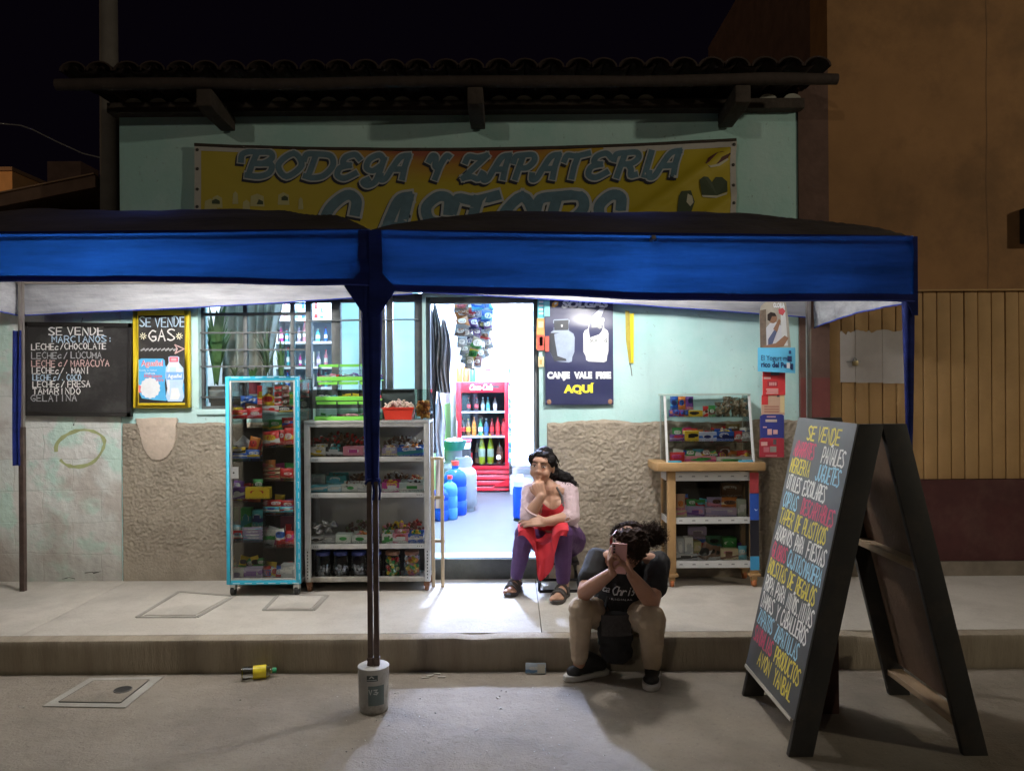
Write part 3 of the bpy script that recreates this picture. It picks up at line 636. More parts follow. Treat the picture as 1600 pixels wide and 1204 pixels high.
for k,(x0,y0,x1,y1,lab) in enumerate(((1313,517,1336,597,'narrow torn grey paper notice pasted left of the others on the tan shutter'),(1337,515,1378,598,'grey paper notice with a torn top pasted in the middle of the tan shutter'),(1379,514,1424,599,'wide grey paper notice pasted nearest the blue pole on the tan shutter'))):
    p0,p1=P(x0,y1,W+.028),P(x1,y0,W+.028); b=B().m(M_paper)
    n=10; top=[(p1.x-(p1.x-p0.x)*i/n,p1.z-(.05*abs(noise.noise(Vector((i*.9,k,1)))) )) for i in range(n+1)]
    b.prism([(p0.x,p0.z),(p1.x,p0.z)]+top,(0,W+.0245,0),(1,0,0),(0,0,1),(0,1,0),.002); b.build('paper_notice',label=lab,cat='notice')
pl=thing('padlock',P(1332,566,W+.01),'small padlock and hasp fastening the boards of the tan shutter','padlock')
b=B().m(mat('brass_worn',(.45,.36,.2),.35,.8)); p=P(1336,567,W+.01); b.box((p.x-.018,p.y-.012,p.z-.018),(p.x+.018,p.y+.008,p.z+.014)); b.build('lock_body',pl,bevel=.003)
b=B().m(mat('steel_rod',(.28,.3,.3),.4,.6)); b.tube([(p.x-.012+.012*(1-math.cos(a)),p.y,p.z+.014+.022*math.sin(a)) for a in [math.pi*i/8 for i in range(9)]],.0035,8); b.bar((p.x-.05,p.y+.006,p.z+.012),(p.x+.04,p.y+.006,p.z+.012),.012,.004); b.build('shackle',pl)
# left, beyond the shop
lh=thing('low_house',(-4.6,6.6,0),'low dark house with a sloping roof at the left edge','house')
b=B().m(mat('brown_clay_wall',(.16,.085,.055),.9,var=.3)); b.box((-9,5.95,0),(-3.0,9,2.72)); b.build('house_wall',lh)
b=B().m(mat('brown_roof',(.17,.10,.07),.9,var=.3,scale=6)); q=[P(-300,372,5.8),P(160,279,5.8)]
b.prism([(q[0].x,q[0].z),(q[1].x,q[1].z),(q[1].x,q[1].z-.09),(q[0].x,q[0].z-.09)],(0,5.7,0),(1,0,0),(0,0,1),(0,1,0),3.2); b.m(mat('roof_edge',(.35,.21,.13),.8)); b.prism([(q[0].x,q[0].z+.012),(q[1].x,q[1].z+.012),(q[1].x,q[1].z+.002),(q[0].x,q[0].z+.002)],(0,5.68,0),(1,0,0),(0,0,1),(0,1,0),.06); b.build('roof',lh)  # edge strip coloured paler, the warm light along it put into the colour
p=P(100,275,9.2); b=B().m(M_brick); b.box((p.x-.2,9.2,0),(p.x+.2,9.6,PZ(252,9.2,100))); b.build('chimney',lh)
fh=thing('far_house',(P(-60,300,14).x,14.5,0),'small orange lit block of a house far behind at the left edge','house')
p=P(19,266,14); b=B().m(mat('orange_plaster',(.75,.40,.17),.85,var=.15)); b.box((p.x-3,14,0),(p.x,16,p.z-.02)); b.build('house_wall',fh)
b=B().m(MATS['roof_edge']); b.box((p.x-3,13.95,p.z-.018),(p.x+.03,16,p.z+.05)); b.build('flat_roof',fh)
p=P(172,330,5.75); b=B().m(mat('concrete_pole',(.16,.14,.125),.9,var=.2,bump=.2)); b.tube([(p.x,5.75,-.01),(p.x,5.75,3),(p.x,5.75,6.6)],[.075,.068,.055],14); b.build('utility_pole',label='plain concrete utility pole rising behind the left corner of the shop roof',cat='pole')
b=B().m(mat('grey_cable',(.30,.28,.27),.6)); q=[(-90,203),(0,193),(32,196),(50,202),(90,222),(130,240),(160,247)]; b.tube([P(x,y,5.75) for x,y in q],.005,6); b.build('overhead_cable',label='thin pale cable sagging from the left edge to the concrete pole',cat='cable')
# ------------------------------------------------------------------ the two folding tents
M_roof=mcloth('tent_roof_cloth',(.075,.062,.056),(.62,.62,.64),(.01,.02,.10),.015)
M_val=mcloth('tent_valance_cloth',(.014,.03,.22),(.60,.60,.63),(.0036,.030,.150),.5)
M_val2=mcloth('tent_doubled_cloth',(.012,.02,.15),(.3,.32,.5),(.004,.02,.17),.25)
M_slv=mcloth('tent_sleeve_cloth',(.010,.020,.14),(.010,.020,.14),(.004,.018,.12),.2)
M_trim=mat('blue_webbing',(.02,.04,.28),.7)
M_post=mat('brown_post_paint',(.075,.05,.042),.45,.3,var=.3,scale=10,dirt=(.16,.12,.1),dscale=8)
M_postl=mat('grey_post_metal',(.30,.27,.25),.4,.6,var=.2)
def tent(x0,x1,yf0,yf1,yb,label,zt,zb,left):
    root=thing('canopy_tent',((x0+x1)/2,(yf0+yb)/2,0),label,'tent','blue canopy tents before the shop')
    yf=lambda x:yf0+(yf1-yf0)*(x-x0)/(x1-x0)
    seed=1.7 if left else 5.2
    def roof(u,v):
        x=x0+(x1-x0)*u; y=yf(x)+(yb-yf(x))*v
        dx=min(x-x0,x1-x); dy=min(v,1-v)*(yb-yf(x))
        h=min(1,dy/.62); k=min(1,dx/.60)
        z=zt+.245*(max(0,min(h,k))**.85)
        if left and x1-x<.42: z+=.03*math.exp(-((x1-x-.16)/.13)**2)*min(1,dy/.5)
        z+=(.016*noise.noise(Vector((x*2.2,y*2.2,seed)))+.010*noise.noise(Vector((x*6+y*3,y*5,seed))))*min(1,dy/.1)*min(1,dx/.1)-.012*math.sin(math.pi*u)*(1-h)
        return Vector((x,y-.004*(v==0),z+.002))
    b=B().m(M_roof); b.grid(roof,64,36); b.build('roof_cloth',root)
    def valance(p0,p1,ztop0,ztop1,zbot,wave,name='valance',inward=False,out=Vector((0,-1,0)),m=M_val):
        p0,p1=Vector(p0),Vector(p1); n=80
        def f(u,v):
            p=p0.lerp(p1,u); a=ztop0+.005+(ztop1-ztop0)*u; z=a+(zbot(u)-a)*v
            q=p+out*(.001+.010*min(1,v*5)+(.016*v+.006*math.sin(math.pi*v))*(noise.noise(Vector((u*7,v*1.6,seed)))+.35*math.sin(u*31+v*3)+.5*noise.noise(Vector((u*23+v*4,v*3,seed+9))))*wave)
            return Vector((q.x,q.y,z))
        b=B().m(m); b.grid(f,n,10,flip=True)
        b.m(M_val2); b.grid(lambda u,v:f(u,.90+.1*v)+out*.002,n,1,flip=True); b.m(M_trim); pts=[f(i/n,1)+Vector((0,0,-.001)) for i in range(n+1)]; b.tube(pts,.0045,6)
        return b.build(name,root)
    sag=lambda u:.020*math.sin(math.pi*u)*(1 if left else -.6)+.007*noise.noise(Vector((u*5,seed,1)))
    valance((x0,yf(x0),0),(x1,yf(x1),0),zt,zt,lambda u:zb[0]+(zb[1]-zb[0])*u+sag(u),1.25)
    # back valance hangs lower at the outer end
    if left: bz=lambda u:PZ(492,yb,0)+(PZ(459,yb,560)-PZ(492,yb,0))*u-.012*math.sin(math.pi*u)
    else: bz=lambda u:PZ(455,yb,600)+(PZ(496,yb,1215)-PZ(455,yb,600))*u+.008*math.sin(math.pi*u)
    valance((x1,yb,0),(x0,yb,0),zt,zt,lambda u:bz(1-u),1.2,out=Vector((0,1,0)))
    sx=x0 if left else x1
    ez=lambda u:(zb[0] if left else zb[1])+.02*math.sin(math.pi*u)
    if left: valance((sx,yb,0),(sx,yf(sx),0),zt,zt,lambda u:ez(u),.8,out=Vector((-1,0,0)))
    else: valance((sx,yf(sx),0),(sx,yb,0),zt,zt,lambda u:ez(u)-.03*u,.8,out=Vector((1,0,0)))
    # corner gussets and doubled strips at the front
    for s,x in ((1,x0),(-1,x1)):
        b=B().m(M_slv); y=yf(x)-(.020 if left else .026); zz_=zb[0] if s>0 else zb[1]
        pts=[(-.007,zt-.004),(.05,zt-.004),(.055,zz_+.07),(.115,zz_+.004),(.115,zz_-.004),(.034,zz_-.125),(-.007,zz_-.128)]
        if (s>0)==left: pts=[(-.007,zt-.004),(.012,zt-.004),(.014,zz_+.01),(.05,zz_+.002),(.05,zz_-.003),(.016,zz_-.07),(-.007,zz_-.07)]
        if s>0: pts=pts[::-1]; 
        if s<0: pts=[(-u,v) for u,v in pts]; pts=pts
        b.prism([(x+u,v) for u,v in (pts if s<0 else [(u,v) for u,v in pts])],(0,y,0),(1,0,0),(0,0,1),(0,-1,0),.003); b.build('corner_flap',root)
    # legs with gathered cloth sleeves
    for (x,y,zg,hide,sl) in ((x0+(.009 if not left else .018),yf(x0)+.01,0,False,1),(x1-(.012 if left else .022),yf(x1)+.01,0,False,1),(x0+.03,yb-.03,SZ,left is False,.75),(x1-.03,yb-.03,SZ,left is True,.0)):
        if hide: continue
        fr=y<4.2
        b=B().m(M_post); z0=.205 if fr else SZ
        hw=.0115 if fr else .016; b.box((x-hw,y-hw,z0),(x+hw,y+hw,1.25)); b.m(M_postl); b.box((x-hw+.002,y-hw+.002,1.25),(x+hw-.002,y+hw-.002,zt-.01))
        if fr: b.m(M_post); b.box((x-.0135,y-.017,.2),(x+.0135,y+.017,.245))
        b.build('leg',root,bevel=.002)
        if sl:
            b=B().m(M_slv); zl=1.06 if fr else 1.0; zh=zb[0]-.02 if fr else 1.88; sd=x*7
            if not fr: 
                b.grid(lambda u,v:Vector((x-.045+.06*u+.02*v*math.sin(u*5),y-.02-.012*math.sin(u*9+v*2),zh-(zh-zl)*v)),8,14)
            else:
                kr=(1 if x==x1-.022 and not left else 0)
                r=lambda v:(.034*(1-v)+.016*v)*(1 if not kr else .8)
                b.grid(lambda u,v:Vector((x+r(v)*1.05*math.cos(2*math.pi*u)*(1+.14*math.sin(6*math.pi*u+sd+v*3)),y+r(v)*math.sin(2*math.pi*u)*(1+.14*math.sin(6*math.pi*u+sd)),zh-(zh-zl)*v)),28,16)
                b.tube([(x+.018*math.cos(a),y+.018*math.sin(a),zl+.012*math.sin(a*1.5)) for a in [i*.5 for i in range(14)]],.006,6); b.tube([(x+.016,y-.012,zl),(x+.024,y-.02,zl-.04),(x+.020,y-.018,zl-.085)],.005,6)
            b.build('leg_sleeve',root)
    b=B().m(M_postl)
    for p0,p1 in (((x0,yf(x0)+.03,zt-.03),(x1,yf(x1)+.03,zt-.03)),((x0,yb-.03,zt-.03),(x1,yb-.03,zt-.03)),((x0+.01,yf(x0),zt-.02),(x0+.01,yb,zt-.02)),((x1-.01,yf(x1),zt-.02),(x1-.01,yb,zt-.02)),(((x0+x1)/2,yf(x0)+.05,zt-.03),((x0+x1)/2,yb-.05,zt-.03))): b.bar(p0,p1,.018)
    b.build('frame_bar',root)
    return root
TX0,TXM,TX1=-3.24,-.650,1.99
tl=tent(TX0,TXM-.004,3.56,3.56,5.06,'blue canopy tent left of the centre pole, cut off by the picture edge',2.225,(1.985,1.965),True)
tr=tent(TXM+.004,TX1,3.56,3.80,5.10,'blue canopy tent right of the centre pole, in front of the doorway',2.222,(1.948,1.90),False)
# hanging lamps of the tents
for i,(lp,lab) in enumerate(((LAMP_R,'bare bulb hung under the canopy right of the centre pole'),(LAMP_L,'bare bulb hung under the canopy left of the centre pole'))):
    t=thing('hanging_bulb',lp,lab,'light bulb','bulbs under the canopies')
    b=B().m(mat('tent_bulb',(1,1,1),emit=(1,.93,.8),estr=18)); b.ell(lp,(.03,.03,.04)); b.build('bulb',t)
    b=B().m(mat('black_plastic',(.02,.02,.02),.5)); b.lathe([(.018,.035),(.02,.08),(.006,.09),(.003,.1),(.003,.22)],lp,12); b.build('socket',t)
# concrete filled pails holding the posts
M_pail=mat('scuffed_pail_plastic',(.36,.35,.33),.55,var=.2,scale=9,dirt=(.12,.10,.085),dscale=6,damt=.85)
def weight(x,y,lab,front):
    t=thing('pole_weight',(x,y,0),lab,'pole weight','cement filled pails under the tent posts')
    b=B().m(M_pail); b.lathe([(.060,0),(.066,.006),(.068,.03),(.0715,.2),(.073,.204)],(x,y,0),32); b.build('pail',t)
    b=B().m(mat('set_cement',(.46,.44,.41),.9,var=.15,bump=.3)); b.lathe([(.0715,.2035),(.0715,.207),(.001,.2085)],(x,y,0),32); b.build('cement_fill',t)
    if front:
        b=B(); 
        def f(u,v,z=0): a=-math.pi/2+u/.0715; rr=.0708+z; return Vector((x+rr*math.cos(a),y+rr*math.sin(a),v))
        b.m(flat('faded_teal_print',(.10,.13,.13)))
        for i in range(12):
            u0=-.012+.075*i/12; u1=-.012+.075*(i+1)/12; b.face([f(u0,.045,.0012),f(u1,.045,.0012),f(u1,.135,.0015),f(u0,.135,.0015)])
        b.m(flat('tag_dark',(.05,.065,.065)))
        for i in range(8):
            u0=-.018+.05*i/8; u1=-.018+.05*(i+1)/8; b.face([f(u0,.157,.0018),f(u1,.157,.0018),f(u1,.183,.0018),f(u0,.183,.0018)])
        b.m(flat('tag_pale',(.4,.42,.42))); ribbon(b,[(-.005,.172),(.004,.179),(.013,.172)],.005,f,.0026); 
        for i in range(6): ribbon(b,[(-.014+i*.007,.163),(-.0095+i*.007,.163)],.003,f,.0026)
        hand_text(b,'V',-.008,.098,.02,.005,f,z=.0022); ribbon(b,[(.014,.117),(.03,.117),(.02,.109),(.032,.103),(.026,.097),(.014,.1)],.005,f,.0022)
        b.build('print',t)
weight(TXM-.003,3.57,'grey cement filled pail with a faded teal print at the foot of the centre pole',True)
weight(TX1-.022,3.81,'grey cement filled pail behind the sandwich board, half hidden by its back leg',False)
# ------------------------------------------------------------------ boards, posters and banners
UX,UZ,NY=(1,0,0),(0,0,1),(0,-1,0)
M_slate=mat('blackboard',(.022,.020,.019),.75,var=.35,scale=5,dirt=(.075,.073,.07),dscale=4,damt=.6)
M_black=mat('black_frame_wood',(.018,.016,.015),.45,var=.2)
CH={'w':mat('chalk_white',(.72,.70,.68),.95,var=.35,scale=60),'g':mat('chalk_grey',(.36,.36,.37),.95,var=.4,scale=60),'b':mat('chalk_bluish',(.42,.55,.68),.95,var=.35,scale=60),'p':mat('chalk_pink',(.60,.40,.38),.95,var=.4,scale=60),'y':mat('chalk_cream',(.78,.76,.55),.95,var=.3,scale=60)}
D=W-.035
cb=thing('chalkboard',P(120,650,D),'large black framed chalkboard listing flavours, hung on the painted block wall','chalkboard')
a,c=P(42,645,D),P(202,508,D); bo_=[P(33,649,D),P(206,651,D),P(208,505,D),P(38,503,D)]
b=B().m(M_slate); b.box((a.x,D-.004,a.z),(c.x,D+.012,c.z)); b.build('writing_surface',cb)
b=B().m(M_black)
for p,q in ((bo_[0],bo_[1]),(bo_[1],bo_[2]),(bo_[2],bo_[3]),(bo_[3],bo_[0])):
    d=(q-p).normalized(); inn=(sum(bo_,Vector())/4-(p+q)/2); inn=(inn-d*inn.dot(d)).normalized()*.014; b.bar(p+inn-d*.0,q+inn,.028,.034,up=(0,1,0))
b.build('frame',cb,bevel=.004)
b=B(); f=frame_fn((0,D-.0046,0),UX,UZ,NY)
def chalk(txt,x0,x1,base,h,col,wd=.0065,shear=0):
    p0=P(x0,base,D); p1=P(x1,base,D); b.m(CH[col]); hand_text(b,txt,p0.x,p0.z,h/F*D,wd,f,width=p1.x-p0.x,jit=.25,shear=shear,wob=.06)
for L_ in (('SE VENDE',77,162,523.5,12,'w',.0085),('MARCIANOS:',82,176,534.6,9.4,'b',.0078),('LECHEc/CHOCOLATE',50,166,546,9,'w'),('LECHEc/ LÚCUMA',50,159,560,9.4,'g'),('LECHE c/ MARACUYA',50,171,572.5,9.5,'p'),
    ('LECHEc/. MANÍ',51,140,583.4,9,'w'),('LECHE c/. COCO',52,127,594,8.6,'b'),('LECHEc/ FRESA',52,141,604.7,9,'w'),('TAMARINDO',52,126,615.4,9,'w'),('GELATINA',49,120,626.5,9.4,'g')): chalk(*L_)
b.build('chalk_lettering',cb)
b=B().m(MATS['steel_rod']); p=P(126,503,D); b.tube([(p.x,D+.01,p.z),(p.x,W-.01,p.z+.03)],.003,6); b.build('hook',cb)
# yellow framed gas sign
D=W-.03
gs=thing('gas_sign',P(253,637,D),'small chalkboard in a bright yellow frame with a blue water bottle poster below','sign')
a,c=P(210,637,D),P(297,485,D); M_yel=mat('yellow_frame_paint',(.72,.52,.02),.5,var=.1,dirt=(.5,.36,.03),dscale=6)
b=B().m(M_slate); b.box((a.x+.012,D-.003,a.z+.012),(c.x-.012,D+.01,c.z-.012)); b.build('writing_surface',gs)
b=B().m(M_yel); t_=.032
b.box((a.x,D-.016,a.z),(a.x+t_,D+.014,c.z)); b.box((c.x-t_,D-.016,a.z),(c.x,D+.014,c.z)); b.box((a.x+t_,D-.016,a.z),(c.x-t_,D+.014,a.z+t_)); b.box((a.x+t_,D-.016,c.z-t_),(c.x-t_,D+.014,c.z)); b.build('frame',gs,bevel=.003)
b=B(); f=frame_fn((0,D-.0036,0),UX,UZ,NY)
chalk('SE VENDE',219,289,510,14,'b',.0085); chalk('GAS',233,273,532.5,16.5,'w',.0095)
for sx in (224,280.5):
    p=P(sx,525,D); b.m(CH['y'])
    for k in range(8): a_=k*math.pi/4+.2; ribbon(b,[(p.x+.008*math.cos(a_),p.z+.008*math.sin(a_)),(p.x+.022*math.cos(a_),p.z+.022*math.sin(a_))],.006,f,0,.2)
b.m(CH['g']); p=P(221,546,D); q=P(279,544.5,D)
for k in range(9): ribbon(b,[(p.x+k*.028,p.z-.006),(p.x+k*.028+.02,p.z+.005)],.011,f,.0002*k,.4)
b.m(CH['p']); q=P(274,545,D); 
for pts in ([(0,.028),(.062,0),(0,-.03)],[(0,.028),(.016,0),(0,-.03)]): ribbon(b,[(q.x+u,q.z+v) for u,v in pts],.0085,f,.002,.2)
b.build('chalk_lettering',gs)
b=B(); fz=D-.0042
def poly(pts,m,dz,Dp=None,base=None):
    """px polygon laid on the current sign"""
    b.m(m); dd=Dp or D; q=[P(x,y,dd) for x,y in pts]
    if (sum((q[i].x*q[(i+1)%len(q)].z-q[(i+1)%len(q)].x*q[i].z) for i in range(len(q))))<0: q=q[::-1]
    b.face([(v.x,(base if base is not None else fz)-dz,v.z) for v in q])
def circ(cx,cy,rx,ry=None,n=24,wob=0): ry=ry or rx; return [(cx+rx*(1+wob*((i%2)*2-1))*math.cos(2*math.pi*i/n),cy+ry*(1+wob*((i%2)*2-1))*math.sin(2*math.pi*i/n)) for i in range(n)]
def rrect(x0,y0,x1,y1,r,n=5):
    o=[]
    for cx,cy,a0 in ((x1-r,y0+r,-90),(x1-r,y1-r,0),(x0+r,y1-r,90),(x0+r,y0+r,180)):
        for i in range(n+1): a_=R(a0+90*i/n); o.append((cx+r*math.cos(a_),cy+r*math.sin(a_)))
    return o
C_sky=mat('poster_sky_blue',(.10,.45,.80),.4,var=.12,scale=12); C_wht=flat('poster_white',(.80,.82,.85)); C_pink=flat('poster_pink_red',(.72,.16,.22)); C_lb=mat('poster_pale_blue',(.52,.68,.88),.4,var=.1,scale=20)
poly([(217,562),(221,560),(255,560),(258,563),(258.5,570),(260,573),(258,600),(260,626),(240,624.5),(222,622),(217,610)],C_sky,0)
for pts in ([(258,624),(262,626),(285,627),(288,621),(288,600),(285,590)],): poly(pts,C_sky,.0002)
bt=[(263,627),(259.5,619),(262,607),(260.5,598),(259,590),(259.5,574),(263,569),(264,566),(263.5,558),(266,556.5),(278,556.5),(280.5,558),(280,566),(282,569),(287,575),(288,590),(286.5,598),(285.5,606),(288,619),(285,627)]
poly(bt,C_lb,.0004); 
poly([(264,569),(266,573),(264,586),(266,600),(265,618),(262,610),(262,580)],C_wht,.0006); poly([(276,572),(284,577),(284.5,588),(276,588)],C_wht,.0006); poly([(268,606),(279,606),(282,618),(279,624),(266,624)],C_wht,.0006); poly([(264,566.5),(280,566.5),(281,573),(263,573)],C_wht,.0007)
poly(rrect(265,557.5,279,565.5,1.5),C_pink,.0008); poly(rrect(268,559.5,276,563.5,1),flat('poster_rose',(.75,.4,.45)),.001)
poly([(260,581),(287,581),(286.5,593),(260.5,593)],flat('poster_blue_label',(.20,.42,.78)),.0008)
poly(circ(235,606,15.5,16,28,.05),C_wht,.0006)
poly([(217,601),(221,603),(220,610),(222,613),(217,613)],C_pink,.0007)
f=frame_fn((0,fz-.001,0),UX,UZ,NY)
def ptext(txt,cx,base,h,wpx,m,bold=0,dz=.0004,shear=0,Dp=None,ff=None):
    dd=Dp or D; p=P(cx,base,dd); b.m(m); print_text(b,txt,ff or f,p.x,p.z,h/F*dd,wpx/F*dd,bold,dz,shear)
ptext('Aguafiel',238,571.5,9,34,C_wht,.05,.0003); ptext('Aguafiel',238,571.5,9,34,C_pink,.012,.0006)
ptext('Aguafiel',273.5,590,6,22,C_wht,.03,.0003); ptext('Cuida tu Salud',231.5,579.5,2.6,27,C_wht,0,.0004); ptext('Disfruta',235,584.5,3.2,16,C_wht,.01,.0004); ptext('Hidratate',240,589.5,5,28,C_pink,.02,.0004); ptext('Xtra',250,595.5,5,12,C_pink,.02,.0004)
b.build('poster',gs)
b=B().m(MATS['steel_rod']); p=P(253,485,D); b.tube([(p.x-.012,D,p.z),(p.x-.006,D,p.z+.016),(p.x+.008,D,p.z+.016),(p.x+.012,D,p.z)],.003,6); b.build('hanger',gs)
# the banner over the shop
BD=W-.06
bn=thing('shop_banner',P(725,370,BD),'yellow vinyl shop banner with blue script lettering, stretched high on the teal wall','banner')
bx0,bx1=PX(304,BD,280),PX(1150,BD,280); bz1=PZ(224,BD,700); bz0=bz1-.78
def bf(x,z,lift=0):
    u=(x-bx0)/(bx1-bx0); v=(bz1-z)/(bz1-bz0)
    topsag=-.045*max(0,math.sin(math.pi*min(1,u*1.05)))**.8*(1-v)
    dia=(z-bz0)*.9-(x-1.0)*.62
    fold=.026*math.exp(-((dia-.35)/.05)**2)*(1 if x>-.1 else .0)+.020*math.exp(-((dia-.05)/.05)**2)*max(0,min(1,x))
    wv=.010*noise.noise(Vector((x*2.1,z*3,0)))+.004*noise.noise(Vector((x*7+z*5,z*9,4)))+.004*math.sin(z*70+x*3)*max(0,1-abs(x+.2)/1.6)*.5
    return Vector((x,BD-fold-wv-lift,z+topsag))
def mbanner():
    m=bpy.data.materials.new('yellow_banner_vinyl'); m.use_nodes=True; N,L=nodes(m); s=N['Principled BSDF']; s.inputs['Roughness'].default_value=.55
    tc=N.new('ShaderNodeTexCoord'); sp=N.new('ShaderNodeSeparateXYZ'); L.new(tc.outputs['Object'],sp.inputs[0])
    n=N.new('ShaderNodeTexNoise'); n.inputs['Scale'].default_value=1.6; mp=N.new('ShaderNodeMapping'); mp.inputs['Scale'].default_value=(.7,1,5); L.new(tc.outputs['Object'],mp.inputs[0]); L.new(mp.outputs[0],n.inputs['Vector'])
    # printed orange band across the upper middle
    g=N.new('ShaderNodeMapRange'); g.inputs[1].default_value=bz1-.30-P(725,370,BD).z; g.inputs[2].default_value=bz1-.03-P(725,370,BD).z; L.new(sp.outputs[2],g.inputs[0])
    ax=N.new('ShaderNodeMath'); ax.operation='ABSOLUTE'; L.new(sp.outputs[0],ax.inputs[0]); h=N.new('ShaderNodeMapRange'); h.inputs[1].default_value=1.35; h.inputs[2].default_value=.3; L.new(ax.outputs[0],h.inputs[0])
    mu=N.new('ShaderNodeMath'); mu.operation='MULTIPLY'; L.new(g.outputs[0],mu.inputs[0]); L.new(h.outputs[0],mu.inputs[1])
    ad=N.new('ShaderNodeMath'); ad.operation='MULTIPLY_ADD'; ad.inputs[1].default_value=.38; ad.use_clamp=True; L.new(n.outputs[0],ad.inputs[0]); L.new(mu.outputs[0],ad.inputs[2])
    cr=N.new('ShaderNodeValToRGB'); e=cr.color_ramp.elements; e[0].position=.25; e[0].color=(.47,.36,.012,1); e[1].position=1.0; e[1].color=(.30,.07,.03,1); x=e.new(.75); x.color=(.42,.22,.02,1); L.new(ad.outputs[0],cr.inputs[0]); L.new(cr.outputs[0],s.inputs['Base Color'])
    MATS['yellow_banner_vinyl']=m; return m
b=B().m(mbanner()); b.grid(lambda u,v:bf(bx0+(bx1-bx0)*u,bz0+(bz1-bz0)*v),150,46); 
b.m(flat('banner_white_edge',(.5,.47,.44))); 
for x0,x1 in ((bx0,bx0+.045),(bx1-.04,bx1)): b.grid(lambda u,v:bf(x0+(x1-x0)*u,bz0+(bz1-bz0)*v,.0015),2,40)
b.grid(lambda u,v:bf(bx0+.04+1.0*u*.35,bz1-.035+.03*v,.0015),8,2); b.grid(lambda u,v:bf(bx1-.9+.86*u,bz1-.045+.042*v,.0015),8,2)
b.build('banner_cloth',bn)
b=B().m(M_wood_dark); b.tube([bf(bx0+(bx1-bx0)*i/30,bz1+.004)+Vector((0,.004,0)) for i in range(31)],.013,8); b.build('hanging_rail',bn)
b=B().m(flat('grommet_dark',(.06,.055,.05)))
for z in (bz1-.03,bz1-.16,bz1-.30,bz1-.42):
    for x in (bx0+.02,bx1-.018): b.ell(bf(x,z,.004),(.011,.004,.011),8,6)
b.build('grommet',bn)
def script(txt,pxs,base,h,wd,lay,sh=.22):
    M_sh,M_ol,M_fi=flat('banner_letter_shadow',(.02,.02,.03)),flat('banner_letter_outline',(.46,.47,.49)),mat('banner_letter_blue',(.105,.19,.25),.55,var=.2,scale=14)
    for li,(m,wk,dx,dz_,lift) in enumerate(((M_sh,1.85,-.012,-.016,.002),(M_ol,1.85,0,0,.004),(M_fi,1.3,0,0,.006))):
        b.m(m); k=0
        for ch,x0,x1 in pxs:
            if ch==' ': continue
            p0=P(x0,base,BD); p1=P(x1,base,BD); wv=p1.x-p0.x; hh=h/F*BD
            for st in (SCR[ch]() if ch in SCR else SW.get(ch,[])+strokes(ch)):
                den=[]
                for i,(u,v) in enumerate(st):
                    if i: 
                        u0,v0=st[i-1]
                        for t in (1/3,2/3): den.append((u0+(u-u0)*t,v0+(v-v0)*t))
                    den.append((u,v))
                base_w=wd*hh
                ribbon(b,[(p0.x+u*wv*.82+sh*v*hh+dx,p0.z+v*hh+dz_) for u,v in den],base_w*wk+(.0 if li==2 else .004),lambda x,z,l:bf(x,z,l),lift+k*.00008); k+=1
SW={'B':[[(-.35,.72),(-.38,.9),(-.15,1.0),(.1,.98)]],'A':[[(-.22,.1),(-.05,-.02),(.1,.1)]],'Y':[[(-.3,.75),(-.2,.98),(0,1)]],'Z':[[(-.15,.8),(-.1,1),(.1,1)]],'G':[[(.9,.3),(.8,-.28),(.4,-.3),(.42,-.12)]],'S':[[(.95,.72),(.8,.62)]],'C':[[(.95,.75),(.75,.66)]]}
def cm(pts,n=5):
    q=[]
    for i in range(len(pts)-1):
        p0=pts[max(i-1,0)]; p1,p2=pts[i],pts[i+1]; p3=pts[min(i+2,len(pts)-1)]
        for k in range(n):
            t=k/n; q.append(tuple(.5*(2*p1[a]+(p2[a]-p0[a])*t+(2*p0[a]-5*p1[a]+4*p2[a]-p3[a])*t*t+(3*p1[a]-p0[a]-3*p2[a]+p3[a])*t**3) for a in (0,1)))
    return q+[pts[-1]]
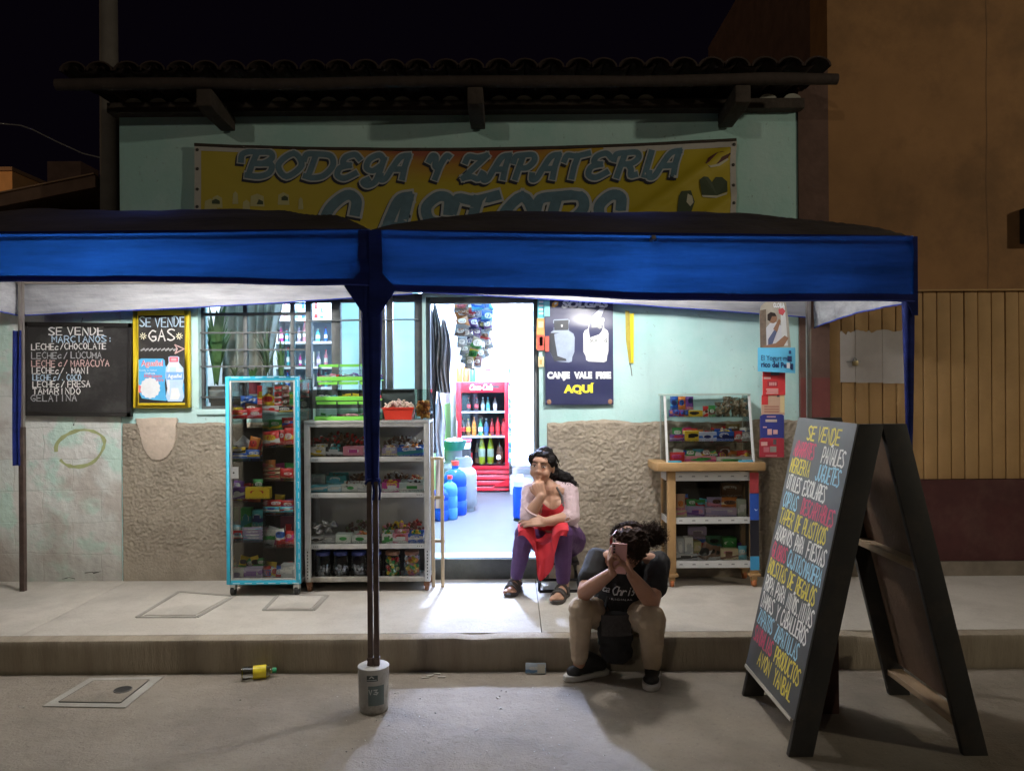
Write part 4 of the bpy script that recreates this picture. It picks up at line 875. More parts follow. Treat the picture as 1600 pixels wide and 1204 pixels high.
SCR={'A':lambda:[cm([(-.28,.16),(-.2,-.06),(.02,.0),(.2,.45),(.45,.92),(.85,1.0)]),[(.82,1.0),(.80,.5),(.86,.0)],[(.22,.40),(.80,.40)]],
'E':lambda:[cm([(.92,.82),(.6,1.0),(.15,.88),(.12,.62),(.5,.54)]),cm([(.5,.54),(.02,.42),(.02,.1),(.45,-.02),(.95,.2)])],
'T':lambda:[cm([(-.25,.72),(-.15,.96),(.4,.92),(1.1,1.02)]),[(.5,.95),(.45,.5),(.5,.0)]],
'Y':lambda:[cm([(-.4,.75),(-.25,1.0),(.05,.92),(.2,.55),(.5,.45)]),cm([(1.1,.95),(.85,.98),(.6,.6),(.5,.0)])],
'Z':lambda:[cm([(-.1,.72),(0,.97),(.5,.92),(1.0,1.0)]),[(1.0,1.0),(.05,.02)],cm([(.05,.02),(.5,.08),(.9,-.02),(1.05,.25)])],
'B':lambda:[cm([(-.42,.62),(-.45,.9),(-.15,1.02),(.2,.98)]),[(.18,1.0),(.12,.5),(.1,.0)],cm([(.18,1.0),(.75,1.0),(.9,.76),(.6,.54),(.3,.52)]),cm([(.3,.52),(.95,.5),(1.0,.15),(.6,-.02),(.02,.02)])],
'D':lambda:[[(.15,1.0),(.12,.5),(.08,.0)],cm([(-.3,.75),(-.25,.98),(.2,1.0),(.8,.92),(1.02,.5),(.75,.08),(.3,-.02),(-.05,.05)])],
'P':lambda:[cm([(-.3,.70),(-.25,.95),(.2,1.0)]),[(.2,1.0),(.15,.5),(.12,.0)],cm([(.2,1.0),(.8,1.0),(1.0,.74),(.7,.46),(.25,.44)])],
'R':lambda:[cm([(-.3,.70),(-.25,.95),(.2,1.0)]),[(.2,1.0),(.15,.5),(.12,.0)],cm([(.2,1.0),(.8,1.0),(.98,.76),(.7,.54),(.25,.52)]),cm([(.5,.52),(.75,.3),(.85,.04),(1.1,.06)])],
'G':lambda:[cm([(.95,.80),(.6,1.0),(.1,.80),(.08,.45),(.5,.32),(.9,.55)]),cm([(.95,.85),(.92,.3),(.85,-.15),(.45,-.32),(.15,-.18),(.4,-.05)])],
'S':lambda:[cm([(.95,.70),(.85,.95),(.45,1.0),(.1,.80),(.3,.55),(.8,.42),(.85,.12),(.4,-.02),(.0,.1),(.1,.28)])],
'C':lambda:[cm([(.95,.68),(.9,.92),(.55,1.02),(.1,.75),(.02,.35),(.35,-.02),(.95,.15)])]}
b=B()
ln=[('B',385,428),('O',430,474),('D',478,522),('E',526,562),('G',566,598),('A',602,640),(' ',0,0),('Y',670,694),('Z',722,756),('A',762,796),('P',802,832),('A',838,874),('T',880,912),('E',918,954),('R',960,996),('I',1000,1016),('A',1022,1064)]
script('',ln,272,38,.185,0,.30); script('',[('C',497,556),('A',590,636),('S',648,700),('T',706,764),('O',772,836),('R',842,912),('S',918,968)],386,84,.15,1)
b.build('lettering',bn)
M_sh1,M_sh2,M_sh3=flat('printed_shoe_maroon',(.10,.03,.025)),flat('printed_boot_green',(.05,.07,.035)),flat('printed_pale',(.55,.52,.40))
def bpoly(pts,m,lift,new=True):
    global b
    if new: b=B()
    b.m(m); q=[P(x,y,BD) for x,y in pts]
    if sum((q[i].x*q[(i+1)%len(q)].z-q[(i+1)%len(q)].x*q[i].z) for i in range(len(q)))<0: q=q[::-1]
    b.face([bf(v.x,v.z,lift) for v in q]); b.build('printed_picture',bn)
bpoly([(1101,256),(1106,247),(1118,240),(1128,238),(1141,241),(1136,249),(1122,258),(1108,262)],M_sh1,.003); bpoly([(1104,259),(1109,263.5),(1124,260),(1138,250),(1136,248),(1121,257),(1108,260.5)],M_sh3,.0045)
bpoly([(1092,281),(1099,276),(1106,277),(1112,285),(1118,277),(1128,277),(1136,284),(1136,300),(1120,306),(1096,305)],M_sh2,.003); bpoly([(1096,305),(1120,306),(1136,301),(1134,305),(1118,310),(1098,308)],M_sh3,.0045); bpoly([(1108,288),(1113,292),(1112,300),(1107,296)],M_sh3,.0045)
bpoly([(1058,330),(1060,305),(1064,298),(1079,297),(1081,303),(1085,315),(1080,330)],M_sh2,.003); bpoly([(1074,302),(1081,306),(1083,316),(1078,322),(1072,315)],M_sh3,.0045)
for x,y,w_ in ((340,312,16),(368,305,9),(402,308,22),(443,305,18),(330,318,20),(385,318,12),(470,312,8)): bpoly([(x-w_/2,y+12),(x-w_/2+1,y-4),(x,y-8),(x+w_/2-1,y-4),(x+w_/2,y+12)],flat('printed_cream',(.50,.46,.22)),.002)
for x,y,w_ in ((405,313,12),(445,306,10),(338,314,12)): bpoly([(x-w_/2,y+4),(x-w_/2,y-1),(x,y-4),(x+w_/2,y-1),(x+w_/2,y+4)],M_sh2,.0035)
# navy gas poster by the door
D=W-.022; fz=D
pg=thing('gas_poster',P(901,632,D),'navy vinyl poster of two gas cylinders with white and yellow lettering, right of the doorway','poster')
px0,px1=PX(851.5,D,550),PX(958,D,550); pz0,pz1=PZ(632,D,900),PZ(452,D,900)
def pf(x,z,l=0):
    u=(x-px0)/(px1-px0); return Vector((x,D-.006-.004*math.sin(z*24+u*1.5)*(.4+.6*noise.noise(Vector((z*6,0,2))))-.004*noise.noise(Vector((x*5,z*8,1)))-l,z))
M_navy=mat('navy_vinyl',(.028,.032,.085),.34,var=.1); M_navy.node_tree.nodes['Principled BSDF'].inputs['Specular IOR Level'].default_value=.6
b=B().m(M_navy); b.grid(lambda u,v:pf(px0+(px1-px0)*u,pz0+(pz1-pz0)*v),14,70); 
b.build('poster_sheet',pg)
b=B()
def gp(pts,m,l):
    b.m(m); q=[P(830+x/6.005,455+y/6.34,D) for x,y in pts]
    if sum((q[i].x*q[(i+1)%len(q)].z-q[(i+1)%len(q)].x*q[i].z) for i in range(len(q)))<0: q=q[::-1]
    b.face([pf(v.x,v.z,l) for v in q])
S1,S2,S3,S4=mat('cylinder_dark_print',(.035,.04,.05),.4,var=.3,scale=12),mat('cylinder_blue_grey_print',(.30,.36,.46),.4,var=.2,scale=12),mat('cylinder_silver_print',(.62,.64,.64),.35,var=.12,scale=10),mat('cylinder_shadow_print',(.22,.23,.23),.4,var=.2,scale=12)
gp([(205,290),(215,280),(345,275),(360,290),(352,330),(352,390),(395,420),(408,460),(405,600),(385,650),(380,695),(350,705),(215,690),(195,640),(172,590),(172,440),(185,405),(212,385)],S2,.001)
gp([(212,290),(350,285),(348,385),(215,388)],S1,.0015); gp([(180,412),(320,412),(330,470),(320,640),(330,690),(215,692),(196,640),(172,590),(172,440)],S1,.0018); gp([(278,330),(296,330),(294,355),(280,355)],S3,.002)
gp([(540,270),(560,262),(680,262),(688,280),(680,310),(682,365),(715,392),(724,420),(724,590),(712,640),(706,690),(680,702),(540,695),(515,680),(510,640),(490,600),(488,420),(500,390),(535,370)],S3,.001)
gp([(565,300),(660,290),(662,365),(640,375),(620,360),(565,360)],S4,.0016); gp([(520,640),(710,640),(704,660),(516,660)],flat('cylinder_pale_print',(.72,.74,.74)),.0014); gp([(690,400),(722,425),(722,590),(700,640),(690,640)],flat('cylinder_mid_print',(.45,.47,.47)),.0014); gp([(590,325),(612,318),(612,345),(596,350)],C_wht,.002)
gp([(560,262),(640,175),(690,165),(650,262)],flat('spray_pale_print',(.5,.53,.62)),.0012)
gp([(195,120),(225,98),(255,105),(250,140),(215,160),(192,150)],flat('logo_orange',(.80,.42,.08)),.0014); gp([(222,110),(245,108),(238,128),(215,135)],C_wht,.0018)
fp=lambda u,v,z=0:pf(u,v,z)
def gtext(txt,x0,x1,y0,y1,m,bold,l=.0022,shear=0):
    p=P(830+(x0+x1)/2/6.005,455+y1/6.34,D); b.m(m); print_text(b,txt,fp,p.x,p.z,(y1-y0)/6.34/F*D,(x1-x0)/6.005/F*D,bold,l,shear)
gtext('SOLGAS',285,725,92,158,C_wht,.06,shear=.15); gtext('SOLGAS',550,712,470,503,flat('ink_dark',(.05,.055,.06)),.02); gtext('mas',228,325,490,520,C_wht,.06); gtext('gas',258,335,525,553,C_wht,.06,shear=.3)
gp([(503,478),(522,472),(536,482),(530,498),(514,500)],flat('ink_dark',(.05,.055,.06)),.0022)
gtext('CANJE',148,362,795,860,C_wht,.07); gtext('VALE',400,570,795,860,C_wht,.07); gtext('FISE',605,748,795,860,C_wht,.07)
gtext('AQUÍ',303,592,905,1000,flat('poster_yellow',(.85,.75,.05)),.06)
b.build('print',pg)
b=B().m(flat('grommet_copper',(.30,.16,.10)))
for x,y in ((167,1095),(740,1092)): p=P(830+x/6.005,455+y/6.34,D); b.ell(pf(p.x,p.z,.002),(.016,.004,.018),10,6)
b.build('grommet',pg)
# small flyers and yellow streamer
def flyer(x0,y0,x1,y1,m,lab,Dp,slant=0,marks=()):
    global b,D,fz
    t=thing('flyer',P((x0+x1)/2,y1,Dp),lab,'flyer','small paper flyers on the door post'); b=B(); D=Dp
    b.m(m); q=[P(x,y,Dp) for x,y in ((x0-slant,y1),(x1-slant,y1),(x1,y0),(x0,y0))]; b.prism([(v.x,v.z) for v in q],(0,Dp,0),UX,UZ,(0,1,0),.002); b.build('sheet',t)
    b=B()
    for (mx0,my0,mx1,my1,mm) in marks: poly([(mx0,my0),(mx1,my0),(mx1,my1),(mx0,my1)],mm,.001,Dp,Dp)
    if marks: b.build('print',t)
    else: b.bm.free()
Cy,Or,Rd,Cm=flat('flyer_cyan',(.12,.52,.62)),flat('flyer_orange',(.75,.36,.12)),flat('flyer_red',(.62,.10,.07)),flat('flyer_cream',(.72,.60,.36))
flyer(840,465,851,497,Cy,'cyan paper flyer at the top of the right door post',W-.02,0,[(842,470+6*k,849,473+6*k,C_wht) for k in range(4)])
flyer(850.5,466,859,494,flat('flyer_aqua',(.25,.68,.72)),'pale aqua paper flyer overlapping the top left corner of the navy gas poster',W-.038,0)
flyer(839,497,852,545,Or,'orange and red paper flyer on the door post below the cyan flyer',W-.021,1,[(839,523,850,547,Rd),(841,502,849,512,Cm),(843,526,848,540,Cm)])
flyer(852,525,858,549,Rd,'small red paper flyer overlapping the left edge of the navy gas poster',W-.039,0)
flyer(841,557,850,573,Cm,'cream paper flyer stuck lowest on the right door post',W-.02,0,[(843,562,847,569,Or)])
ys=thing('yellow_streamer',P(981,580,W-.02),'narrow yellow plastic strip with a dangling tail hung on the bare teal wall','streamer')
b=B().m(mat('yellow_plastic_film',(.80,.66,.02),.4,var=.1)); q=[P(984,490,W-.012),P(990.5,489,W-.012),P(990,567,W-.012),P(985,567,W-.012)]; b.prism([(v.x,v.z) for v in q[::-1]],(0,W-.012,0),UX,UZ,(0,1,0),.004); b.build('strip',ys)
b=B().m(mat('olive_plastic_film',(.42,.34,.04),.5,var=.25,scale=20)); q=[P(977,485,W-.02),P(983.5,486,W-.02),P(985,540,W-.02),P(986.5,566,W-.02),P(983,567,W-.02),P(978,530,W-.02)]; b.prism([(v.x,v.z) for v in q[::-1]],(0,W-.022,0),UX,UZ,(0,1,0),.004); b.m(flat('grey_cord',(.15,.17,.15))); b.tube([P(984,566,W-.015),P(986,575,W-.015),P(987.5,587,W-.012)],.003,6); b.build('tail',ys)
# ------------------------------------------------------------------ sandwich board
sb_=thing('sandwich_board',(1.5,3.4,0),'tall wooden sandwich board with coloured hand painted lettering, standing on the road','sandwich board')
M_sbk=mat('black_board_paint',(.026,.025,.025),.55,var=.25,dirt=(.06,.045,.035),dscale=7)
M_ply=mat('brown_plywood',(.13,.078,.048),.75,var=.3,scale=5,bump=.2); M_pine=mat('raw_pine',(.30,.21,.13),.75,var=.2,scale=6)
M_sgrey=mat('slate_grey_paint',(.098,.102,.106),.6,var=.14,scale=4,dirt=(.11,.114,.118),dscale=2,damt=.5)
YF_,YN=3.72,3.085; zt_=1.335; xfb,xft=1.10,1.395; xbb,xbt=1.905,1.585; lw=.10
def legpoly(x0,x1,s): return [(x0,0),(x0+s*lw,0),(x1+s*lw,zt_),(x1,zt_)]
for (xb,xt,s) in ((xfb,xft,1),(xbb,xbt,-1)):
    for (y0,y1) in ((YN,YN+.03),(YF_-.03,YF_)):
        pp=legpoly(xb,xt,s); pp=pp if s>0 else pp[::-1]
        b=B().m(M_sbk); b.prism(pp,(0,y0,0),UX,UZ,(0,1,0),y1-y0); b.build('leg',sb_,bevel=.004)
nrm=Vector((-(zt_),0,(xft-xfb))).normalized(); sl=Vector((xft-xfb,0,zt_)).normalized(); Lp=math.hypot(xft-xfb,zt_)
o0=Vector((xfb,0,0))+nrm*.0015; zb_=.145
b=B().m(M_sgrey); p0=o0+sl*(zb_/sl.z); b.prism([(0,0),(YF_-YN,0),(YF_-YN,Lp-zb_/sl.z),(0,Lp-zb_/sl.z)],p0+Vector((0,YF_,0)),(0,-1,0),sl,nrm,.008); b.build('front_panel',sb_,bevel=.002)
b=B().m(mat('pale_worn_edge',(.50,.46,.40),.8,var=.2)); b.prism([(0,-.016),(YF_-YN-.03,-.016),(YF_-YN-.03,-.001),(0,-.001)],p0+Vector((0,YF_,0)),(0,-1,0),sl,nrm,.011); b.build('bottom_strip',sb_)
bsl=Vector((xbt-xbb,0,zt_)).normalized(); bn_=Vector((-zt_,0,-(xbb-xbt))).normalized()
pb=Vector((xbb-lw,0,0))+bsl*.16
b=B().m(M_ply); b.prism([(0,0),(YF_-YN-.066,0),(YF_-YN-.066,1.19),(0,1.19)],pb+Vector((.085,YF_-.033,0)),(0,-1,0),bsl,bn_,.008); b.build('back_panel',sb_)
for zz_,nm in ((.10,.05),(.73,.05)):
    b=B().m(M_pine); c0=Vector((xbb-lw,0,0))+bsl*(zz_/bsl.z)+Vector((.012,0,0)); b.box((c0.x,YN+.032,c0.z),(c0.x+.07,YF_-.032,c0.z+.028)); b.build('cross_rail',sb_,bevel=.003)
b=B().m(M_pine); b.prism([(0,.4),(.05,.4),(.05,1.0),(0,1.0)],Vector((xfb+.085,YF_-.034,0)),(0,-1,0),sl,Vector((1,0,0)),.02); b.build('brace',sb_)
b=B().m(M_sbk); b.box((xft+.03,YN+.03,zt_-.05),(xbt-.03,YN+.05,zt_-.012)); b.build('hinge',sb_)
b=B(); ff=lambda u,v,z=0:p0+Vector((0,YF_-u,0))+sl*v+nrm*(.0083+z)
PC={'y':mat('yellow_letter_paint',(.72,.60,.10),.7,var=.15,scale=30),'w':mat('white_letter_paint',(.78,.76,.72),.7,var=.12,scale=30),'p':mat('pink_letter_paint',(.62,.09,.16),.7,var=.15,scale=30),'b':mat('blue_letter_paint',(.34,.60,.74),.7,var=.15,scale=30)}
PL=Lp-zb_/sl.z; PW=YF_-YN
rows=[[('SE VENDE','y',.25,.80)],[('ABARROTES','p',.06,.44),('PAÑALES','w',.58,.93)],[('MERCERIA','y',.06,.42),('JUGUETES','b',.54,.92)],[('UTILES','w',.06,.32),('ESCOLARES','w',.38,.76)],[('COPIAS','b',.06,.33),('DESCARTABLES','p',.42,.955)],
 [('TAPER','y',.06,.32),('DE','y',.38,.46),('PLASTICOS','y',.52,.90)],[('ADORNOS','w',.05,.38),('PARA','w',.44,.59),('FIESTAS','w',.66,.955)],[('GLOBOS','p',.05,.33),('CAJITAS','b',.37,.65),('MADERA','b',.68,.96)],[('BOLSITAS','y',.05,.40),('DE','y',.46,.55),('REGALOS','y',.61,.93)],
 [('ROPA','w',.05,.23),('PARA','w',.28,.46),('NIÑOS.','w',.51,.73),('NIÑAS','w',.75,.96)],[('DAMAS','w',.05,.30),('Y','w',.37,.42),('CABALLEROS','w',.47,.93)],[('ZAPATOS','b',.05,.36),('ZAPATILLAS','b',.43,.85)],[('SANDALIAS','p',.05,.43),('PRODUCTOS','y',.50,.95)],[('AVON','y',.22,.47),('YANBAL','y',.56,.88)]]
for i,rw in enumerate(rows):
    for txt,cl,u0,u1 in rw:
        b.m(PC[cl]); hh=.067 if i else .062; vc=PL*(1-(.055+.0675*i))-.012*(u0-.3)*(1 if i>8 else .3)
        hand_text(b,txt,PW*u0,vc-hh/2,hh,.0092,ff,width=PW*(u1-u0),gap=.2,jit=.12,wob=.04,shear=.06)
b.build('painted_lettering',sb_)
b=B().m(mat('dark_red_block',(.10,.05,.04),.9,var=.3,bump=.4)); q=G(1309,1112); b.box((q.x-.2,q.y-.02,0),(q.x,q.y+.12,.34)); b.build('weight_block',label='dark reddish brown block standing upright on the road under the sandwich board',cat='block',bevel=.006)
# ------------------------------------------------------------------ cards hung from the tent leg
D=4.93; M_cardw=C_wht
yg=thing('yogurt_sign',P(1210,580,D),'tall die cut yogurt advertising card with a blue band, hung on the tent leg','advertising card')
b=B(); fz=D
b.m(mat('photo_beige_print',(.40,.36,.30),.4,var=.3,scale=9))
q=[P(x,y,D) for x,y in ([(1188,546),(1187,490),(1189,478),(1196,472),(1204,470),(1228,472),(1232,500),(1236,546)])]
if sum((q[i].x*q[(i+1)%len(q)].z-q[(i+1)%len(q)].x*q[i].z) for i in range(len(q)))<0: q=q[::-1]
b.prism([(v.x,v.z) for v in q],(0,D,0),UX,UZ,(0,1,0),.003); b.build('photo_card',yg)
b=B(); sk=flat('printed_skin',(.30,.16,.10))
poly([(1187,485),(1197,483),(1197,543),(1188,543)],mat('printed_shelves',(.16,.12,.09),.5,var=.5,scale=25),.0006)
poly([(1197,512),(1203,505),(1212,503),(1221,509),(1223,540),(1198,543)],flat('printed_shirt',(.66,.66,.70)),.001); poly([(1200,530),(1213,510),(1216,512),(1206,540),(1200,543)],flat('printed_strap',(.10,.12,.22)),.0014)
poly(circ(1207.5,497,6.5,8),sk,.0012); poly([(1199,500),(1199,491),(1204,487.5),(1211,489),(1213,494),(1206,494),(1203,502)],flat('printed_hair',(.03,.02,.018)),.0016); poly([(1208,514),(1217,498),(1220,501),(1214,519)],sk,.0017)
poly([(1219,478),(1226,478),(1228,500),(1231,540),(1222,540),(1220,500)],flat('printed_bottle',(.70,.70,.69)),.0012); poly([(1216,483),(1223,481),(1227,486),(1223,493),(1217,490)],flat('printed_cap_red',(.55,.08,.09)),.0018)
poly([(1190,541),(1212,536),(1226,524),(1232,528),(1224,541),(1196,546)],sk,.0019)
f=frame_fn((0,D-.002,0),UX,UZ,NY); ptext('GLORIA',1217,480,7,18,C_wht,.04,.0006)
b.build('print',yg)
b=B(); b.m(flat('band_sky_blue',(.12,.50,.78)))
def yb_(u,v,l=0): p=P(1184+58*u,580-37*v+ (3*u*(1-v)) ,D-.012); return Vector((p.x,D-.014-.012*math.sin(u*2.6)-l,p.z))
b.grid(lambda u,v:yb_(u,v),16,4); b.grid(lambda u,v:yb_(u,v,-.0025),16,4,flip=True); 
b.build('blue_band',yg)
b=B(); fb=lambda u,v,z=0:yb_((u-P(1184,560,D-.012).x)/(58/F*(D-.012)),(v-P(1184,580,D-.012).z)/(37/F*(D-.012)),.002+z)
p=P(1209,562.5,D-.012); b.m(flat('ink_navy',(.02,.04,.14))); print_text(b,'El Yogurt más',fb,p.x+.012,p.z,8/F*D,46/F*D,.0,0.0); p=P(1209,572.5,D-.012); print_text(b,'rico del Perú',fb,p.x+.012,p.z,8/F*D,46/F*D,.035,0.0)
for x0,y0,x1,y1,m in ((1229,555,1236,563,flat('ink_navy',(.02,.04,.14))),(1231,547,1235,552,flat('ink_navy',(.02,.04,.14))),(1228,565,1233,573,C_wht),(1234,566,1238,575,flat('ink_navy',(.02,.04,.14)))):
    b.m(m); q=[P(x,y,D-.012) for x,y in ((x0,y1),(x1,y1),(x1,y0),(x0,y0))]; b.face([fb(v.x,v.z,.0004) for v in q])
b.build('band_print',yg)
def card(x0,y0,x1,y1,m,lab,Dp,marks,extra=()):
    global b,D,fz
    t=thing('hanging_card',P((x0+x1)/2,y1,Dp),lab,'product card','product cards hung in a column on the tent leg')
    b=B().m(m); D=Dp; fz=Dp; q=[P(x,y,Dp) for x,y in ((x0,y1),(x1,y1),(x1,y0+2),(x1-3,y0),(x0+5,y0),(x0,y0+3))]; b.prism([(v.x,v.z) for v in q],(0,Dp,0),UX,UZ,(0,1,0),.006); b.build('card',t)
    b=B()
    for (a0,b0,a1,b1,mm,dz) in marks: poly([(a0,b0),(a1,b0),(a1,b1),(a0,b1)],mm,dz)
    b.build('print',t)
C_red,C_dred,C_tan,C_navy,C_yl=flat('card_red',(.58,.04,.045)),flat('card_crimson',(.38,.03,.05)),flat('card_tan',(.55,.36,.26)),flat('card_navy',(.03,.04,.22)),flat('card_pale_yellow',(.70,.55,.30))
C_gy=flat('card_grey_print',(.10,.09,.10)); C_lr=flat('card_rose_print',(.70,.40,.38))
card(1192,577,1227,617,C_red,'red product card hung directly under the blue yogurt band',4.945,[(1204,579,1218,586,C_gy,.001),(1193,589,1204,592,C_lr,.001),(1199,595,1215,604,C_dred,.0008)]+[(1197+k%2,607+3*k,1216,609+3*k,C_lr,.001) for k in range(3)]+[(1202+3*k,597,1204+3*k,602,C_lr,.0014) for k in range(4)])
card(1190,616,1226,648,C_tan,'tan product card with a red left tab between the red card and the navy card',4.95,[(1190,617,1200,632,C_red,.001),(1219,616,1226,644,C_yl,.001)]+[(1194,634+4*k,1217,636+4*k,flat('card_brown_print',(.40,.18,.13)),.001) for k in range(3)]+[(1214,617,1218,620,C_gy,.001)])
card(1188,647,1225,684,C_navy,'navy product card between the tan card and the lowest red card',4.945,[(1196,655,1214,659,flat('card_gold_print',(.55,.45,.40)),.001),(1198,650,1212,651.5,C_lr,.001),(1199,670,1206,679,C_lr,.001),(1208,671,1215,678,C_lr,.001),(1192,666,1198,668,C_lr,.001)])
card(1187,684,1225,714,C_dred,'crimson product card hung lowest in the column on the tent leg',4.94,[(1189,690,1199,696,C_lr,.001),(1193,698,1202,706,flat('card_pink_print',(.5,.15,.18)),.001),(1203,697,1213,706,flat('card_grey_green',(.28,.25,.22)),.001),(1208,686,1213,694,C_gy,.001),(1196,711,1214,712,C_lr,.001)])
# ------------------------------------------------------------------ packed goods
RED,ORG,YEL,GRN,BLU,CYN,PUR,PNK,WHT,BRN,BLK,NVY,SIL,LAV,CRM,MAG,TEA=(.55,.03,.03),(.62,.20,.03),(.68,.48,.03),(.05,.30,.07),(.03,.12,.50),(.12,.48,.62),(.17,.06,.30),(.66,.25,.32),(.70,.69,.66),(.17,.075,.04),(.025,.022,.022),(.02,.03,.14),(.45,.46,.47),(.38,.31,.48),(.62,.52,.33),(.50,.05,.25),(.05,.28,.30)
NAMES={}
for k,v in dict(red=RED,orange=ORG,yellow=YEL,green=GRN,blue=BLU,cyan=CYN,purple=PUR,pink=PNK,white=WHT,brown=BRN,black=BLK,navy=NVY,silver=SIL,lavender=LAV,cream=CRM,magenta=MAG,teal=TEA).items(): NAMES[v]=k
_pk=[0]
def ink(cols,scale=2.6,rough=.28,bands=False):
    _pk[0]+=1; return mprint('packet_print.%03d'%_pk[0],cols,scale,rough,_pk[0],bands)
LABELS=set()
def lab_ok(s):
    if not 4<=len(s.split())<=16: print('LABLEN',len(s.split()),s)
    if s in LABELS: print('LABDUP',s)
    LABELS.add(s); return s
def packet(x0,y0,x1,y1,D,cols,lab,group,tilt=0,t=None,yaw=0,name='snack_packet',cat='snack packet',lean=0):
    """foil packet filling the picture box x0..x1, y0..y1 at distance D"""
    p0,p1=P(x0,y1,D),P(x1,y0,D); c=(p0+p1)/2; w_,h_=p1.x-p0.x,p1.z-p0.z
    M=(Matrix.Rotation(yaw,3,'Z')@Matrix.Rotation(lean,3,'X')@Matrix.Rotation(tilt,3,'Y'))
    b=B().m(ink(cols)); b.pillow(c,w_,h_,t or min(w_,h_)*.42,M,10,10); return b.build(name,label=lab_ok(lab),cat=cat,group=group)
def carton(x0,y0,x1,y1,D,cols,lab,group,depth=.08,yaw=0,open_=False,fill=None,name='candy_box',cat='box',sticker=None):
    p0,p1=P(x0,y1,D),P(x1,y0,D); w_,h_=p1.x-p0.x,p1.z-p0.z
    t=thing(name,((p0.x+p1.x)/2,D+depth/2,p0.z),lab_ok(lab),cat,group); rz=(0,0,yaw); pv=((p0.x+p1.x)/2,D+depth/2,p0.z)
    mt=ink(cols,1.8,.4); b=B().m(mt)
    if open_:
        k=.004
        for lo,hi in (((p0.x,D,p0.z),(p1.x,D+depth,p0.z+k)),((p0.x,D,p0.z+k),(p1.x,D+k,p1.z)),((p0.x,D+depth-k,p0.z+k),(p1.x,D+depth,p1.z+h_*.25)),((p0.x,D+k,p0.z+k),(p0.x+k,D+depth-k,p1.z)),((p1.x-k,D+k,p0.z+k),(p1.x,D+depth-k,p1.z))): b.box(lo,hi,rz,pv)
    else: b.box((p0.x,D,p0.z),(p1.x,D+depth,p1.z),rz,pv)
    b.build('carton',t,bevel=.0015,bseg=1)
    c2=cols[1] if len(cols)>1 else WHT; b=B().m(flat('label_%s'%NAMES.get(sticker or c2,'grey'),sticker or c2,.4))
    lw_,lh_=w_*rnd.uniform(.4,.6),h_*rnd.uniform(.3,.5); lx=p0.x+(w_-lw_)*rnd.uniform(.3,.7); lz=p0.z+(h_-lh_)*.5
    poly_=[(lx+lw_/2+lw_/2*math.cos(a)*1.0,lz+lh_/2+lh_/2*math.sin(a)) for a in [2*math.pi*i/14 for i in range(14)]] if rnd.random()<.5 else [(lx,lz),(lx+lw_,lz),(lx+lw_,lz+lh_),(lx,lz+lh_)]
    RM=Euler(rz).to_matrix(); pvv=Vector(pv); b.face([RM@(Vector((u,D-.0012,v))-pvv)+pvv for u,v in poly_]); b.build('label_print',t)
    if open_ and fill: heap(p0.x+.006,p1.x-.006,D+.008,D+depth-.008,p0.z+h_*.55,h_*.62,fill,rnd.choice((16,20,24)),lab.split(' on ')[0].split(' in ')[0],lab)
    return t
HL=[0]
def heap(x0,x1,y0,y1,z,h,cols,n,what,lab,size=None,nm='loose_sweets'):
    """a pile too fine to count: one object"""
    b=B(); ms=[mat('sweet_%s'%NAMES.get(c,str(i)),c,.3,var=.15,scale=40) for i,c in enumerate(cols)]
    for i in range(n):
        s=(size or .013)*rnd.uniform(.7,1.25); u,v=rnd.random(),rnd.random(); hz=h*(1-.6*(2*u-1)**2)*rnd.uniform(.15,1)
        b.m(rnd.choice(ms)); b.ell((x0+s+(x1-x0-2*s)*u,y0+s+(y1-y0-2*s)*v,z+s*.5+hz),(s,s*rnd.uniform(.6,.9),s*rnd.uniform(.5,.9)),6,4,Euler((rnd.random()*3,rnd.random()*3,rnd.random()*3)).to_matrix())
    HL[0]+=1
    cn=' and '.join(NAMES.get(c,'mixed') for c in cols[:2]); l2='loose %s sweets heaped with the %s'%(cn,lab.split(', ')[0])
    return b.build(nm,label=' '.join(l2.split()[:16]),cat='sweets',kind='stuff')
M_gl=mglass('case_glass',(.985,.995,.99),.05); M_glg=mglass('case_shelf_glass',(.93,.975,.955),.06); M_alu=mat('aluminium_profile',(.52,.52,.50),.42,.55,var=.12,scale=8,dirt=(.28,.27,.25),dscale=9,damt=.5)
M_cyan=mat('cyan_tape_frame',(.035,.40,.58),.35,var=.1,scale=20); M_rub=mat('rubber_black',(.03,.03,.03),.7); M_dkback=mat('dark_back_panel',(.05,.045,.042),.7,var=.2)
def caster(x,y,z,h,parent,m1,m2,nm='caster'):
    b=B().m(m1); b.box((x-.018,y-.02,z+h*.55),(x+.018,y+.02,z+h)); b.m(m2); b.lathe([(.001,-.012),(h*.36,-.012),(h*.4,-.006),(h*.4,.006),(h*.36,.012),(.001,.012)],(x,y,z+h*.4),16,Matrix.Rotation(R(90),3,'Y')); b.build(nm,parent)
# ---- blue framed tall case
D0,D1=4.86,5.19
X0,X1=PX(353,D0),PX(468,D0); Z0,Z1=PZ(912,D0,410),PZ(588,D0,410)
bc=thing('display_case',((X0+X1)/2,D0,SZ),'tall narrow glass display case framed in bright blue tape, on small casters','display case')
fw=.024; b=B().m(M_cyan)
b.box((X0,D0-.006,Z0),(X0+fw,D0+.02,Z1)); b.box((X1-fw,D0-.006,Z0),(X1,D0+.02,Z1)); b.box((X0+fw,D0-.006,Z1-fw),(X1-fw,D0+.02,Z1)); b.box((X0+fw,D0-.006,Z0),(X1-fw,D0+.02,Z0+fw)); bf_=b.build('front_frame',bc,bevel=.002)
b=B().m(flat('tape_white_dash',(.62,.75,.78)))
for k in range(20):
    z=Z0+.03+k*.064; b.box((X1-.007,D0-.0075,z),(X1-.004,D0-.0055,z+.038)); b.box((X1-.015,D0-.0075,z+.038),(X1-.004,D0-.0055,z+.041)) if k%2 else None
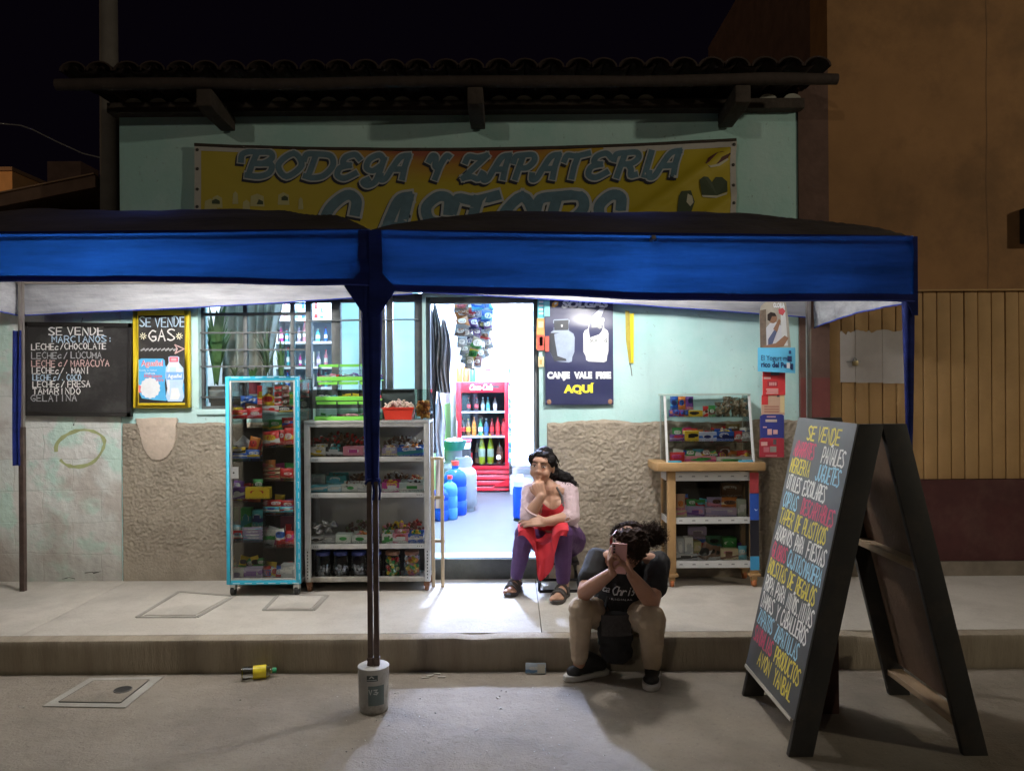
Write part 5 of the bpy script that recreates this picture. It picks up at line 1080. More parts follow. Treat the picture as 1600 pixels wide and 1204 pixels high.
for k in range(6): z=X0+.04+k*.075; b.box((z,D0-.0075,Z1-.007),(z+.045,D0-.0055,Z1-.004)); b.box((z,D0-.0075,Z0+.005),(z+.045,D0-.0055,Z0+.009))
b.build('tape_dashes',bf_)
b=B().m(M_alu); f2=.012
b.box((X0+fw+.001,D0-.002,Z0+fw),(X0+fw+f2,D0+.018,Z1-fw)); b.box((X1-fw-f2,D0-.002,Z0+fw),(X1-fw-.001,D0+.018,Z1-fw)); b.box((X0+fw+f2,D0-.002,Z1-fw-f2),(X1-fw-f2,D0+.018,Z1-fw-.001)); b.box((X0+fw+f2,D0-.002,Z0+fw+.001),(X1-fw-f2,D0+.018,Z0+fw+f2)); b.build('door_frame',bc,bevel=.001)
b=B().m(M_gl); b.box((X0+fw+f2,D0+.006,Z0+fw+f2),(X1-fw-f2,D0+.010,Z1-fw-f2)); b.build('door_glass',bc)
b=B().m(M_gl); b.box((X1-.006,D0+.021,Z0+.02),(X1-.002,D1-.02,Z1-.02)); b.build('side_glass',bc); b=B().m(M_gl); b.box((X0+.002,D0+.021,Z0+.02),(X0+.006,D1-.02,Z1-.02)); b.build('side_glass',bc)
b=B().m(M_dkback)
b.box((X0,D1-.018,Z0),(X1,D1,Z1-.34)); b.box((X0,D0+.021,Z0),(X1,D1-.019,Z0+.02)); 
for x in (X0,X1-.02): b.box((x,D1-.019,Z1-.34),(x+.02,D1,Z1))
b.build('back_panel',bc)
b=B().m(M_glg); b.box((X0,D0+.021,Z1-.012),(X1,D1,Z1-.004)); b.build('top_glass',bc)
xm=PX(412,D0+.05)
b=B().m(M_gl); b.box((xm-.002,D0+.03,Z0+.02),(xm+.002,D1-.03,Z1-.02)); b.build('divider_glass',bc)
DL=4.93; cL=[655,716,779,841]; cR=[644,695,747,800,850]
for ys_,(a,c) in ((cL,(X0+.008,xm-.004)),(cR,(xm+.004,X1-.008))):
    for y in ys_: z=PZ(y,DL); b=B().m(M_glg); b.box((a,D0+.03,z-.006),(c,D1-.03,z)); b.build('shelf',bc)
b=B().m(mat('lock_plate',(.6,.6,.6),.35,.6)); q0,q1=P(362,747,D0),P(373,729,D0); b.box((q0.x,D0-.009,q0.z),(q1.x,D0-.003,q1.z)); b.m(MATS['iron_black']); c=(q0+q1)/2; b.ell((c.x-.006,D0-.01,c.z),(.006,.004,.006),10,6); b.build('lock',bc)
for x in (X0+.03,X1-.03):
    for y in (D0+.03,D1-.04): caster(x,y,SZ,Z0-SZ,bc,mat('caster_steel',(.6,.6,.58),.35,.7),M_rub)
b=B().m(mat('steel_rod',(.28,.3,.3),.4,.6)); b.tube([P(383,592,DL+.1),P(383,622,DL+.1)],.002,5); b.build('hook',bc)
gB='goods in the blue framed case'; top='of the blue case'
def at(i,side): return '%s %s shelf of blue case'%(('top','second','third','fourth','fifth','bottom')[i],side)
PKT=lambda x0,y0,x1,y1,cols,what,i,side,dD=0,**k: packet(x0,y0,x1,y1,DL+.02+dD,cols,what+', '+at(i,side),gB,**k)
BOX=lambda x0,y0,x1,y1,cols,what,i,side,dD=0,**k: carton(x0,y0,x1,y1,DL+.01+dD,cols,what+', '+at(i,side),gB,**k)
L_,R__='left','right'
PKT(363,640,387,654,[RED,WHT,ORG],'flat red packet with white print lying leftmost',0,L_); PKT(385,637,411,654,[RED,PNK,WHT],'red and pink packet',0,L_,.01); PKT(382,630,408,643,[BRN,RED],'brown wrapped packet lying behind red ones',0,L_,.07,tilt=.1)
PKT(376,618,395,634,[BLU,WHT,BLU],'left blue and white packet hanging from a hook',0,L_,.1); PKT(389,620,405,633,[BLU,CYN,WHT],'right blue and white packet hanging from a hook',0,L_,.12)
BOX(402,602,411.5,632,[RED,YEL,ORG],'upright narrow red and yellow box',0,L_,.02,depth=.05)
BOX(362,708,386,716,[BLU,WHT],'flat blue packet box lying at the front',1,L_,depth=.09); PKT(363,698,384,709,[YEL,BLK],'yellow and black packet lying on the blue box',1,L_,.02); PKT(384,702,406,716,[BLU,YEL,WHT],'blue packet with yellow print',1,L_,.0)
for k in range(4): PKT(388+k*5.5,682+k*2,404+k*2.4,713,[ORG,BRN,RED][k%2:]+[CRM],('first','second','third','fourth')[k]+' upright orange and brown packet',1,L_,.05+k*.015,tilt=.25,t=.02)
PKT(370,683,392,705,[SIL,BLK],'tilted dark silver packet',1,L_,.1,tilt=.7)
BOX(362,762,382,779,[PUR,WHT,NVY],'purple box with white print',2,L_,depth=.07); BOX(383,761,421,779,[YEL,YEL,RED],'wide yellow box with red print crossing the divider',2,L_,-.045,depth=.05); PKT(395,748,414,763,[GRN,BLK],'dark green packet behind the yellow box',2,L_,.09)
for k in range(4): PKT(378+k*.5,823+k*4.6,411,829.5+k*4.6,[LAV,CYN,WHT,PUR],('topmost','second','third','lowest')[k]+' lavender and cyan packet of a pile',3,L_,.0,t=.03)
PKT(362,828,379,841,[RED,WHT,CYN],'small red and white packet beside the lavender pile',3,L_); BOX(376,793,392,828,[GRN,TEA],'dark green carton standing behind the pile',3,L_,.12,depth=.05); BOX(394,797,411,822,[TEA,NVY],'teal carton standing behind the pile',3,L_,.12,depth=.05)
BOX(362,889,380,904,[WHT,LAV],'small white box',5,L_,depth=.06); BOX(380.5,887,409,904,[LAV,PUR],'lavender box',5,L_,depth=.06)
for k in range(4): PKT(374+k*9,868+(k%2)*3,388+k*9,888,[YEL,GRN,BLK][k%2:],('first','second','third','fourth')[k]+' yellow green packet behind the lavender box',5,L_,.09,tilt=rnd.uniform(-.3,.3))
PKT(414,604,427,622,[BRN,RED,CRM],'brown and red packet standing at the back left',0,R__,.1); PKT(414,616,427,634,[YEL,YEL,RED],'yellow packet slanting',0,R__,.05,tilt=.5)
for k in range(3): PKT(428.5,603+k*10,440.5,614+k*10,[RED,WHT,BRN],('upper','middle','lower')[k]+' red and white roll in the left stack',0,R__,.05,t=.04)
for k in range(3): PKT(441,602+k*10,452.5,613+k*10,[BRN,PNK,WHT],('upper','middle','lower')[k]+' brown and pink roll in the right stack',0,R__,.05,t=.04)
PKT(452,612,459,633,[GRN,GRN,YEL],'slim green packet at the far right',0,R__,.03); BOX(413,634,435,644,[WHT,RED],'low white box with red print',0,R__,depth=.08); PKT(435,634,458,644,[BLK,YEL,WHT],'black and yellow packet lying flat',0,R__,.0)
PKT(414,673,437,695,[RED,WHT,YEL],'large red and white packet leaning',1,R__,.02,tilt=-.15); PKT(435,671,447,695,[RED,RED,WHT],'tall red packet between larger ones',1,R__,.04); PKT(444,668,459,694,[RED,YEL,WHT],'red packet with yellow print at the right',1,R__,.02); PKT(420,655,442,672,[GRN,YEL],'green and yellow packet piled at the back',1,R__,.1); PKT(440,652,458,668,[RED,BLU],'red and blue packet piled at the back',1,R__,.1)
for k in range(3): PKT(416,729+k*6,438,736+k*6,[BRN,CRM,RED],('upper','middle','lower')[k]+' brown and cream bar',2,R__,.02,t=.03)
PKT(437,731,459,747,[RED,ORG],'red and orange packet',2,R__,.03)
PKT(418,780,440,793,[RED,YEL,WHT],'red and yellow packet lying on cyan ones',3,R__,.04); PKT(438,781,459,793,[RED,MAG],'crimson packet lying at the right',3,R__,.04); PKT(415,791,437,800,[CYN,WHT,BLU],'left cyan packet lying flat',3,R__); PKT(437,791,458,800,[CYN,RED,WHT],'right cyan packet lying flat',3,R__)
BOX(438,806,459,849,[(.12,.02,.05),RED],'tall dark red carton',4,R__,.12,depth=.04); PKT(416,822,432,850,[SIL,GRN,WHT],'crumpled silver green bag',4,R__,.04,tilt=.3); PKT(430,826,446,850,[WHT,RED,BLU],'white bag with red and blue print',4,R__,.03,tilt=-.2); PKT(446,829,459,850,[RED,MAG],'small crimson bag at the right',4,R__,.02)
for k in range(3): PKT(414+k*8,884+(k%2)*2,426+k*8,904,[[RED,WHT,BLU],[WHT,YEL,RED],[BLU,RED,WHT]][k],('left','middle','right')[k]+' bag of mixed coloured sweets',5,R__,.02,tilt=rnd.uniform(-.3,.3))
BOX(439,881,459,904,[SIL,WHT],'plain whitish plastic tub box',5,R__,depth=.06)
# second row standing behind on every shelf
PAL=[[RED,YEL,WHT],[YEL,RED,BLU],[BLU,WHT,RED],[GRN,YEL,WHT],[ORG,RED,CRM],[PUR,YEL,WHT],[WHT,RED,BLU],[CYN,NVY,WHT],[MAG,WHT,YEL]]; OD6=('first','second','third','fourth','fifth','sixth','seventh')
rb=random.Random(21)
for side,ys_,xa in ((L_,cL+[905],364),(R__,cR+[905],415)):
    for i,y in enumerate(ys_):
        for k in range(3):
            cc=PAL[(k*4+i*2+(side==L_))%9]; h=rb.uniform(15,27); x0=xa+k*14.5+rb.uniform(-1,1)
            PKT(x0,y-h-2,x0+16,y-1.5,cc,'%s upright %s packet in the back row'%(('left','middle','right')[k],NAMES[cc[0]]),min(i,5) if side==R__ else (i if i<4 else 5),side,.13+.02*(k%2),tilt=rb.uniform(-.2,.2),t=.03)
# dark stock in the narrow gap to the right of the case
for k in range(5):
    packet(470,598+k*22,483,621+k*22,5.1,[[RED,BLK],[BLK,RED],[BRN,BLK],[BLK,GRN],[BLK,BRN]][k],'%s dark foil packet hanging in the gap right of the blue case'%('topmost','second','third','fourth','lowest')[k],'packets hung beside the blue case')
# ---- wide aluminium candy cabinet
D0,D1=4.95,5.22; X0,X1=PX(475,D0),PX(671,D0); Z0,Z1=PZ(907,D0),PZ(655,D0)
ac=thing('candy_cabinet',((X0+X1)/2,D0,SZ),'wide glass candy cabinet with a worn aluminium frame behind the centre pole','display case')
fw=.036
for x in (X0,X1-fw):
    for y in (D0,D1-.03): b=B().m(M_alu); b.box((x,y,Z0),(x+fw,y+.03,Z1-.02)); b.build('post',ac,bevel=.002)
b=B().m(M_alu); b.box((X0,D0-.004,Z1-.02),(X1,D0+.03,Z1)); b.box((X0,D1-.03,Z1-.02),(X1,D1,Z1)); b.box((X0,D0+.031,Z1-.02),(X0+.03,D1-.031,Z1)); b.box((X1-.03,D0+.031,Z1-.02),(X1,D1-.031,Z1)); b.build('top_frame',ac,bevel=.003)
b=B().m(M_glg); b.box((X0+.031,D0+.031,Z1-.008),(X1-.031,D1-.031,Z1-.002)); b.build('top_glass',ac)
b=B().m(M_alu); b.box((X0+fw+.001,D0,Z1-.042),(X1-fw-.001,D0+.016,Z1-.021)); b.build('top_rail',ac,bevel=.002)
for k,y in enumerate((712,768,848)):
    z=PZ(y,D0); b=B().m(M_alu); b.box((X0+fw+.001,D0+.008,z-.032),(X1-fw-.001,D0+.014,z)); so=b.build('shelf_edge',ac,bevel=.001); b2=B().m(M_glg); b2.box((X0+.01,D0+.0145,z-.006),(X1-.01,D1-.031,z)); b2.build('shelf',ac)
    b=B().m(MATS['iron_black'])
    for x in (X0+fw+.02,X0+fw+.033,X0+fw+.046,X1-fw-.02,X1-fw-.033,X1-fw-.046): b.ell((x,D0+.0075,z-.016),(.003,.0015,.003),8,4)
    b.build('rivet',so)
b=B().m(MATS['iron_black'])
for x in (X0+.018,X1-.018):
    for k in range(9): b.ell((x,D0-.0003,Z0+.025+k*.021),(.004,.001,.006),8,4)
b.build('post_slots',ac)
b=B().m(mat('grimy_rail',(.34,.32,.28),.6,.3,var=.3,scale=15,dirt=(.12,.1,.08),dscale=8)); b.box((X0+fw+.001,D0+.002,Z0),(X1-fw-.001,D0+.028,Z0+.03)); b.box((X0+.01,D0+.0285,Z0+.004),(X1-.01,D1-.031,Z0+.010)); b.build('bottom_rail',ac,bevel=.002)
b=B().m(M_gl); b.box((X0+fw,D0+.017,PZ(848,D0)),(X1-fw,D0+.021,Z1-.042)); b.build('front_glass',ac)
for x in (X0+.012,X1-.016): b=B().m(M_gl); b.box((x,D0+.031,Z0+.03),(x+.004,D1-.031,Z1-.021)); b.build('side_glass',ac)
b=B().m(mat('grey_back_panel',(.42,.41,.39),.6,var=.15)); b.box((X0+fw,D1-.012,PZ(848,D0)),(X1-fw,D1-.004,Z1-.021)); b.m(M_dkback); b.box((X0+fw,D1-.012,Z0+.01),(X1-fw,D1-.004,PZ(848,D0)-.006)); b.build('back_panel',ac)
M_rust=mat('rusty_caster',(.16,.075,.04),.8,.2,var=.3)
for x in (X0+.025,X1-.025):
    for y in (D0+.025,D1-.03): caster(x,y,SZ,Z0-SZ,ac,M_rust,M_rust)
gC='goods in the aluminium candy cabinet'
def CB(x0,y0,x1,y1,cols,what,i,**k): return carton(x0,y0,x1,y1,5.0+k.pop('dD',0),cols,what+', %s shelf of the candy cabinet'%('top','middle','lower')[i],gC,**k)
O=dict(open_=True,depth=.075)
CB(485,698,508,712,[WHT,YEL],'white box with yellow sweets, leftmost',0,fill=[YEL,YEL,WHT],**O); CB(509,698,535,712,[BLK,SIL,TEA],'dark box with silver print',0,fill=[BRN,SIL,TEA],**O); CB(536,697,567,712,[PNK,PNK,WHT],'pink box with dark lettering shapes',0,sticker=MAG,depth=.075)
CB(568,699,591,712,[(.68,.55,.55),PNK],'pale pink box behind the pole',0,**O); CB(597,699,620,712,[LAV,CRM],'mauve box right of the pole',0,fill=[CRM,ORG],**O); CB(621,699,661,712,[BLU,TEA,WHT],'wide blue box, rightmost',0,fill=[ORG,WHT,PNK],**O)
CB(485,758,511,768,[CYN,WHT],'pale cyan box, leftmost',1,depth=.07); CB(512,758,533,768,[(.45,.60,.68),WHT],'pale blue grey box',1,depth=.07); CB(534,756,558,768,[(.60,.63,.58),WHT],'pale box with a green mark',1,sticker=GRN,fill=[BRN,SIL],**O); CB(559,756,583,768,[WHT,SIL],'plain white box half behind the pole',1,fill=[SIL,WHT],**O); CB(597,754,623,768,[MAG,WHT,YEL],'magenta edged box of yellow sweets',1,fill=[YEL,YEL,ORG],**O); CB(624,754,661,768,[(.50,.60,.58),WHT],'pale green box, rightmost',1,sticker=GRN,fill=[BLK,SIL],**O)
CB(485,741,508,757,[(.35,.42,.40),SIL],'grey green tray box at the back',1,dD=.09,depth=.06); CB(510,743,541,757,[TEA,CYN],'teal tray box at the back',1,dD=.09,fill=[TEA,BRN],**O)
CB(485,838,504,848,[SIL,BLK],'low silver foil box, leftmost',2,depth=.07); CB(505,837,523,848,[(.3,.3,.31),SIL],'dull grey foil box',2,depth=.07); CB(524,834,549,848,[(.55,.62,.56),WHT],'pale box with a small green mark',2,sticker=GRN,depth=.07); CB(550,835,578,848,[(.52,.58,.54),WHT],'pale box topped with orange sweets left of the pole',2,sticker=GRN,fill=[ORG,PNK],**O)
CB(597,834,613,848,[WHT,GRN],'white box with green print right of the pole',2,fill=[WHT,YEL,GRN],**O); CB(614,833,637,848,[PNK,WHT,RED],'pink patterned box',2,fill=[YEL,PNK,WHT],**O); CB(638,834,661,848,[BLU,WHT],'bright blue box, rightmost',2,fill=[GRN,YEL],**O)
M_tin=mat('silver_foil',(.55,.55,.56),.22,.9,var=.2,bump=.5,bscale=14)
for k,(px,py) in enumerate(((494,822),(508,818),(520,819),(513,829),(498,831))):
    p=P(px,py,5.06+.02*(k%2)); b=B().m(M_tin); b.pillow(p,.062,.05,.05,Euler((.4,rnd.uniform(-.5,.5),rnd.uniform(-.6,.6))).to_matrix(),8,8); b.build('foil_packet',label=lab_ok('crumpled silver foil packet, %s of five on the lower shelf of the candy cabinet'%('leftmost','second','rightmost','front middle','front left')[k]),cat='snack packet',group=gC)
for (x0,x1,y1,hh,cols,what,i,n) in ((490,570,690,.07,[BRN,(.10,.045,.03),RED],'top shelf, left half behind the boxes',0,190),(598,660,692,.05,[BRN,(.12,.08,.07),SIL],'top shelf, right half behind the boxes',0,120),(542,582,750,.05,[(.12,.05,.04),BRN],'middle shelf beside the teal tray',1,90),(597,640,748,.05,[BRN,(.12,.07,.05),SIL],'middle shelf, right half behind the boxes',1,100),(640,661,752,.05,[ORG,RED,CRM],'middle shelf, far right corner',1,46),(540,580,826,.055,[(.13,.17,.07),(.10,.13,.06)],'lower shelf, centre behind the pale boxes',2,80),(597,640,828,.05,[BRN,GRN,YEL,PNK],'lower shelf, right of the pole',2,100),(630,661,826,.07,[(.22,.05,.04),RED,BRN],'lower shelf, far right corner',2,80)):
    a=P(x0,y1,5.12); c=P(x1,y1,5.12); zs=PZ((712,768,848)[i],5.0); b=B(); ms=[mat('sweet_%s_%d'%(NAMES.get(q,'dull'),int(q[0]*1000)),q,.35,var=.2,scale=40) for q in cols]
    for k in range(n):
        s=rnd.uniform(.010,.017); u,v=rnd.random(),rnd.random(); b.m(rnd.choice(ms)); zt2=(a.z-zs)+hh*(1-(2*u-1)**2)*.6
        b.ell((a.x+(c.x-a.x)*u,5.10+.08*v,zs+s+rnd.random()*zt2),(s,s*.7,s*.6),6,4,Euler((rnd.random()*3,rnd.random()*3,0)).to_matrix())
    b.build('wrapped_sweets',label='heap of wrapped sweets on the '+what,cat='sweets',kind='stuff')
# big jars standing in the bottom of the cabinet
M_jar=mglass('jar_plastic',(.88,.90,.92),.1)
for k,(px,lidc,fill) in enumerate(((503,NVY,None),(531,NVY,None),(559,NVY,None),(583,NVY,None),(612,BRN,[GRN,RED,YEL,(.45,.5,.2)]),(642,BRN,[YEL,GRN,ORG,PNK,WHT]))):
    x=PX(px,5.04); z=Z0+.010; lab=('leftmost empty jar','second empty jar from the left','third jar with a navy lid','jar half behind the pole','jar of green and red sweet balls','rightmost jar of yellow and mixed sweets')[k]+' in the bottom of the candy cabinet'
    t=thing('sweet_jar',(x,5.05,z),lab_ok(lab),'jar','big jars in the bottom of the candy cabinet')
    b=B().m(M_jar); b.lathe([(.045,0),(.054,.008),(.055,.11),(.050,.135),(.042,.145)],(x,5.05,z),24); b.build('body',t)
    b=B().m(mat('jar_lid_%s'%NAMES[lidc],lidc,.45)); b.lathe([(.046,.1455),(.047,.150),(.047,.166),(.044,.169)],(x,5.05,z),24); b.build('lid',t)
    b=B()
    if fill:
        ms=[mat('ball_%s'%NAMES.get(q,'olive'),q,.35,var=.1) for q in fill]
        for j in range(46): 
            a_=rnd.random()*6.28; rr=.038*math.sqrt(rnd.random()); b.m(rnd.choice(ms)); b.ell((x+rr*math.cos(a_),5.05+rr*math.sin(a_),z+.016+.105*rnd.random()),.0135,8,6)
    else:
        b.m(mat('clear_wrap',(.30,.31,.33),.3,var=.3))
        for j in range(26): a_=rnd.random()*6.28; rr=.036*math.sqrt(rnd.random()); b.ell((x+rr*math.cos(a_),5.05+rr*math.sin(a_),z+.013+.06*rnd.random()),(.013,.008,.010),6,4,Euler((a_,rr*60,j)).to_matrix())
    b.build('sweets',label='sweets kept in the '+lab.split(' in ')[0],cat='sweets',kind='stuff')
# ---- what stands on the candy cabinet
zt=Z1; DG=5.02
gk=thing('sweet_dispenser',(PX(541,DG),DG,zt),'lime green stepped sweet rack with clear bins on top of the candy cabinet','sweet rack')
M_lime=mat('lime_plastic',(.20,.62,.08),.4,var=.06); M_clear=mglass('clear_plastic',(.90,.94,.93),.1)
gx0,gx1=PX(493,DG),PX(592,DG)
ry=[(655,624),(624,593),(593,565)]; binw=(gx1-gx0)/3
for r_,(yb_2,yt_2) in enumerate(ry):
    za,zb2=PZ(yb_2,DG),PZ(yt_2,DG); yy=DG+.035*r_
    b=B().m(M_lime); b.box((gx0-.004,yy-.004,za+.0005),(gx1+.004,yy+.12-.0*r_,za+.008)); b.box((gx0-.004,yy-.008,za+.0005),(gx1+.004,yy-.0045,za+.028)); b.build('tray',gk,bevel=.001)
    for c_ in range(3):
        x0=gx0+c_*binw; b=B().m(M_clear); b.box((x0+.003,yy,za+.009),(x0+binw-.003,yy+.003,za+.075)); 
        b.box((x0+.001,yy+.003,za+.009),(x0+.0035,yy+.105,zb2-.006)); b.build('bin_front',gk)
        b=B().m(M_lime); b.prism([(x0+.006,zb2-.024),(x0+binw-.006,zb2-.024),(x0+binw-.004,zb2-.006),(x0+.004,zb2-.006)],(0,yy+.016,0),UX,UZ,(0,1,0),.003); b.build('bin_lid',gk)
        cols=[[PNK,RED,WHT],[WHT,PUR,LAV],[PUR,LAV,BLU],[CYN,BLU,WHT],[YEL,YEL,CRM],[PNK,RED,BRN],[WHT,CRM,GRN],[PNK,MAG,PNK],[GRN,RED,WHT]][(2-r_)*3+c_]
        b=B(); ms=[mat('stick_%s'%NAMES[q],q,.35,var=.1) for q in cols]
        for j in range(34):
            b.m(rnd.choice(ms)); px_=x0+.012+rnd.random()*(binw-.024); zz2=za+.014+.035*rnd.random()*rnd.random(); b.pillow((px_,yy+.02+.06*rnd.random(),zz2),.042,.014,.009,Euler((rnd.uniform(-.4,.4),rnd.uniform(-.35,.35),rnd.uniform(-.5,.5))).to_matrix(),4,4)
        b.build('sweet_sticks',label='%s wrapped sweet sticks in the %s bin of the %s row of the green rack'%(NAMES[cols[0]],('left','middle','right')[c_],('bottom','middle','top')[r_]),cat='sweets',kind='stuff')
rt=thing('red_tub',(PX(622,5.0),5.03,zt),'red plastic tub of pale puffed snacks on the candy cabinet beside the pole','tub'); D_=5.0
a,c=P(599,654.5,D_),P(645,637,D_); b=B().m(mat('red_plastic',(.62,.045,.025),.35,var=.05))
tb=[(a.x+.012,D_),(c.x-.012,D_),(c.x-.012,D_+.12),(a.x+.012,D_+.12)]; tt=[(a.x-.004,D_-.012),(c.x+.004,D_-.012),(c.x+.004,D_+.132),(a.x-.004,D_+.132)]
for i in range(4): j=(i+1)%4; b.face([(*tb[i],zt+.001),(*tb[j],zt+.001),(*tt[j],c.z),(*tt[i],c.z)])
b.face([(*p,zt+.001) for p in tb[::-1]]); ti=[(a.x+.004,D_-.004),(c.x-.004,D_-.004),(c.x-.004,D_+.124),(a.x+.004,D_+.124)]
for i in range(4): j=(i+1)%4; b.face([(*tt[i],c.z),(*tt[j],c.z),(*ti[j],c.z),(*ti[i],c.z)]); b.face([(*ti[i],c.z),(*ti[j],c.z),(*ti[j],c.z-.03),(*ti[i],c.z-.03)])
b.face([(*p,c.z-.03) for p in ti]); b.box((a.x-.008,D_-.016,c.z-.006),(c.x+.008,D_-.0125,c.z+.004)); b.build('tub_body',rt)
b=B(); ms=[mat('puff_pale',(.66,.54,.43),.8,var=.25,scale=60),mat('puff_pink',(.60,.44,.38),.8,var=.25,scale=60)]
for j in range(150):
    b.m(rnd.choice(ms)); u=rnd.random(); v=rnd.random(); s=rnd.uniform(.006,.010); hz=.062*(1-.45*abs(2*u-1)**2)*(1-.3*abs(2*v-1)); b.ell((a.x+.006+(c.x-a.x-.012)*u,D_+.005+.11*v,c.z-.012+hz*rnd.uniform(.3,1)),(s,s*.8,s*2.0),6,5,Euler((rnd.uniform(-1,1),rnd.uniform(-1,1),rnd.random()*3)).to_matrix())
b.build('puffed_snacks',label='pale puffed snack sticks heaped in the red tub',cat='snacks',kind='stuff')
ob=thing('snack_bin',(PX(660,D_),5.04,zt),'clear plastic bin of orange snacks at the right end of the candy cabinet','snack bin')
a,c=P(648,654.6,D_),P(673,608,D_); b=B().m(M_clear); k=.003
for lo,hi in (((a.x,D_,zt+.001),(c.x,D_+k,c.z)),((a.x,D_+.11,zt+.001),(c.x,D_+.11+k,c.z)),((a.x,D_+k,zt+.001),(a.x+k,D_+.11,c.z)),((c.x-k,D_+k,zt+.001),(c.x,D_+.11,c.z))): b.box(lo,hi)
b.build('bin_wall',ob); b=B().m(M_alu); b.box((a.x+.004,D_+.004,zt+.001),(c.x-.004,D_+.109,zt+.003)); b.build('bin_base',ob)
b=B(); ms=[mat('orange_snack',(.52,.17,.03),.55,var=.3,scale=50),mat('amber_snack',(.58,.27,.06),.5,var=.3,scale=50),mat('toast_snack',(.34,.10,.03),.6,var=.3,scale=50)]
for j in range(95): b.m(rnd.choice(ms)); s=rnd.uniform(.008,.013); b.ell((a.x+.014+rnd.random()*(c.x-a.x-.028),D_+.014+.08*rnd.random(),zt+.012+.105*rnd.random()),(s*1.2,s,s),7,5,Euler((rnd.random()*3,rnd.random()*3,0)).to_matrix())
b.build('orange_snacks',label='round orange snacks filling the clear bin',cat='snacks',kind='stuff')
dk=thing('dark_tray',(PX(622,5.14),5.15,zt),'empty dark plastic tray standing on edge behind the red tub','tray')
a,c=P(597,655,5.14),P(648,607,5.14); b=B().m(mat('dark_green_plastic',(.03,.045,.045),.5)); b.box((a.x,5.15,zt+.001),(c.x,5.156,c.z)); b.box((a.x,5.13,c.z-.012),(c.x,5.1495,c.z)); b.build('tray_body',dk,bevel=.002)
# ---- wooden trestle leaning beside the doorway
tr_=thing('wooden_trestle',(PX(684,5.08),5.08,SZ),'narrow rack of two pale wooden poles joined by rungs, beside the doorway','wooden rack'); M_pole=mat('pale_pole_wood',(.45,.34,.20),.7,var=.2,scale=10)
for x in (676,690.5):
    b=B().m(M_pole); b.bar((PX(x,5.06),5.06,SZ),(PX(x-.5,5.06),5.07,PZ(714,5.06)),.022,.02); b.build('pole',tr_,bevel=.003)
for y in (715,776,844):
    b=B().m(M_pole); b.bar((PX(667,5.085),5.085,PZ(y,5.085)),(PX(694,5.085),5.085,PZ(y,5.085)),.014,.02); b.build('rung',tr_,bevel=.003)
b=B().m(mat('white_cloth',(.62,.60,.60),.9,var=.08)); b.grid(lambda u,v:Vector((PX(680,5.12)+.045*u,5.12+.006*math.sin(u*7+v*5),PZ(718,5.12)-.32*v)),8,12); b.build('hanging_cloth',label='strip of white cloth hanging behind the wooden trestle by the doorway',cat='cloth')
# ---- wooden cart with the slanted glass case
D0,D1=5.0,5.245; M_cart=mat('cart_wood',(.40,.245,.11),.55,var=.2,scale=7,bump=.1)
X0,X1=PX(1043,D0),PX(1184,D0); zt=PZ(722,D0,1110); zl=PZ(735,D0,1110)
ct=thing('wooden_cart',((X0+X1)/2,D0+.1,SZ),'light wooden cart with two glazed shelves and casters, against the rough wall','cart')
b=B().m(M_cart); xs0,xs1=PX(1022,D0),PX(1194,D0); b.prism([(xs0+.02,D0-.03),(xs1,D0-.03),(xs1,D1),(xs0,D1),(xs0,D0)],(0,0,zl),(1,0,0),(0,1,0),(0,0,1),zt-zl); b.build('top_board',ct,bevel=.006)
lw_=.052
for x in (X0,X1-lw_):
    for y in (D0,D1-.04):
        b=B().m(M_cart); b.box((x,y,SZ+.075),(x+lw_,y+.04,zl-.001)); b.box((x-.012,y-.012,SZ+.07),(x+lw_+.012,y+.045,SZ+.088)); b.build('leg',ct,bevel=.003)
        caster(x+lw_/2,y+.02,SZ,.07,ct,M_cart,mat('orange_caster',(.42,.14,.05),.5))
M_strip=mat('white_shelf_strip',(.56,.56,.56),.5,var=.06)
gd=flat('strip_print',(.25,.25,.26))
for k,(ya,yb2) in enumerate(((737,751),(808,818),(876,887))):
    z0,z1=PZ(yb2,D0,1110),PZ(ya,D0,1110)
    b=B().m(M_strip); b.box((X0+lw_+.001,D0+.006,z0),(X1-lw_-.001,D0+.012,z1))
    if k: b.box((X0+.004,D0+.0125,z1-.012),(X1-.004,D1-.041,z1-.006))
    b.box((X0-.004,D0+.041,z0),(X0-.0005,D1-.041,z1)); so=b.build('shelf' if k else 'price_strip',ct)
    b=B().m(gd); n=6
    for j in range(n):
        x=X0+lw_+.02+(X1-X0-2*lw_-.06)*j/(n-1); zc=(z0+z1)/2; b.face([(x,D0+.0052,zc-.004),(x+.024,D0+.0052,zc-.004),(x+.022,D0+.0052,zc+.005),(x+.003,D0+.0052,zc+.005)])
    b.build('strip_print',so)
b=B().m(M_gl); b.box((X0+lw_,D0+.014,PZ(887,D0,1110)),(X1-lw_,D0+.018,PZ(752,D0,1110))); b.build('front_glass',ct)
b=B().m(M_gl); b.box((X0+.006,D0+.041,PZ(887,D0,1110)),(X0+.010,D1-.041,zl-.002)); b.build('side_glass',ct)
b=B().m(M_dkback); b.box((X0+.011,D1-.012,PZ(887,D0,1110)),(X1-.01,D1-.004,zl-.002)); b.box((X1-.022,D0+.041,PZ(887,D0,1110)),(X1-.014,D1-.041,zl-.002)); b.build('back_panel',ct)
b=B() # stickers wrapped over the right leg
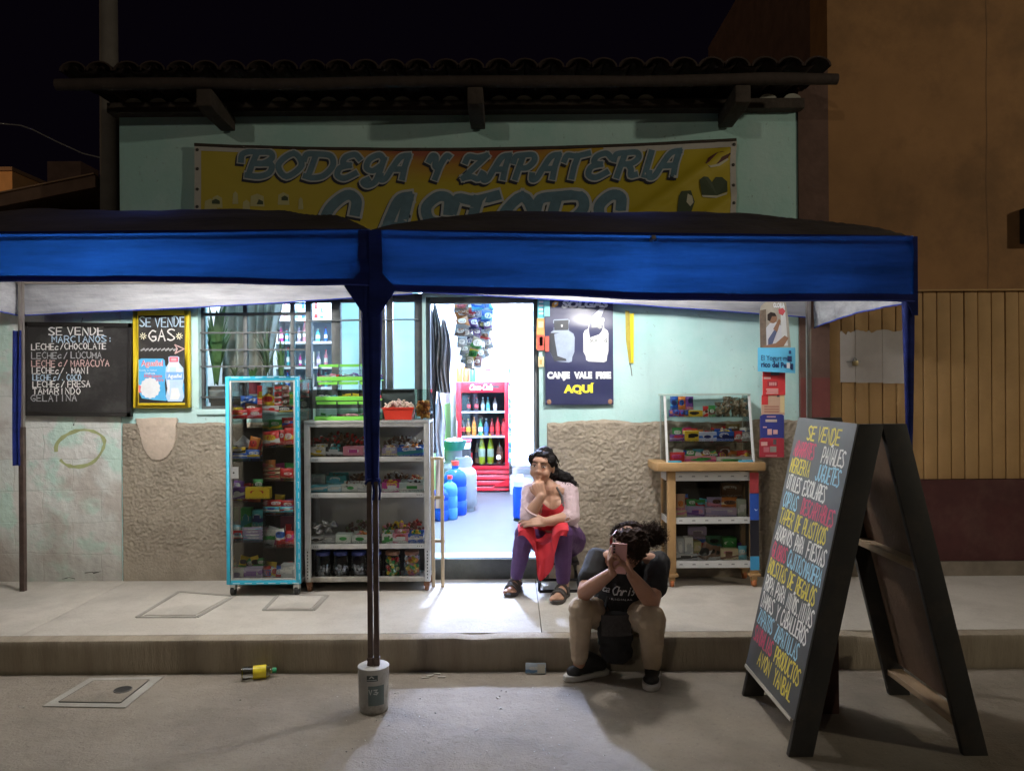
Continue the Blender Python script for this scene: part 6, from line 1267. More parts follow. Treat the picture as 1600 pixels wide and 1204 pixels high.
for ya,yb2,m in ((738,770,mat('sticker_red',(.36,.05,.06),.4,var=.3,scale=20)),(770.5,812,mat('sticker_blue',(.03,.09,.42),.4,var=.15)),(812.5,868,mat('sticker_black',(.02,.02,.03),.4)),(868.5,890,mat('sticker_sky',(.06,.32,.60),.4,var=.1))):
    b.m(m); b.box((X1-lw_-.003,D0-.004,PZ(yb2,D0,1175)),(X1+.003,D0-.0005,PZ(ya,D0,1175))); b.box((X1+.0005,D0,PZ(yb2,D0,1175)),(X1+.003,D0+.042,PZ(ya,D0,1175)))
b.m(C_wht); p=P(1181,796,D0); ribbon(b,[(p.x-.008,p.z+.006),(p.x-.002,p.z-.004),(p.x+.008,p.z+.002)],.004,frame_fn((0,D0-.0046,0),UX,UZ,NY),0); b.build('leg_sticker',ct)
gD='goods on the wooden cart'
def WC(x0,y0,x1,y1,cols,what,i,**k): return carton(x0,y0,x1,y1,D0+.04+k.pop('dD',0),cols,what+', %s shelf of the wooden cart'%('upper','lower')[i],gD,**k)
def WP(x0,y0,x1,y1,cols,what,i,dD=0,**k): return packet(x0,y0,x1,y1,D0+.05+dD,cols,what+', %s shelf of the wooden cart'%('upper','lower')[i],gD,**k)
dim=lambda c,f=.6:tuple(v*f for v in c)
WP(1054,771,1071,800,[(.55,.33,.22),PNK,ORG],'pinkish bag standing leftmost',0); WC(1054,797,1073,807,[CRM,PNK],'small cream and pink box',0,depth=.07); WC(1074,791,1101,807,[LAV,PUR,PNK],'lilac box topped with green packets',0,depth=.08)
WP(1072,779,1087,792,[GRN,GRN,WHT],'green packet lying left on the lilac box',0,.02); WP(1085,780,1102,792,[GRN,RED,CYN],'green and red packet lying right on the lilac box',0,.03); WC(1103,793,1151,807,[(.50,.38,.48),LAV],'wide mauve box',0,depth=.08); WP(1104,776,1128,794,[LAV,PNK,BRN],'mauve packet lying on the wide mauve box',0,.03); WP(1126,776,1152,794,[ORG,CRM,BRN],'orange packet lying on the wide mauve box',0,.03); WC(1153,780,1166,807,[(.45,.50,.40),WHT],'narrow pale green box at the right',0,depth=.07); WC(1128,755,1160,776,[(.22,.11,.06),BRN],'dark brown carton at the back',0,dD=.12,depth=.05)
WC(1057,840,1069,873,[SIL,WHT],'tall grey box standing leftmost',1,depth=.06); WC(1070,839,1083,873,[WHT,SIL],'pale grey box beside the tall one',1,depth=.06); WC(1084,846,1096,864,[(.50,.48,.22),CRM],'small olive yellow box',1,dD=.03,depth=.06); WC(1077,823,1104,842,[LAV,(.25,.2,.25)],'dusky mauve box piled at the back',1,dD=.11,depth=.05)
for k in range(3): WP(1094+k*9,848+k*3,1112+k*8,874,[(.20,.11,.07),SIL,BLK],('left','middle','right')[k]+' dark brown clear bag',1,.01*k,tilt=.5-.4*k)
WP(1102,836,1128,855,[(.05,.16,.09),TEA,BLK],'dark green bag at the back',1,.09); WC(1131,840,1151,858,[GRN,GRN,WHT],'bright green plastic tub box',1,depth=.07,dD=.05); WC(1127,857,1154,874,[CRM,BRN,PNK],'cream box with brown flowers',1,depth=.06); WP(1153,852,1167,874,[CYN,SIL,WHT],'bluish white bag at the right',1); WC(1057,865,1090,874.5,[SIL,BLK],'low grey tray box at the front left',1,dD=-.02,depth=.02)
# slanted glass case on the cart
cz=zt; gx0,gx1=PX(1043,D0,724),PX(1178,D0,724); tz=PZ(615,5.06,1110); tx0,tx1=PX(1043,D0,700)+.0,PX(1172,5.06,620); ydt=D0+.085
gc=thing('glass_counter_case',((gx0+gx1)/2,D0+.1,cz),'small slanted glass case with white edging, standing on the wooden cart','display case')
M_wed=mat('white_edging',(.66,.66,.66),.45,var=.05)
for (xa,xb) in ((gx0,tx0),(gx1,tx1)): b=B().m(M_wed); b.bar((xa,D0+.004,cz+.001),(xb,ydt,tz-.012),.014,.012); b.build('edge_post',gc)
for (xa,xb) in ((gx0,tx0),(gx1,tx1)): b=B().m(M_alu); b.bar((xa,D1-.012,cz+.001),(xb,D1-.012,tz-.012),.006,.006); b.build('back_post',gc)
b=B().m(mat('pale_green_edge',(.40,.50,.46),.4,.2)); b.box((tx0-.012,ydt-.014,tz-.010),(tx1+.008,ydt-.002,tz)); b.box((tx0-.012,D1-.014,tz-.010),(tx1+.008,D1-.003,tz)); b.box((tx0-.012,ydt-.001,tz-.01),(tx0-.002,D1-.015,tz)); b.box((tx1-.002,ydt-.001,tz-.01),(tx1+.008,D1-.015,tz)); b.build('top_frame',gc,bevel=.002)
b=B().m(M_gl); b.box((tx0-.001,ydt-.001,tz-.007),(tx1-.003,D1-.015,tz-.003)); b.build('top_glass',gc)
b=B().m(M_gl); b.prism([(0,0),(gx1-gx0,0),(tx1-gx0,1),(tx0-gx0,1)],(gx0,D0+.012,cz+.002),(1,0,0),(0,ydt-D0-.01,tz-cz-.014),(0,1,0),.003); b.build('front_glass',gc)
b=B().m(M_glg); b.prism([(D0+.02,cz+.002),(D1-.02,cz+.002),(D1-.02,tz-.012),(ydt+.01,tz-.012)],(gx0-.002,0,0),(0,1,0),(0,0,1),(1,0,0),.003); b.build('side_glass',gc); b=B().m(M_glg); b.prism([(D0+.02,cz+.002),(D1-.02,cz+.002),(D1-.02,tz-.012),(ydt+.01,tz-.012)],(gx1-.006,0,0),(0,1,0),(0,0,1),(1,0,0),.003); b.build('side_glass',gc)
b=B().m(mat('blue_tape',(.08,.36,.55),.4)); 
for xa,xb in ((gx0+.004,gx0+.09),(gx1-.10,gx1-.006)): b.box((xa,D0-.003,cz+.001),(xb,D0+.003,cz+.013))
b.build('corner_tape',gc)
DS=5.10
for y in (651,689): z=PZ(y,DS,1110); b=B().m(M_glg); b.box((gx0+.02,D0+.055 if y>670 else ydt-.0,z-.006),(gx1-.025,D1-.02,z)); b.build('shelf',gc)
gE='goods in the slanted glass case'
def SC(x0,y0,x1,y1,cols,what,i,**k): return carton(x0,y0,x1,y1,DS-.012-.02*i+k.pop('dD',0),cols,what+', %s shelf of the slanted case'%('top','middle','bottom')[i],gE,**k)
def SP(x0,y0,x1,y1,cols,what,i,dD=0,**k): return packet(x0,y0,x1,y1,DS-.005-.02*i+dD,cols,what+', %s shelf of the slanted case'%('top','middle','bottom')[i],gE,**k)
for k,cc in enumerate(([BLU,CYN,NVY],[ORG,RED,BLU],[PUR,MAG,NVY])): SP(1047+k*12,619,1059.5+k*12,640,cc,'upper '+('blue pouch leftmost','orange pouch second','purple pouch third')[k]+' of the row',0,.03,t=.03)
for k,cc in enumerate(([PUR,BLU,ORG],[BLU,ORG,PUR],[PUR,RED,BLU],[NVY,ORG,BLU])): SP(1045+k*7.7,640,1053.5+k*7.7,651,cc,('first','second','third','fourth')[k]+' small blue and purple sachet of the low row',0,0,t=.02)
SC(1076,641,1098,651,[YEL,YEL,BLK],'low yellow box with a dark emblem',0,depth=.06,sticker=BLK); SP(1098,634,1107,651,[RED,WHT,BRN],'slim red and white packet',0,.01); SP(1107,633,1118,651,[GRN,BRN,WHT],'green and brown packet',0,.01)
M_nut=[mat('walnut_tan',(.50,.38,.25),.6,var=.3,scale=40),mat('walnut_brown',(.34,.24,.15),.6,var=.3,scale=40),mat('walnut_pale',(.60,.50,.36),.6,var=.3,scale=40)]
for k,(x0,x1,y0,y1) in enumerate(((1119,1134,628,651),(1132,1147,619,651),(1146,1158,621,651),(1157,1171,622,651))):
    a,c=P(x0,y1,DS),P(x1,y0,DS); b=B()
    for j in range(40): b.m(rnd.choice(M_nut)); s=rnd.uniform(.009,.012); b.ell((a.x+s+rnd.random()*(c.x-a.x-2*s),DS+.01+.05*rnd.random(),a.z+s+(c.z-a.z-2*s)*rnd.random()),(s,s*.8,s),7,5)
    b.m(mglass('bag_film',(.93,.94,.92),.12)); b.pillow(((a.x+c.x)/2,DS+.035,(a.z+c.z)/2),(c.x-a.x)*1.05,(c.z-a.z)*1.02,.085,None,8,8)
    b.build('bag_of_nuts',label=lab_ok('clear bag of brown nuts, %s on the top shelf of the slanted case'%('leftmost and lowest','second and tallest','third','rightmost')[k]),cat='bag of nuts',group=gE)
SP(1046,678,1070,689,[PUR,LAV,RED],'purple packet lying leftmost',1); SC(1070,673,1092,689,[YEL,YEL,BLK],'yellow box with a dark emblem',1,depth=.06,sticker=BLK); SC(1092,675,1120,689,[(.50,.55,.68),BLU,WHT],'pale blue and white box',1,depth=.06,sticker=NVY); SC(1120,674,1147,689,[BLU,NVY],'deep blue tray box of yellow packets',1,open_=True,depth=.06,fill=[YEL,YEL,CRM]); SP(1147,673,1160,689,[RED,WHT],'red packet with white print',1); SP(1158,674,1172,689,[(.25,.24,.22),SIL],'dull grey bag rightmost',1)
SP(1068,669,1090,678,[RED,ORG],'red packet lying behind the yellow box',1,.05); SP(1110,661,1135,674,[BRN,RED,(.2,.12,.05)],'brown bag left of two at the back',1,.07); SP(1132,662,1156,675,[(.24,.16,.05),BRN],'olive brown bag right of two at the back',1,.07)
SP(1046,706,1070,723,[RED,RED,MAG],'glossy red bag leftmost',2,.02); SC(1071,713,1119,723,[PNK,MAG,GRN],'long pink box',2,depth=.06,sticker=GRN); SC(1120,714,1176,723,[WHT,(.55,.58,.52),GRN],'long white box with green specks',2,depth=.06,sticker=GRN)
for k in range(4): SP(1072+k*11,703+(k%2)*3,1088+k*11,715,[[GRN,BRN],[SIL,GRN],[BRN,YEL],[GRN,YEL]][k],('first','second','third','fourth')[k]+' crumpled green brown bag behind the pink box',2,.06,tilt=rnd.uniform(-.6,.6))
SC(1120,697,1141,714,[(.22,.13,.09),BRN],'dim brown carton at the back',2,dD=.09,depth=.03)

for i,y,n in ((1,689,7),(2,723,7)):
    for k in range(n):
        cc=PAL[(k*5+i*3)%9]; h=rb.uniform(12,20); x0=1049+k*17+rb.uniform(-2,2)
        SP(x0,y-h-3,x0+17,y-1,cc,'%s upright %s packet in the back row'%(OD6[k],NAMES[cc[0]]),i,.09,tilt=rb.uniform(-.25,.25),t=.025)
for i,y in ((0,806),(1,873)):
    for k in range(6):
        cc=PAL[(k*7+i*4+2)%9]; h=rb.uniform(18,30); x0=1058+k*17+rb.uniform(-2,2)
        WP(x0,y-h-4,x0+18,y-2,cc,'%s upright %s packet in the back row'%(OD6[k],NAMES[cc[0]]),i,.11,tilt=rb.uniform(-.25,.25),t=.03)
# ------------------------------------------------------------------ inside the shop
from mathutils.bvhtree import BVHTree
M_cred=mat('cooler_red',(.34,.006,.012),.3,var=.04); M_cwhite=mat('cooler_white',(.75,.76,.77),.4,var=.03)
D=8.5; X0,X1=PX(713.5,D),PX(795,D); Z0,Z1=FZ+.045,PZ(597,D,750)
fr=thing('drinks_cooler',((X0+X1)/2,D,FZ),'red drinks cooler with a glass door full of bottles inside the shop','cooler')
gx0,gx1,gz0,gz1=PX(721,D),PX(789,D),PZ(728,D,750),PZ(613,D,750)
b=B().m(M_cred); b.box((X0,D+.052,Z0),(X0+.03,D+.55,Z1)); b.box((X1-.03,D+.052,Z0),(X1,D+.55,Z1)); b.box((X0+.03,D+.52,Z0),(X1-.03,D+.55,Z1)); b.box((X0+.03,D+.052,Z1-.03),(X1-.03,D+.519,Z1)); b.box((X0+.03,D+.052,Z0),(X1-.03,D+.519,gz0-.015)); b.build('cabinet',fr,bevel=.004)
b=B().m(mat('cooler_lining',(.05,.05,.055),.6)); b.box((X0+.031,D+.51,gz0-.014),(X1-.031,D+.519,Z1-.031)); b.build('lining',fr)
b=B().m(M_cred); b.box((X0-.002,D,gz0),(gx0,D+.05,Z1+.004)); b.box((gx1,D,gz0),(X1+.002,D+.05,Z1+.004)); b.box((gx0,D+.001,gz1),(gx1,D+.05,Z1+.003)); b.box((X0-.002,D+.001,gz0-.035),(X1+.002,D+.05,gz0-.001)); do=b.build('door',fr,bevel=.004)
b=B().m(mglass('cooler_glass',(.93,.95,.96),.06)); b.box((gx0,D+.02,gz0),(gx1,D+.026,gz1)); b.build('door_glass',do)
b=B().m(MATS['grey_post_metal'] if 'grey_post_metal' in MATS else M_alu); b.box((X0-.004,D-.022,PZ(682,D)),(X0+.012,D-.002,PZ(656,D))); b.build('handle',do,bevel=.004)
f=frame_fn((0,D-.001,0),UX,UZ,NY); b=B()
p=P(752,609,D); b.m(flat('cooler_lettering',(.85,.83,.83))); print_text(b,'Coca-Cola',f,p.x,p.z,9/F*D,36/F*D,.02,.001,.35); b.m(flat('cooler_display',(.02,.01,.01))); p0,p1=P(769,606,D),P(780,602,D); b.face([(p0.x,D-.002,p0.z),(p1.x,D-.002,p0.z),(p1.x,D-.002,p1.z),(p0.x,D-.002,p1.z)])
b.build('header_print',do)
b=B().m(M_cred)
for k in range(6):
    z1=gz0-.045-k*.062; b.box((X0+.0,D+.012,z1-.046),(X1-.0,D+.049,z1),(R(-14),0,0))
b.build('grille',fr,bevel=.004)
b=B().m(M_cred); b.prism([(PX(770,D),Z0+.02),(X1,Z0+.02),(X1,gz0-.13)],(0,D-.004,0),UX,UZ,(0,1,0),.012); b.build('corner_panel',fr)
b=B().m(MATS['rubber_black']); b.box((X0+.02,D+.03,FZ),(X1-.02,D+.5,Z0-.002)); b.build('plinth',fr)
cols_b=[]
shz=[gz0+.006,PZ(680,D+.2,750),PZ(642,D+.2,750)]
b=B().m(mat('wire_shelf_white',(.70,.72,.74),.4))
for z in shz[1:]: b.box((X0+.032,D+.06,z-.016),(X1-.032,D+.07,z)); b.box((X0+.032,D+.0705,z-.008),(X1-.032,D+.5,z-.004))
b.build('cooler_shelf',fr)
b=B().m(flat('round_sticker_white',(.80,.80,.80))); p=P(779,714,D+.02); b.prism([(.026*math.cos(a),.026*math.sin(a)) for a in [2*math.pi*i/20 for i in range(20)]][::-1],(p.x,D+.018,p.z),UX,UZ,(0,1,0),.001); b.build('door_sticker',do)
def bottle(x,y,z,h,r,col,capc,labc,lab,group,glassy=False,name='bottle',cat='bottle'):
    t=thing(name,(x,y,z),lab_ok(lab),cat,group)
    b=B().m(mat('drink_%d_%d_%d'%tuple(int(c*100) for c in col),col,.12,var=.05,coat=.5)); b.lathe([(r*.85,0),(r,.01),(r,h*.5),(r*.93,h*.58),(r*.75,h*.70),(r*.42,h*.84),(r*.36,h*.93)],(x,y,z),14); b.build('body',t)
    b=B().m(mat('cap_%d_%d_%d'%tuple(int(c*100) for c in capc),capc,.4)); b.lathe([(r*.40,h*.93),(r*.40,h),(r*.36,h*1.005)],(x,y,z),12); b.build('cap',t)
    if labc: b=B().m(mat('bottle_label_%d_%d_%d'%tuple(int(c*100) for c in labc),labc,.45,var=.2,scale=60)); b.lathe([(r*1.012,h*.24),(r*1.012,h*.50)],(x,y,z),14); b.build('label',t)
gB2='bottles in the red cooler'; COLA=(.035,.012,.008)
row3=[(733,COLA,RED,RED),(745,COLA,RED,RED),(755,(.30,.34,.30),WHT,SIL),(763,(.18,.34,.28),CYN,TEA),(774,(.40,.36,.30),RED,WHT)]
for k,(px,c,cp,lb) in enumerate(row3): bottle(PX(px,D+.2),D+.2,shz[2],.155,.022,c,cp,lb,'%s bottle from the left on the top shelf of the red cooler'%('first dark','second dark','third pale','fourth green','fifth white')[k],gB2)
row2=[(724,COLA,RED,RED),(732,(.20,.09,.03),YEL,YEL),(741,ORG,ORG,ORG),(751,(.03,.22,.08),GRN,WHT),(760,(.08,.12,.16),WHT,BLU),(769,(.20,.02,.02),RED,RED),(778,RED,RED,RED),(787,(.35,.03,.03),RED,RED)]
for k,(px,c,cp,lb) in enumerate(row2): bottle(PX(px,D+.2),D+.2,shz[1],.19+.02*(k in(2,6)),.026,c,cp,lb,'%s bottle from the left on the middle shelf of the red cooler'%('first dark','second amber','third orange','fourth green','fifth grey','sixth dark red','seventh red','eighth crimson')[k],gB2)
row1=[(733,COLA,RED,RED,.26),(746,(.20,.11,.05),BLK,BLK,.25),(753,(.36,.42,.02),YEL,(.35,.42,.30),.34),(766.5,(.34,.40,.02),YEL,(.35,.42,.30),.34),(781,(.13,.05,.03),BLK,(.2,.09,.05),.28)]
for k,(px,c,cp,lb,h) in enumerate(row1): bottle(PX(px,D+.2+.08*(k in(1,))),D+.2+.1*(k==1),shz[0],h,.038,c,cp,lb,'%s on the bottom shelf of the red cooler'%('dark cola bottle leftmost','brown bottle partly hidden','left large yellow green bottle','right large yellow green bottle','brown bottle behind the round sticker')[k],gB2)
# on top of the cooler
def jar(px0,px1,y0,y1,D_,body,lid,lab,z=None,group='jars standing on the red cooler'):
    x=(PX(px0,D_)+PX(px1,D_))/2; r=(PX(px1,D_)-PX(px0,D_))/2; z=z if z is not None else PZ(y1,D_,750); h=PZ(y0,D_,750)-z
    t=thing('jar',(x,D_,z),lab_ok(lab),'jar',group); b=B().m(mat('jar_%d_%d_%d'%tuple(int(c*100) for c in body),body,.3,var=.25,scale=40)); b.lathe([(r*.94,0),(r,.006),(r,h*.8),(r*.85,h*.86)],(x,D_,z),18); b.build('body',t)
    b=B().m(mat('lid_%d_%d_%d'%tuple(int(c*100) for c in lid),lid,.4)); b.lathe([(r*.88,h*.862),(r*.88,h*.99),(r*.82,h)],(x,D_,z),18); b.build('lid',t)
for a in ((714,723.5,571,0,YEL,WHT,'yellow jar with a pale lid, leftmost on top of the red cooler'),(724,734,573,0,(.55,.10,.03),ORG,'orange red jar beside the yellow jar on top of the red cooler'),(735,743.5,575,0,(.04,.15,.06),BLK,'dark green tin between jars on top of the red cooler'),(746,757,574,0,WHT,WHT,'left white jar on top of the red cooler'),(758.5,769,577,0,(.62,.60,.58),RED,'right white jar with a red lid on top of the red cooler'),(771,782,580,0,(.70,.68,.66),SIL,'squat white jar at the right on top of the red cooler')): jar(a[0],a[1],a[2],596,8.62,a[4],a[5],a[6],Z1+.006)
# strings of snack packets hanging in the doorway
gH='snack packets hanging inside the doorway'
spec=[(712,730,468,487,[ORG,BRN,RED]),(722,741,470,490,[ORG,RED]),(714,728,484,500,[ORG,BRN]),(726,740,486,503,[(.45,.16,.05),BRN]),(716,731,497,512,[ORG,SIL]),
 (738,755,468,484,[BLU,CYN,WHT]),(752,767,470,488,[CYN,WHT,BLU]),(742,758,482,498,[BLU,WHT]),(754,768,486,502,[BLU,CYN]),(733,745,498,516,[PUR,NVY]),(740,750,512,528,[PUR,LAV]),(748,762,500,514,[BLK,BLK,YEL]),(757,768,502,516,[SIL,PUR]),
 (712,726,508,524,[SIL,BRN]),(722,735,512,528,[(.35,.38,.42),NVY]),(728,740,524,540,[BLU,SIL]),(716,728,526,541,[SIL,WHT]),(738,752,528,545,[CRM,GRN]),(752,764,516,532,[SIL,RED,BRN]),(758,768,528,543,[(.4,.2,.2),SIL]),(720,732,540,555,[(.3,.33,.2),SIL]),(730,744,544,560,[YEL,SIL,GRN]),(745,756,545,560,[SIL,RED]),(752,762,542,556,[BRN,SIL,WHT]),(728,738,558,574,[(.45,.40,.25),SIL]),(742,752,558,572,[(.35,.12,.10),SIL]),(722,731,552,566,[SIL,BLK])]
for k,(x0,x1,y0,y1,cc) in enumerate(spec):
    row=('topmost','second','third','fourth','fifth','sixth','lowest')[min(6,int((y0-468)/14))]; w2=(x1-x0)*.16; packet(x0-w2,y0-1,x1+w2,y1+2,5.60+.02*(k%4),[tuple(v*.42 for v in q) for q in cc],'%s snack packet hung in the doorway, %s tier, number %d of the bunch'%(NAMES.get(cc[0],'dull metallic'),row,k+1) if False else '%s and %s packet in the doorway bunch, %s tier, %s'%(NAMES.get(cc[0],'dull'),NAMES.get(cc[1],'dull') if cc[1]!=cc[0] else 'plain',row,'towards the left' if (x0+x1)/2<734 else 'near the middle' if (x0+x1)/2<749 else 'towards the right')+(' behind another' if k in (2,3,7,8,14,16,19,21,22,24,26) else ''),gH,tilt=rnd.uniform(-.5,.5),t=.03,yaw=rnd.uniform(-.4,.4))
b=B().m(flat('white_string',(.6,.6,.6)))
for px in (722,742,758): b.tube([(PX(px,5.65),5.65,RZ),(PX(px,5.65),5.65,PZ(560,5.65,px))],.0025,5)
b.build('hanging_string',label='thin strings holding the bunch of snack packets inside the doorway',cat='string')
# gas cylinders, water bottles, basket
def lathe_thing(name,x,y,z,parts,lab,cat,group=None):
    t=thing(name,(x,y,z),lab_ok(lab),cat,group)
    for nm,prof,m in parts: b=B().m(m); b.lathe(prof,(x,y,z),24); b.build(nm,t)
    return t
M_gas1=mat('grey_cylinder_paint',(.22,.225,.24),.45,.1,var=.1); M_gas2=mat('dark_cylinder_paint',(.13,.135,.15),.45,.1,var=.15)
def gas(px,D_,r,h,m,lab):
    x=PX(px,D_); lathe_thing('gas_cylinder',x,D_,FZ,[('body',[(r*.8,.03),(r*.98,.06),(r,.1),(r,h*.68),(r*.93,h*.76),(r*.6,h*.83),(r*.35,h*.84)],m),('foot_ring',[(r*.8,0),(r*.82,.029)],m),('collar',[(r*.62,h*.835),(r*.62,h),(r*.56,h),(r*.56,h*.845)],m),('valve',[(.02,h*.845),(.02,h*.93),(.03,h*.95)],MATS['brass_worn'])],lab,'gas cylinder','gas cylinders inside the doorway')
gas(724,7.28,.125,.50,M_gas1,'light grey gas cylinder inside the doorway, nearest the red cooler'); gas(709,7.42,.13,.56,M_gas2,'dark grey gas cylinder behind the water bottles, carrying the green basket')
def mblue(name,c,al): 
    m=mat(name,c,.12,var=.05,trans=al,ior=1.2); return m
M_w1=mblue('deep_blue_bottle',(.02,.07,.42),.0); M_w2=mblue('pale_blue_bottle',(.07,.22,.50),.0)
def jug(px,D_,r,h,m,capc,lab):
    x=PX(px,D_); lathe_thing('water_bottle',x,D_,FZ,[('body',[(r*.9,0),(r,.015),(r,h*.25),(r*.94,h*.27),(r,h*.30),(r,h*.52),(r*.94,h*.54),(r,h*.57),(r,h*.70),(r*.8,h*.80),(r*.30,h*.86),(r*.28,h*.92)],m),('cap',[(r*.34,h*.92),(r*.34,h),(r*.3,h)],mat('jug_cap_%d'%int(capc[0]*100),capc,.4))],lab,'water bottle','big water bottles inside the doorway')
jug(711,7.06,.105,.49,M_w1,RED,'deep blue water bottle with a red cap standing behind the pale one'); jug(702.5,6.82,.068,.385,M_w2,RED,'pale blue water bottle with a red cap in front of the deep blue one'); jug(688,6.76,.07,.33,M_w1,BLU,'blue water bottle half hidden behind the wooden trestle')
x=PX(710,7.4); t=thing('egg_basket',(x,7.4,FZ+.562),'dark green plastic basket of eggs on the dark gas cylinder','basket')
zb=FZ+.563; b=B().m(mat('dark_green_basket',(.01,.11,.08),.45)); b.lathe([(.085,0),(.09,.003),(.118,.085),(.124,.086),(.124,.09),(.112,.088),(.084,.008),(.001,.007)],(x,7.4,zb),24); b.build('basket_body',t)
b=B().m(flat('egg_shell',(.72,.66,.60)))
for k in range(9): a=k*.8; rr=.06*(k>0); b.ell((x+rr*math.cos(a),7.4+rr*math.sin(a),zb+.085+.012*(k==0)),(.022,.022,.028),10,8)
b.build('eggs',label='pale eggs heaped in the green basket',cat='eggs',kind='stuff')
x=PX(715,7.75); t=thing('lidded_tub',(x,7.75,FZ),'white plastic tub with a red lid on a black bin behind the egg basket','tub'); zt_b=PZ(700,7.75,715)
b=B().m(mat('black_plastic',(.02,.02,.02),.5)); b.lathe([(.10,0),(.12,.01),(.135,zt_b-FZ-.003)],(x,7.75,FZ),20); b.build('black_bin',t); b=B().m(M_cwhite); b.box((x-.13,7.65,zt_b-.002),(x+.13,7.85,zt_b+.065)); b.build('tub_body',t,bevel=.012); b=B().m(mat('tub_lid_red',(.55,.06,.08),.4)); b.box((x-.138,7.642,zt_b+.066),(x+.138,7.858,zt_b+.085)); b.build('lid',t,bevel=.006)
b=B().m(M_cwhite); hx=PX(735,7.5); b.tube([(hx-.04+.05*math.sin(a),7.5,PZ(722,7.5,735)+.05*math.cos(a)) for a in [i*.35-.3 for i in range(11)]],.011,8); b.build('white_loop_handle',label='thick white loop of hose hooked beside the egg basket',cat='hose')
x=PX(812,6.72); t=thing('blue_jug',(x,6.72,FZ),'blue water jug with a white cover just inside the right side of the doorway','jug'); b=B().m(M_w1); b.lathe([(.05,.02),(.062,.03),(.064,.27),(.055,.30)],(x,6.72,FZ),20); b.build('body',t); b=B().m(M_cwhite); b.lathe([(.058,.301),(.06,.35),(.03,.38),(.028,.40)],(x,6.72,FZ),20); b.build('cover',t); b=B().m(MATS['black_plastic']); b.lathe([(.06,0),(.06,.018)],(x,6.72,FZ),20); b.build('foot',t)
# white curtain, steps and strip of sachets at the back
b=B().m(mat('white_curtain_cloth',(.78,.79,.80),.8,var=.03)); cx0,cx1=PX(799,8.2),PX(843,8.2); b.grid(lambda u,v:Vector((cx0+(cx1-cx0)*u,8.2+.012*math.sin(u*18+v),PZ(727,8.2,815)+(RZ-.05-PZ(727,8.2,815))*v)),30,6); b.build('white_curtain',label='plain white curtain hanging at the back right of the doorway view',cat='curtain')
b=B().m(mat('grey_step_cement',(.30,.30,.31),.7,var=.2)); b.box((PX(796,8.3),8.3,FZ),(RX1-.002,9.2,PZ(746,8.3,815))); b.box((PX(800,8.6),8.6,PZ(746,8.3,815)),(RX1-.002,9.2,PZ(732,8.6,815))); b.build('inner_steps',label='two grey cement steps under the white curtain at the back of the shop',cat='steps',bevel=.006)
for k in range(7): packet(794.5,562+k*23,800.5,584+k*23,8.25,[[BLU,CYN,WHT],[TEA,NVY],[CYN,BLU]][k%3],'slim blue sachet, %s down the strip beside the white curtain'%('first','second','third','fourth','fifth','sixth','last')[k],'sachets beside the white curtain',t=.02)
# coats at the left of the doorway
def coat(x0,x1,y0,y1,D_,m,lab,am,fr_):
    a,c=P(x0,y1,D_),P(x1,y0,D_); t=thing('hanging_coat',((a.x+c.x)/2,D_,a.z),lab_ok(lab),'coat','clothes hung inside the left door post')
    b=B().m(m); b.grid(lambda u,v:Vector((a.x+(c.x-a.x)*(u if v<.8 else .5+(u-.5)*(1-(v-.8)*3.2))+.008*math.sin(v*9+u*3),D_+am*math.sin(u*fr_+2*math.sin(v*3))+.02*u,a.z+(c.z-a.z)*v-.02*abs(u-.5)*v)),40,24); b.build('cloth',t)
    b=B().m(MATS['steel_rod']); b.tube([((a.x+c.x)/2,D_,c.z-.01),((a.x+c.x)/2,D_-.0,c.z+.06),((a.x+c.x)/2+.02,D_,c.z+.075)],.003,6); b.build('hanger_hook',t)
coat(671,689,474,612,5.62,mat('grey_striped_cloth',(.16,.145,.135),.9,var=.5,scale=35),'grey striped coat hanging in front inside the left door post',.022,22)
coat(684,703,498,614,5.74,mat('taupe_cloth',(.22,.19,.18),.9,var=.2),'taupe coat hanging behind the striped one inside the left door post',.018,16)
coat(665,680,468,708,5.55,mat('black_cloth',(.025,.022,.024),.9,var=.3),'long black garment hanging against the left door post',.015,14); coat(679,694,612,722,5.68,mat('lavender_white_cloth',(.50,.48,.52),.9,var=.15),'pale lavender garment hanging lowest inside the left door post',.016,13)
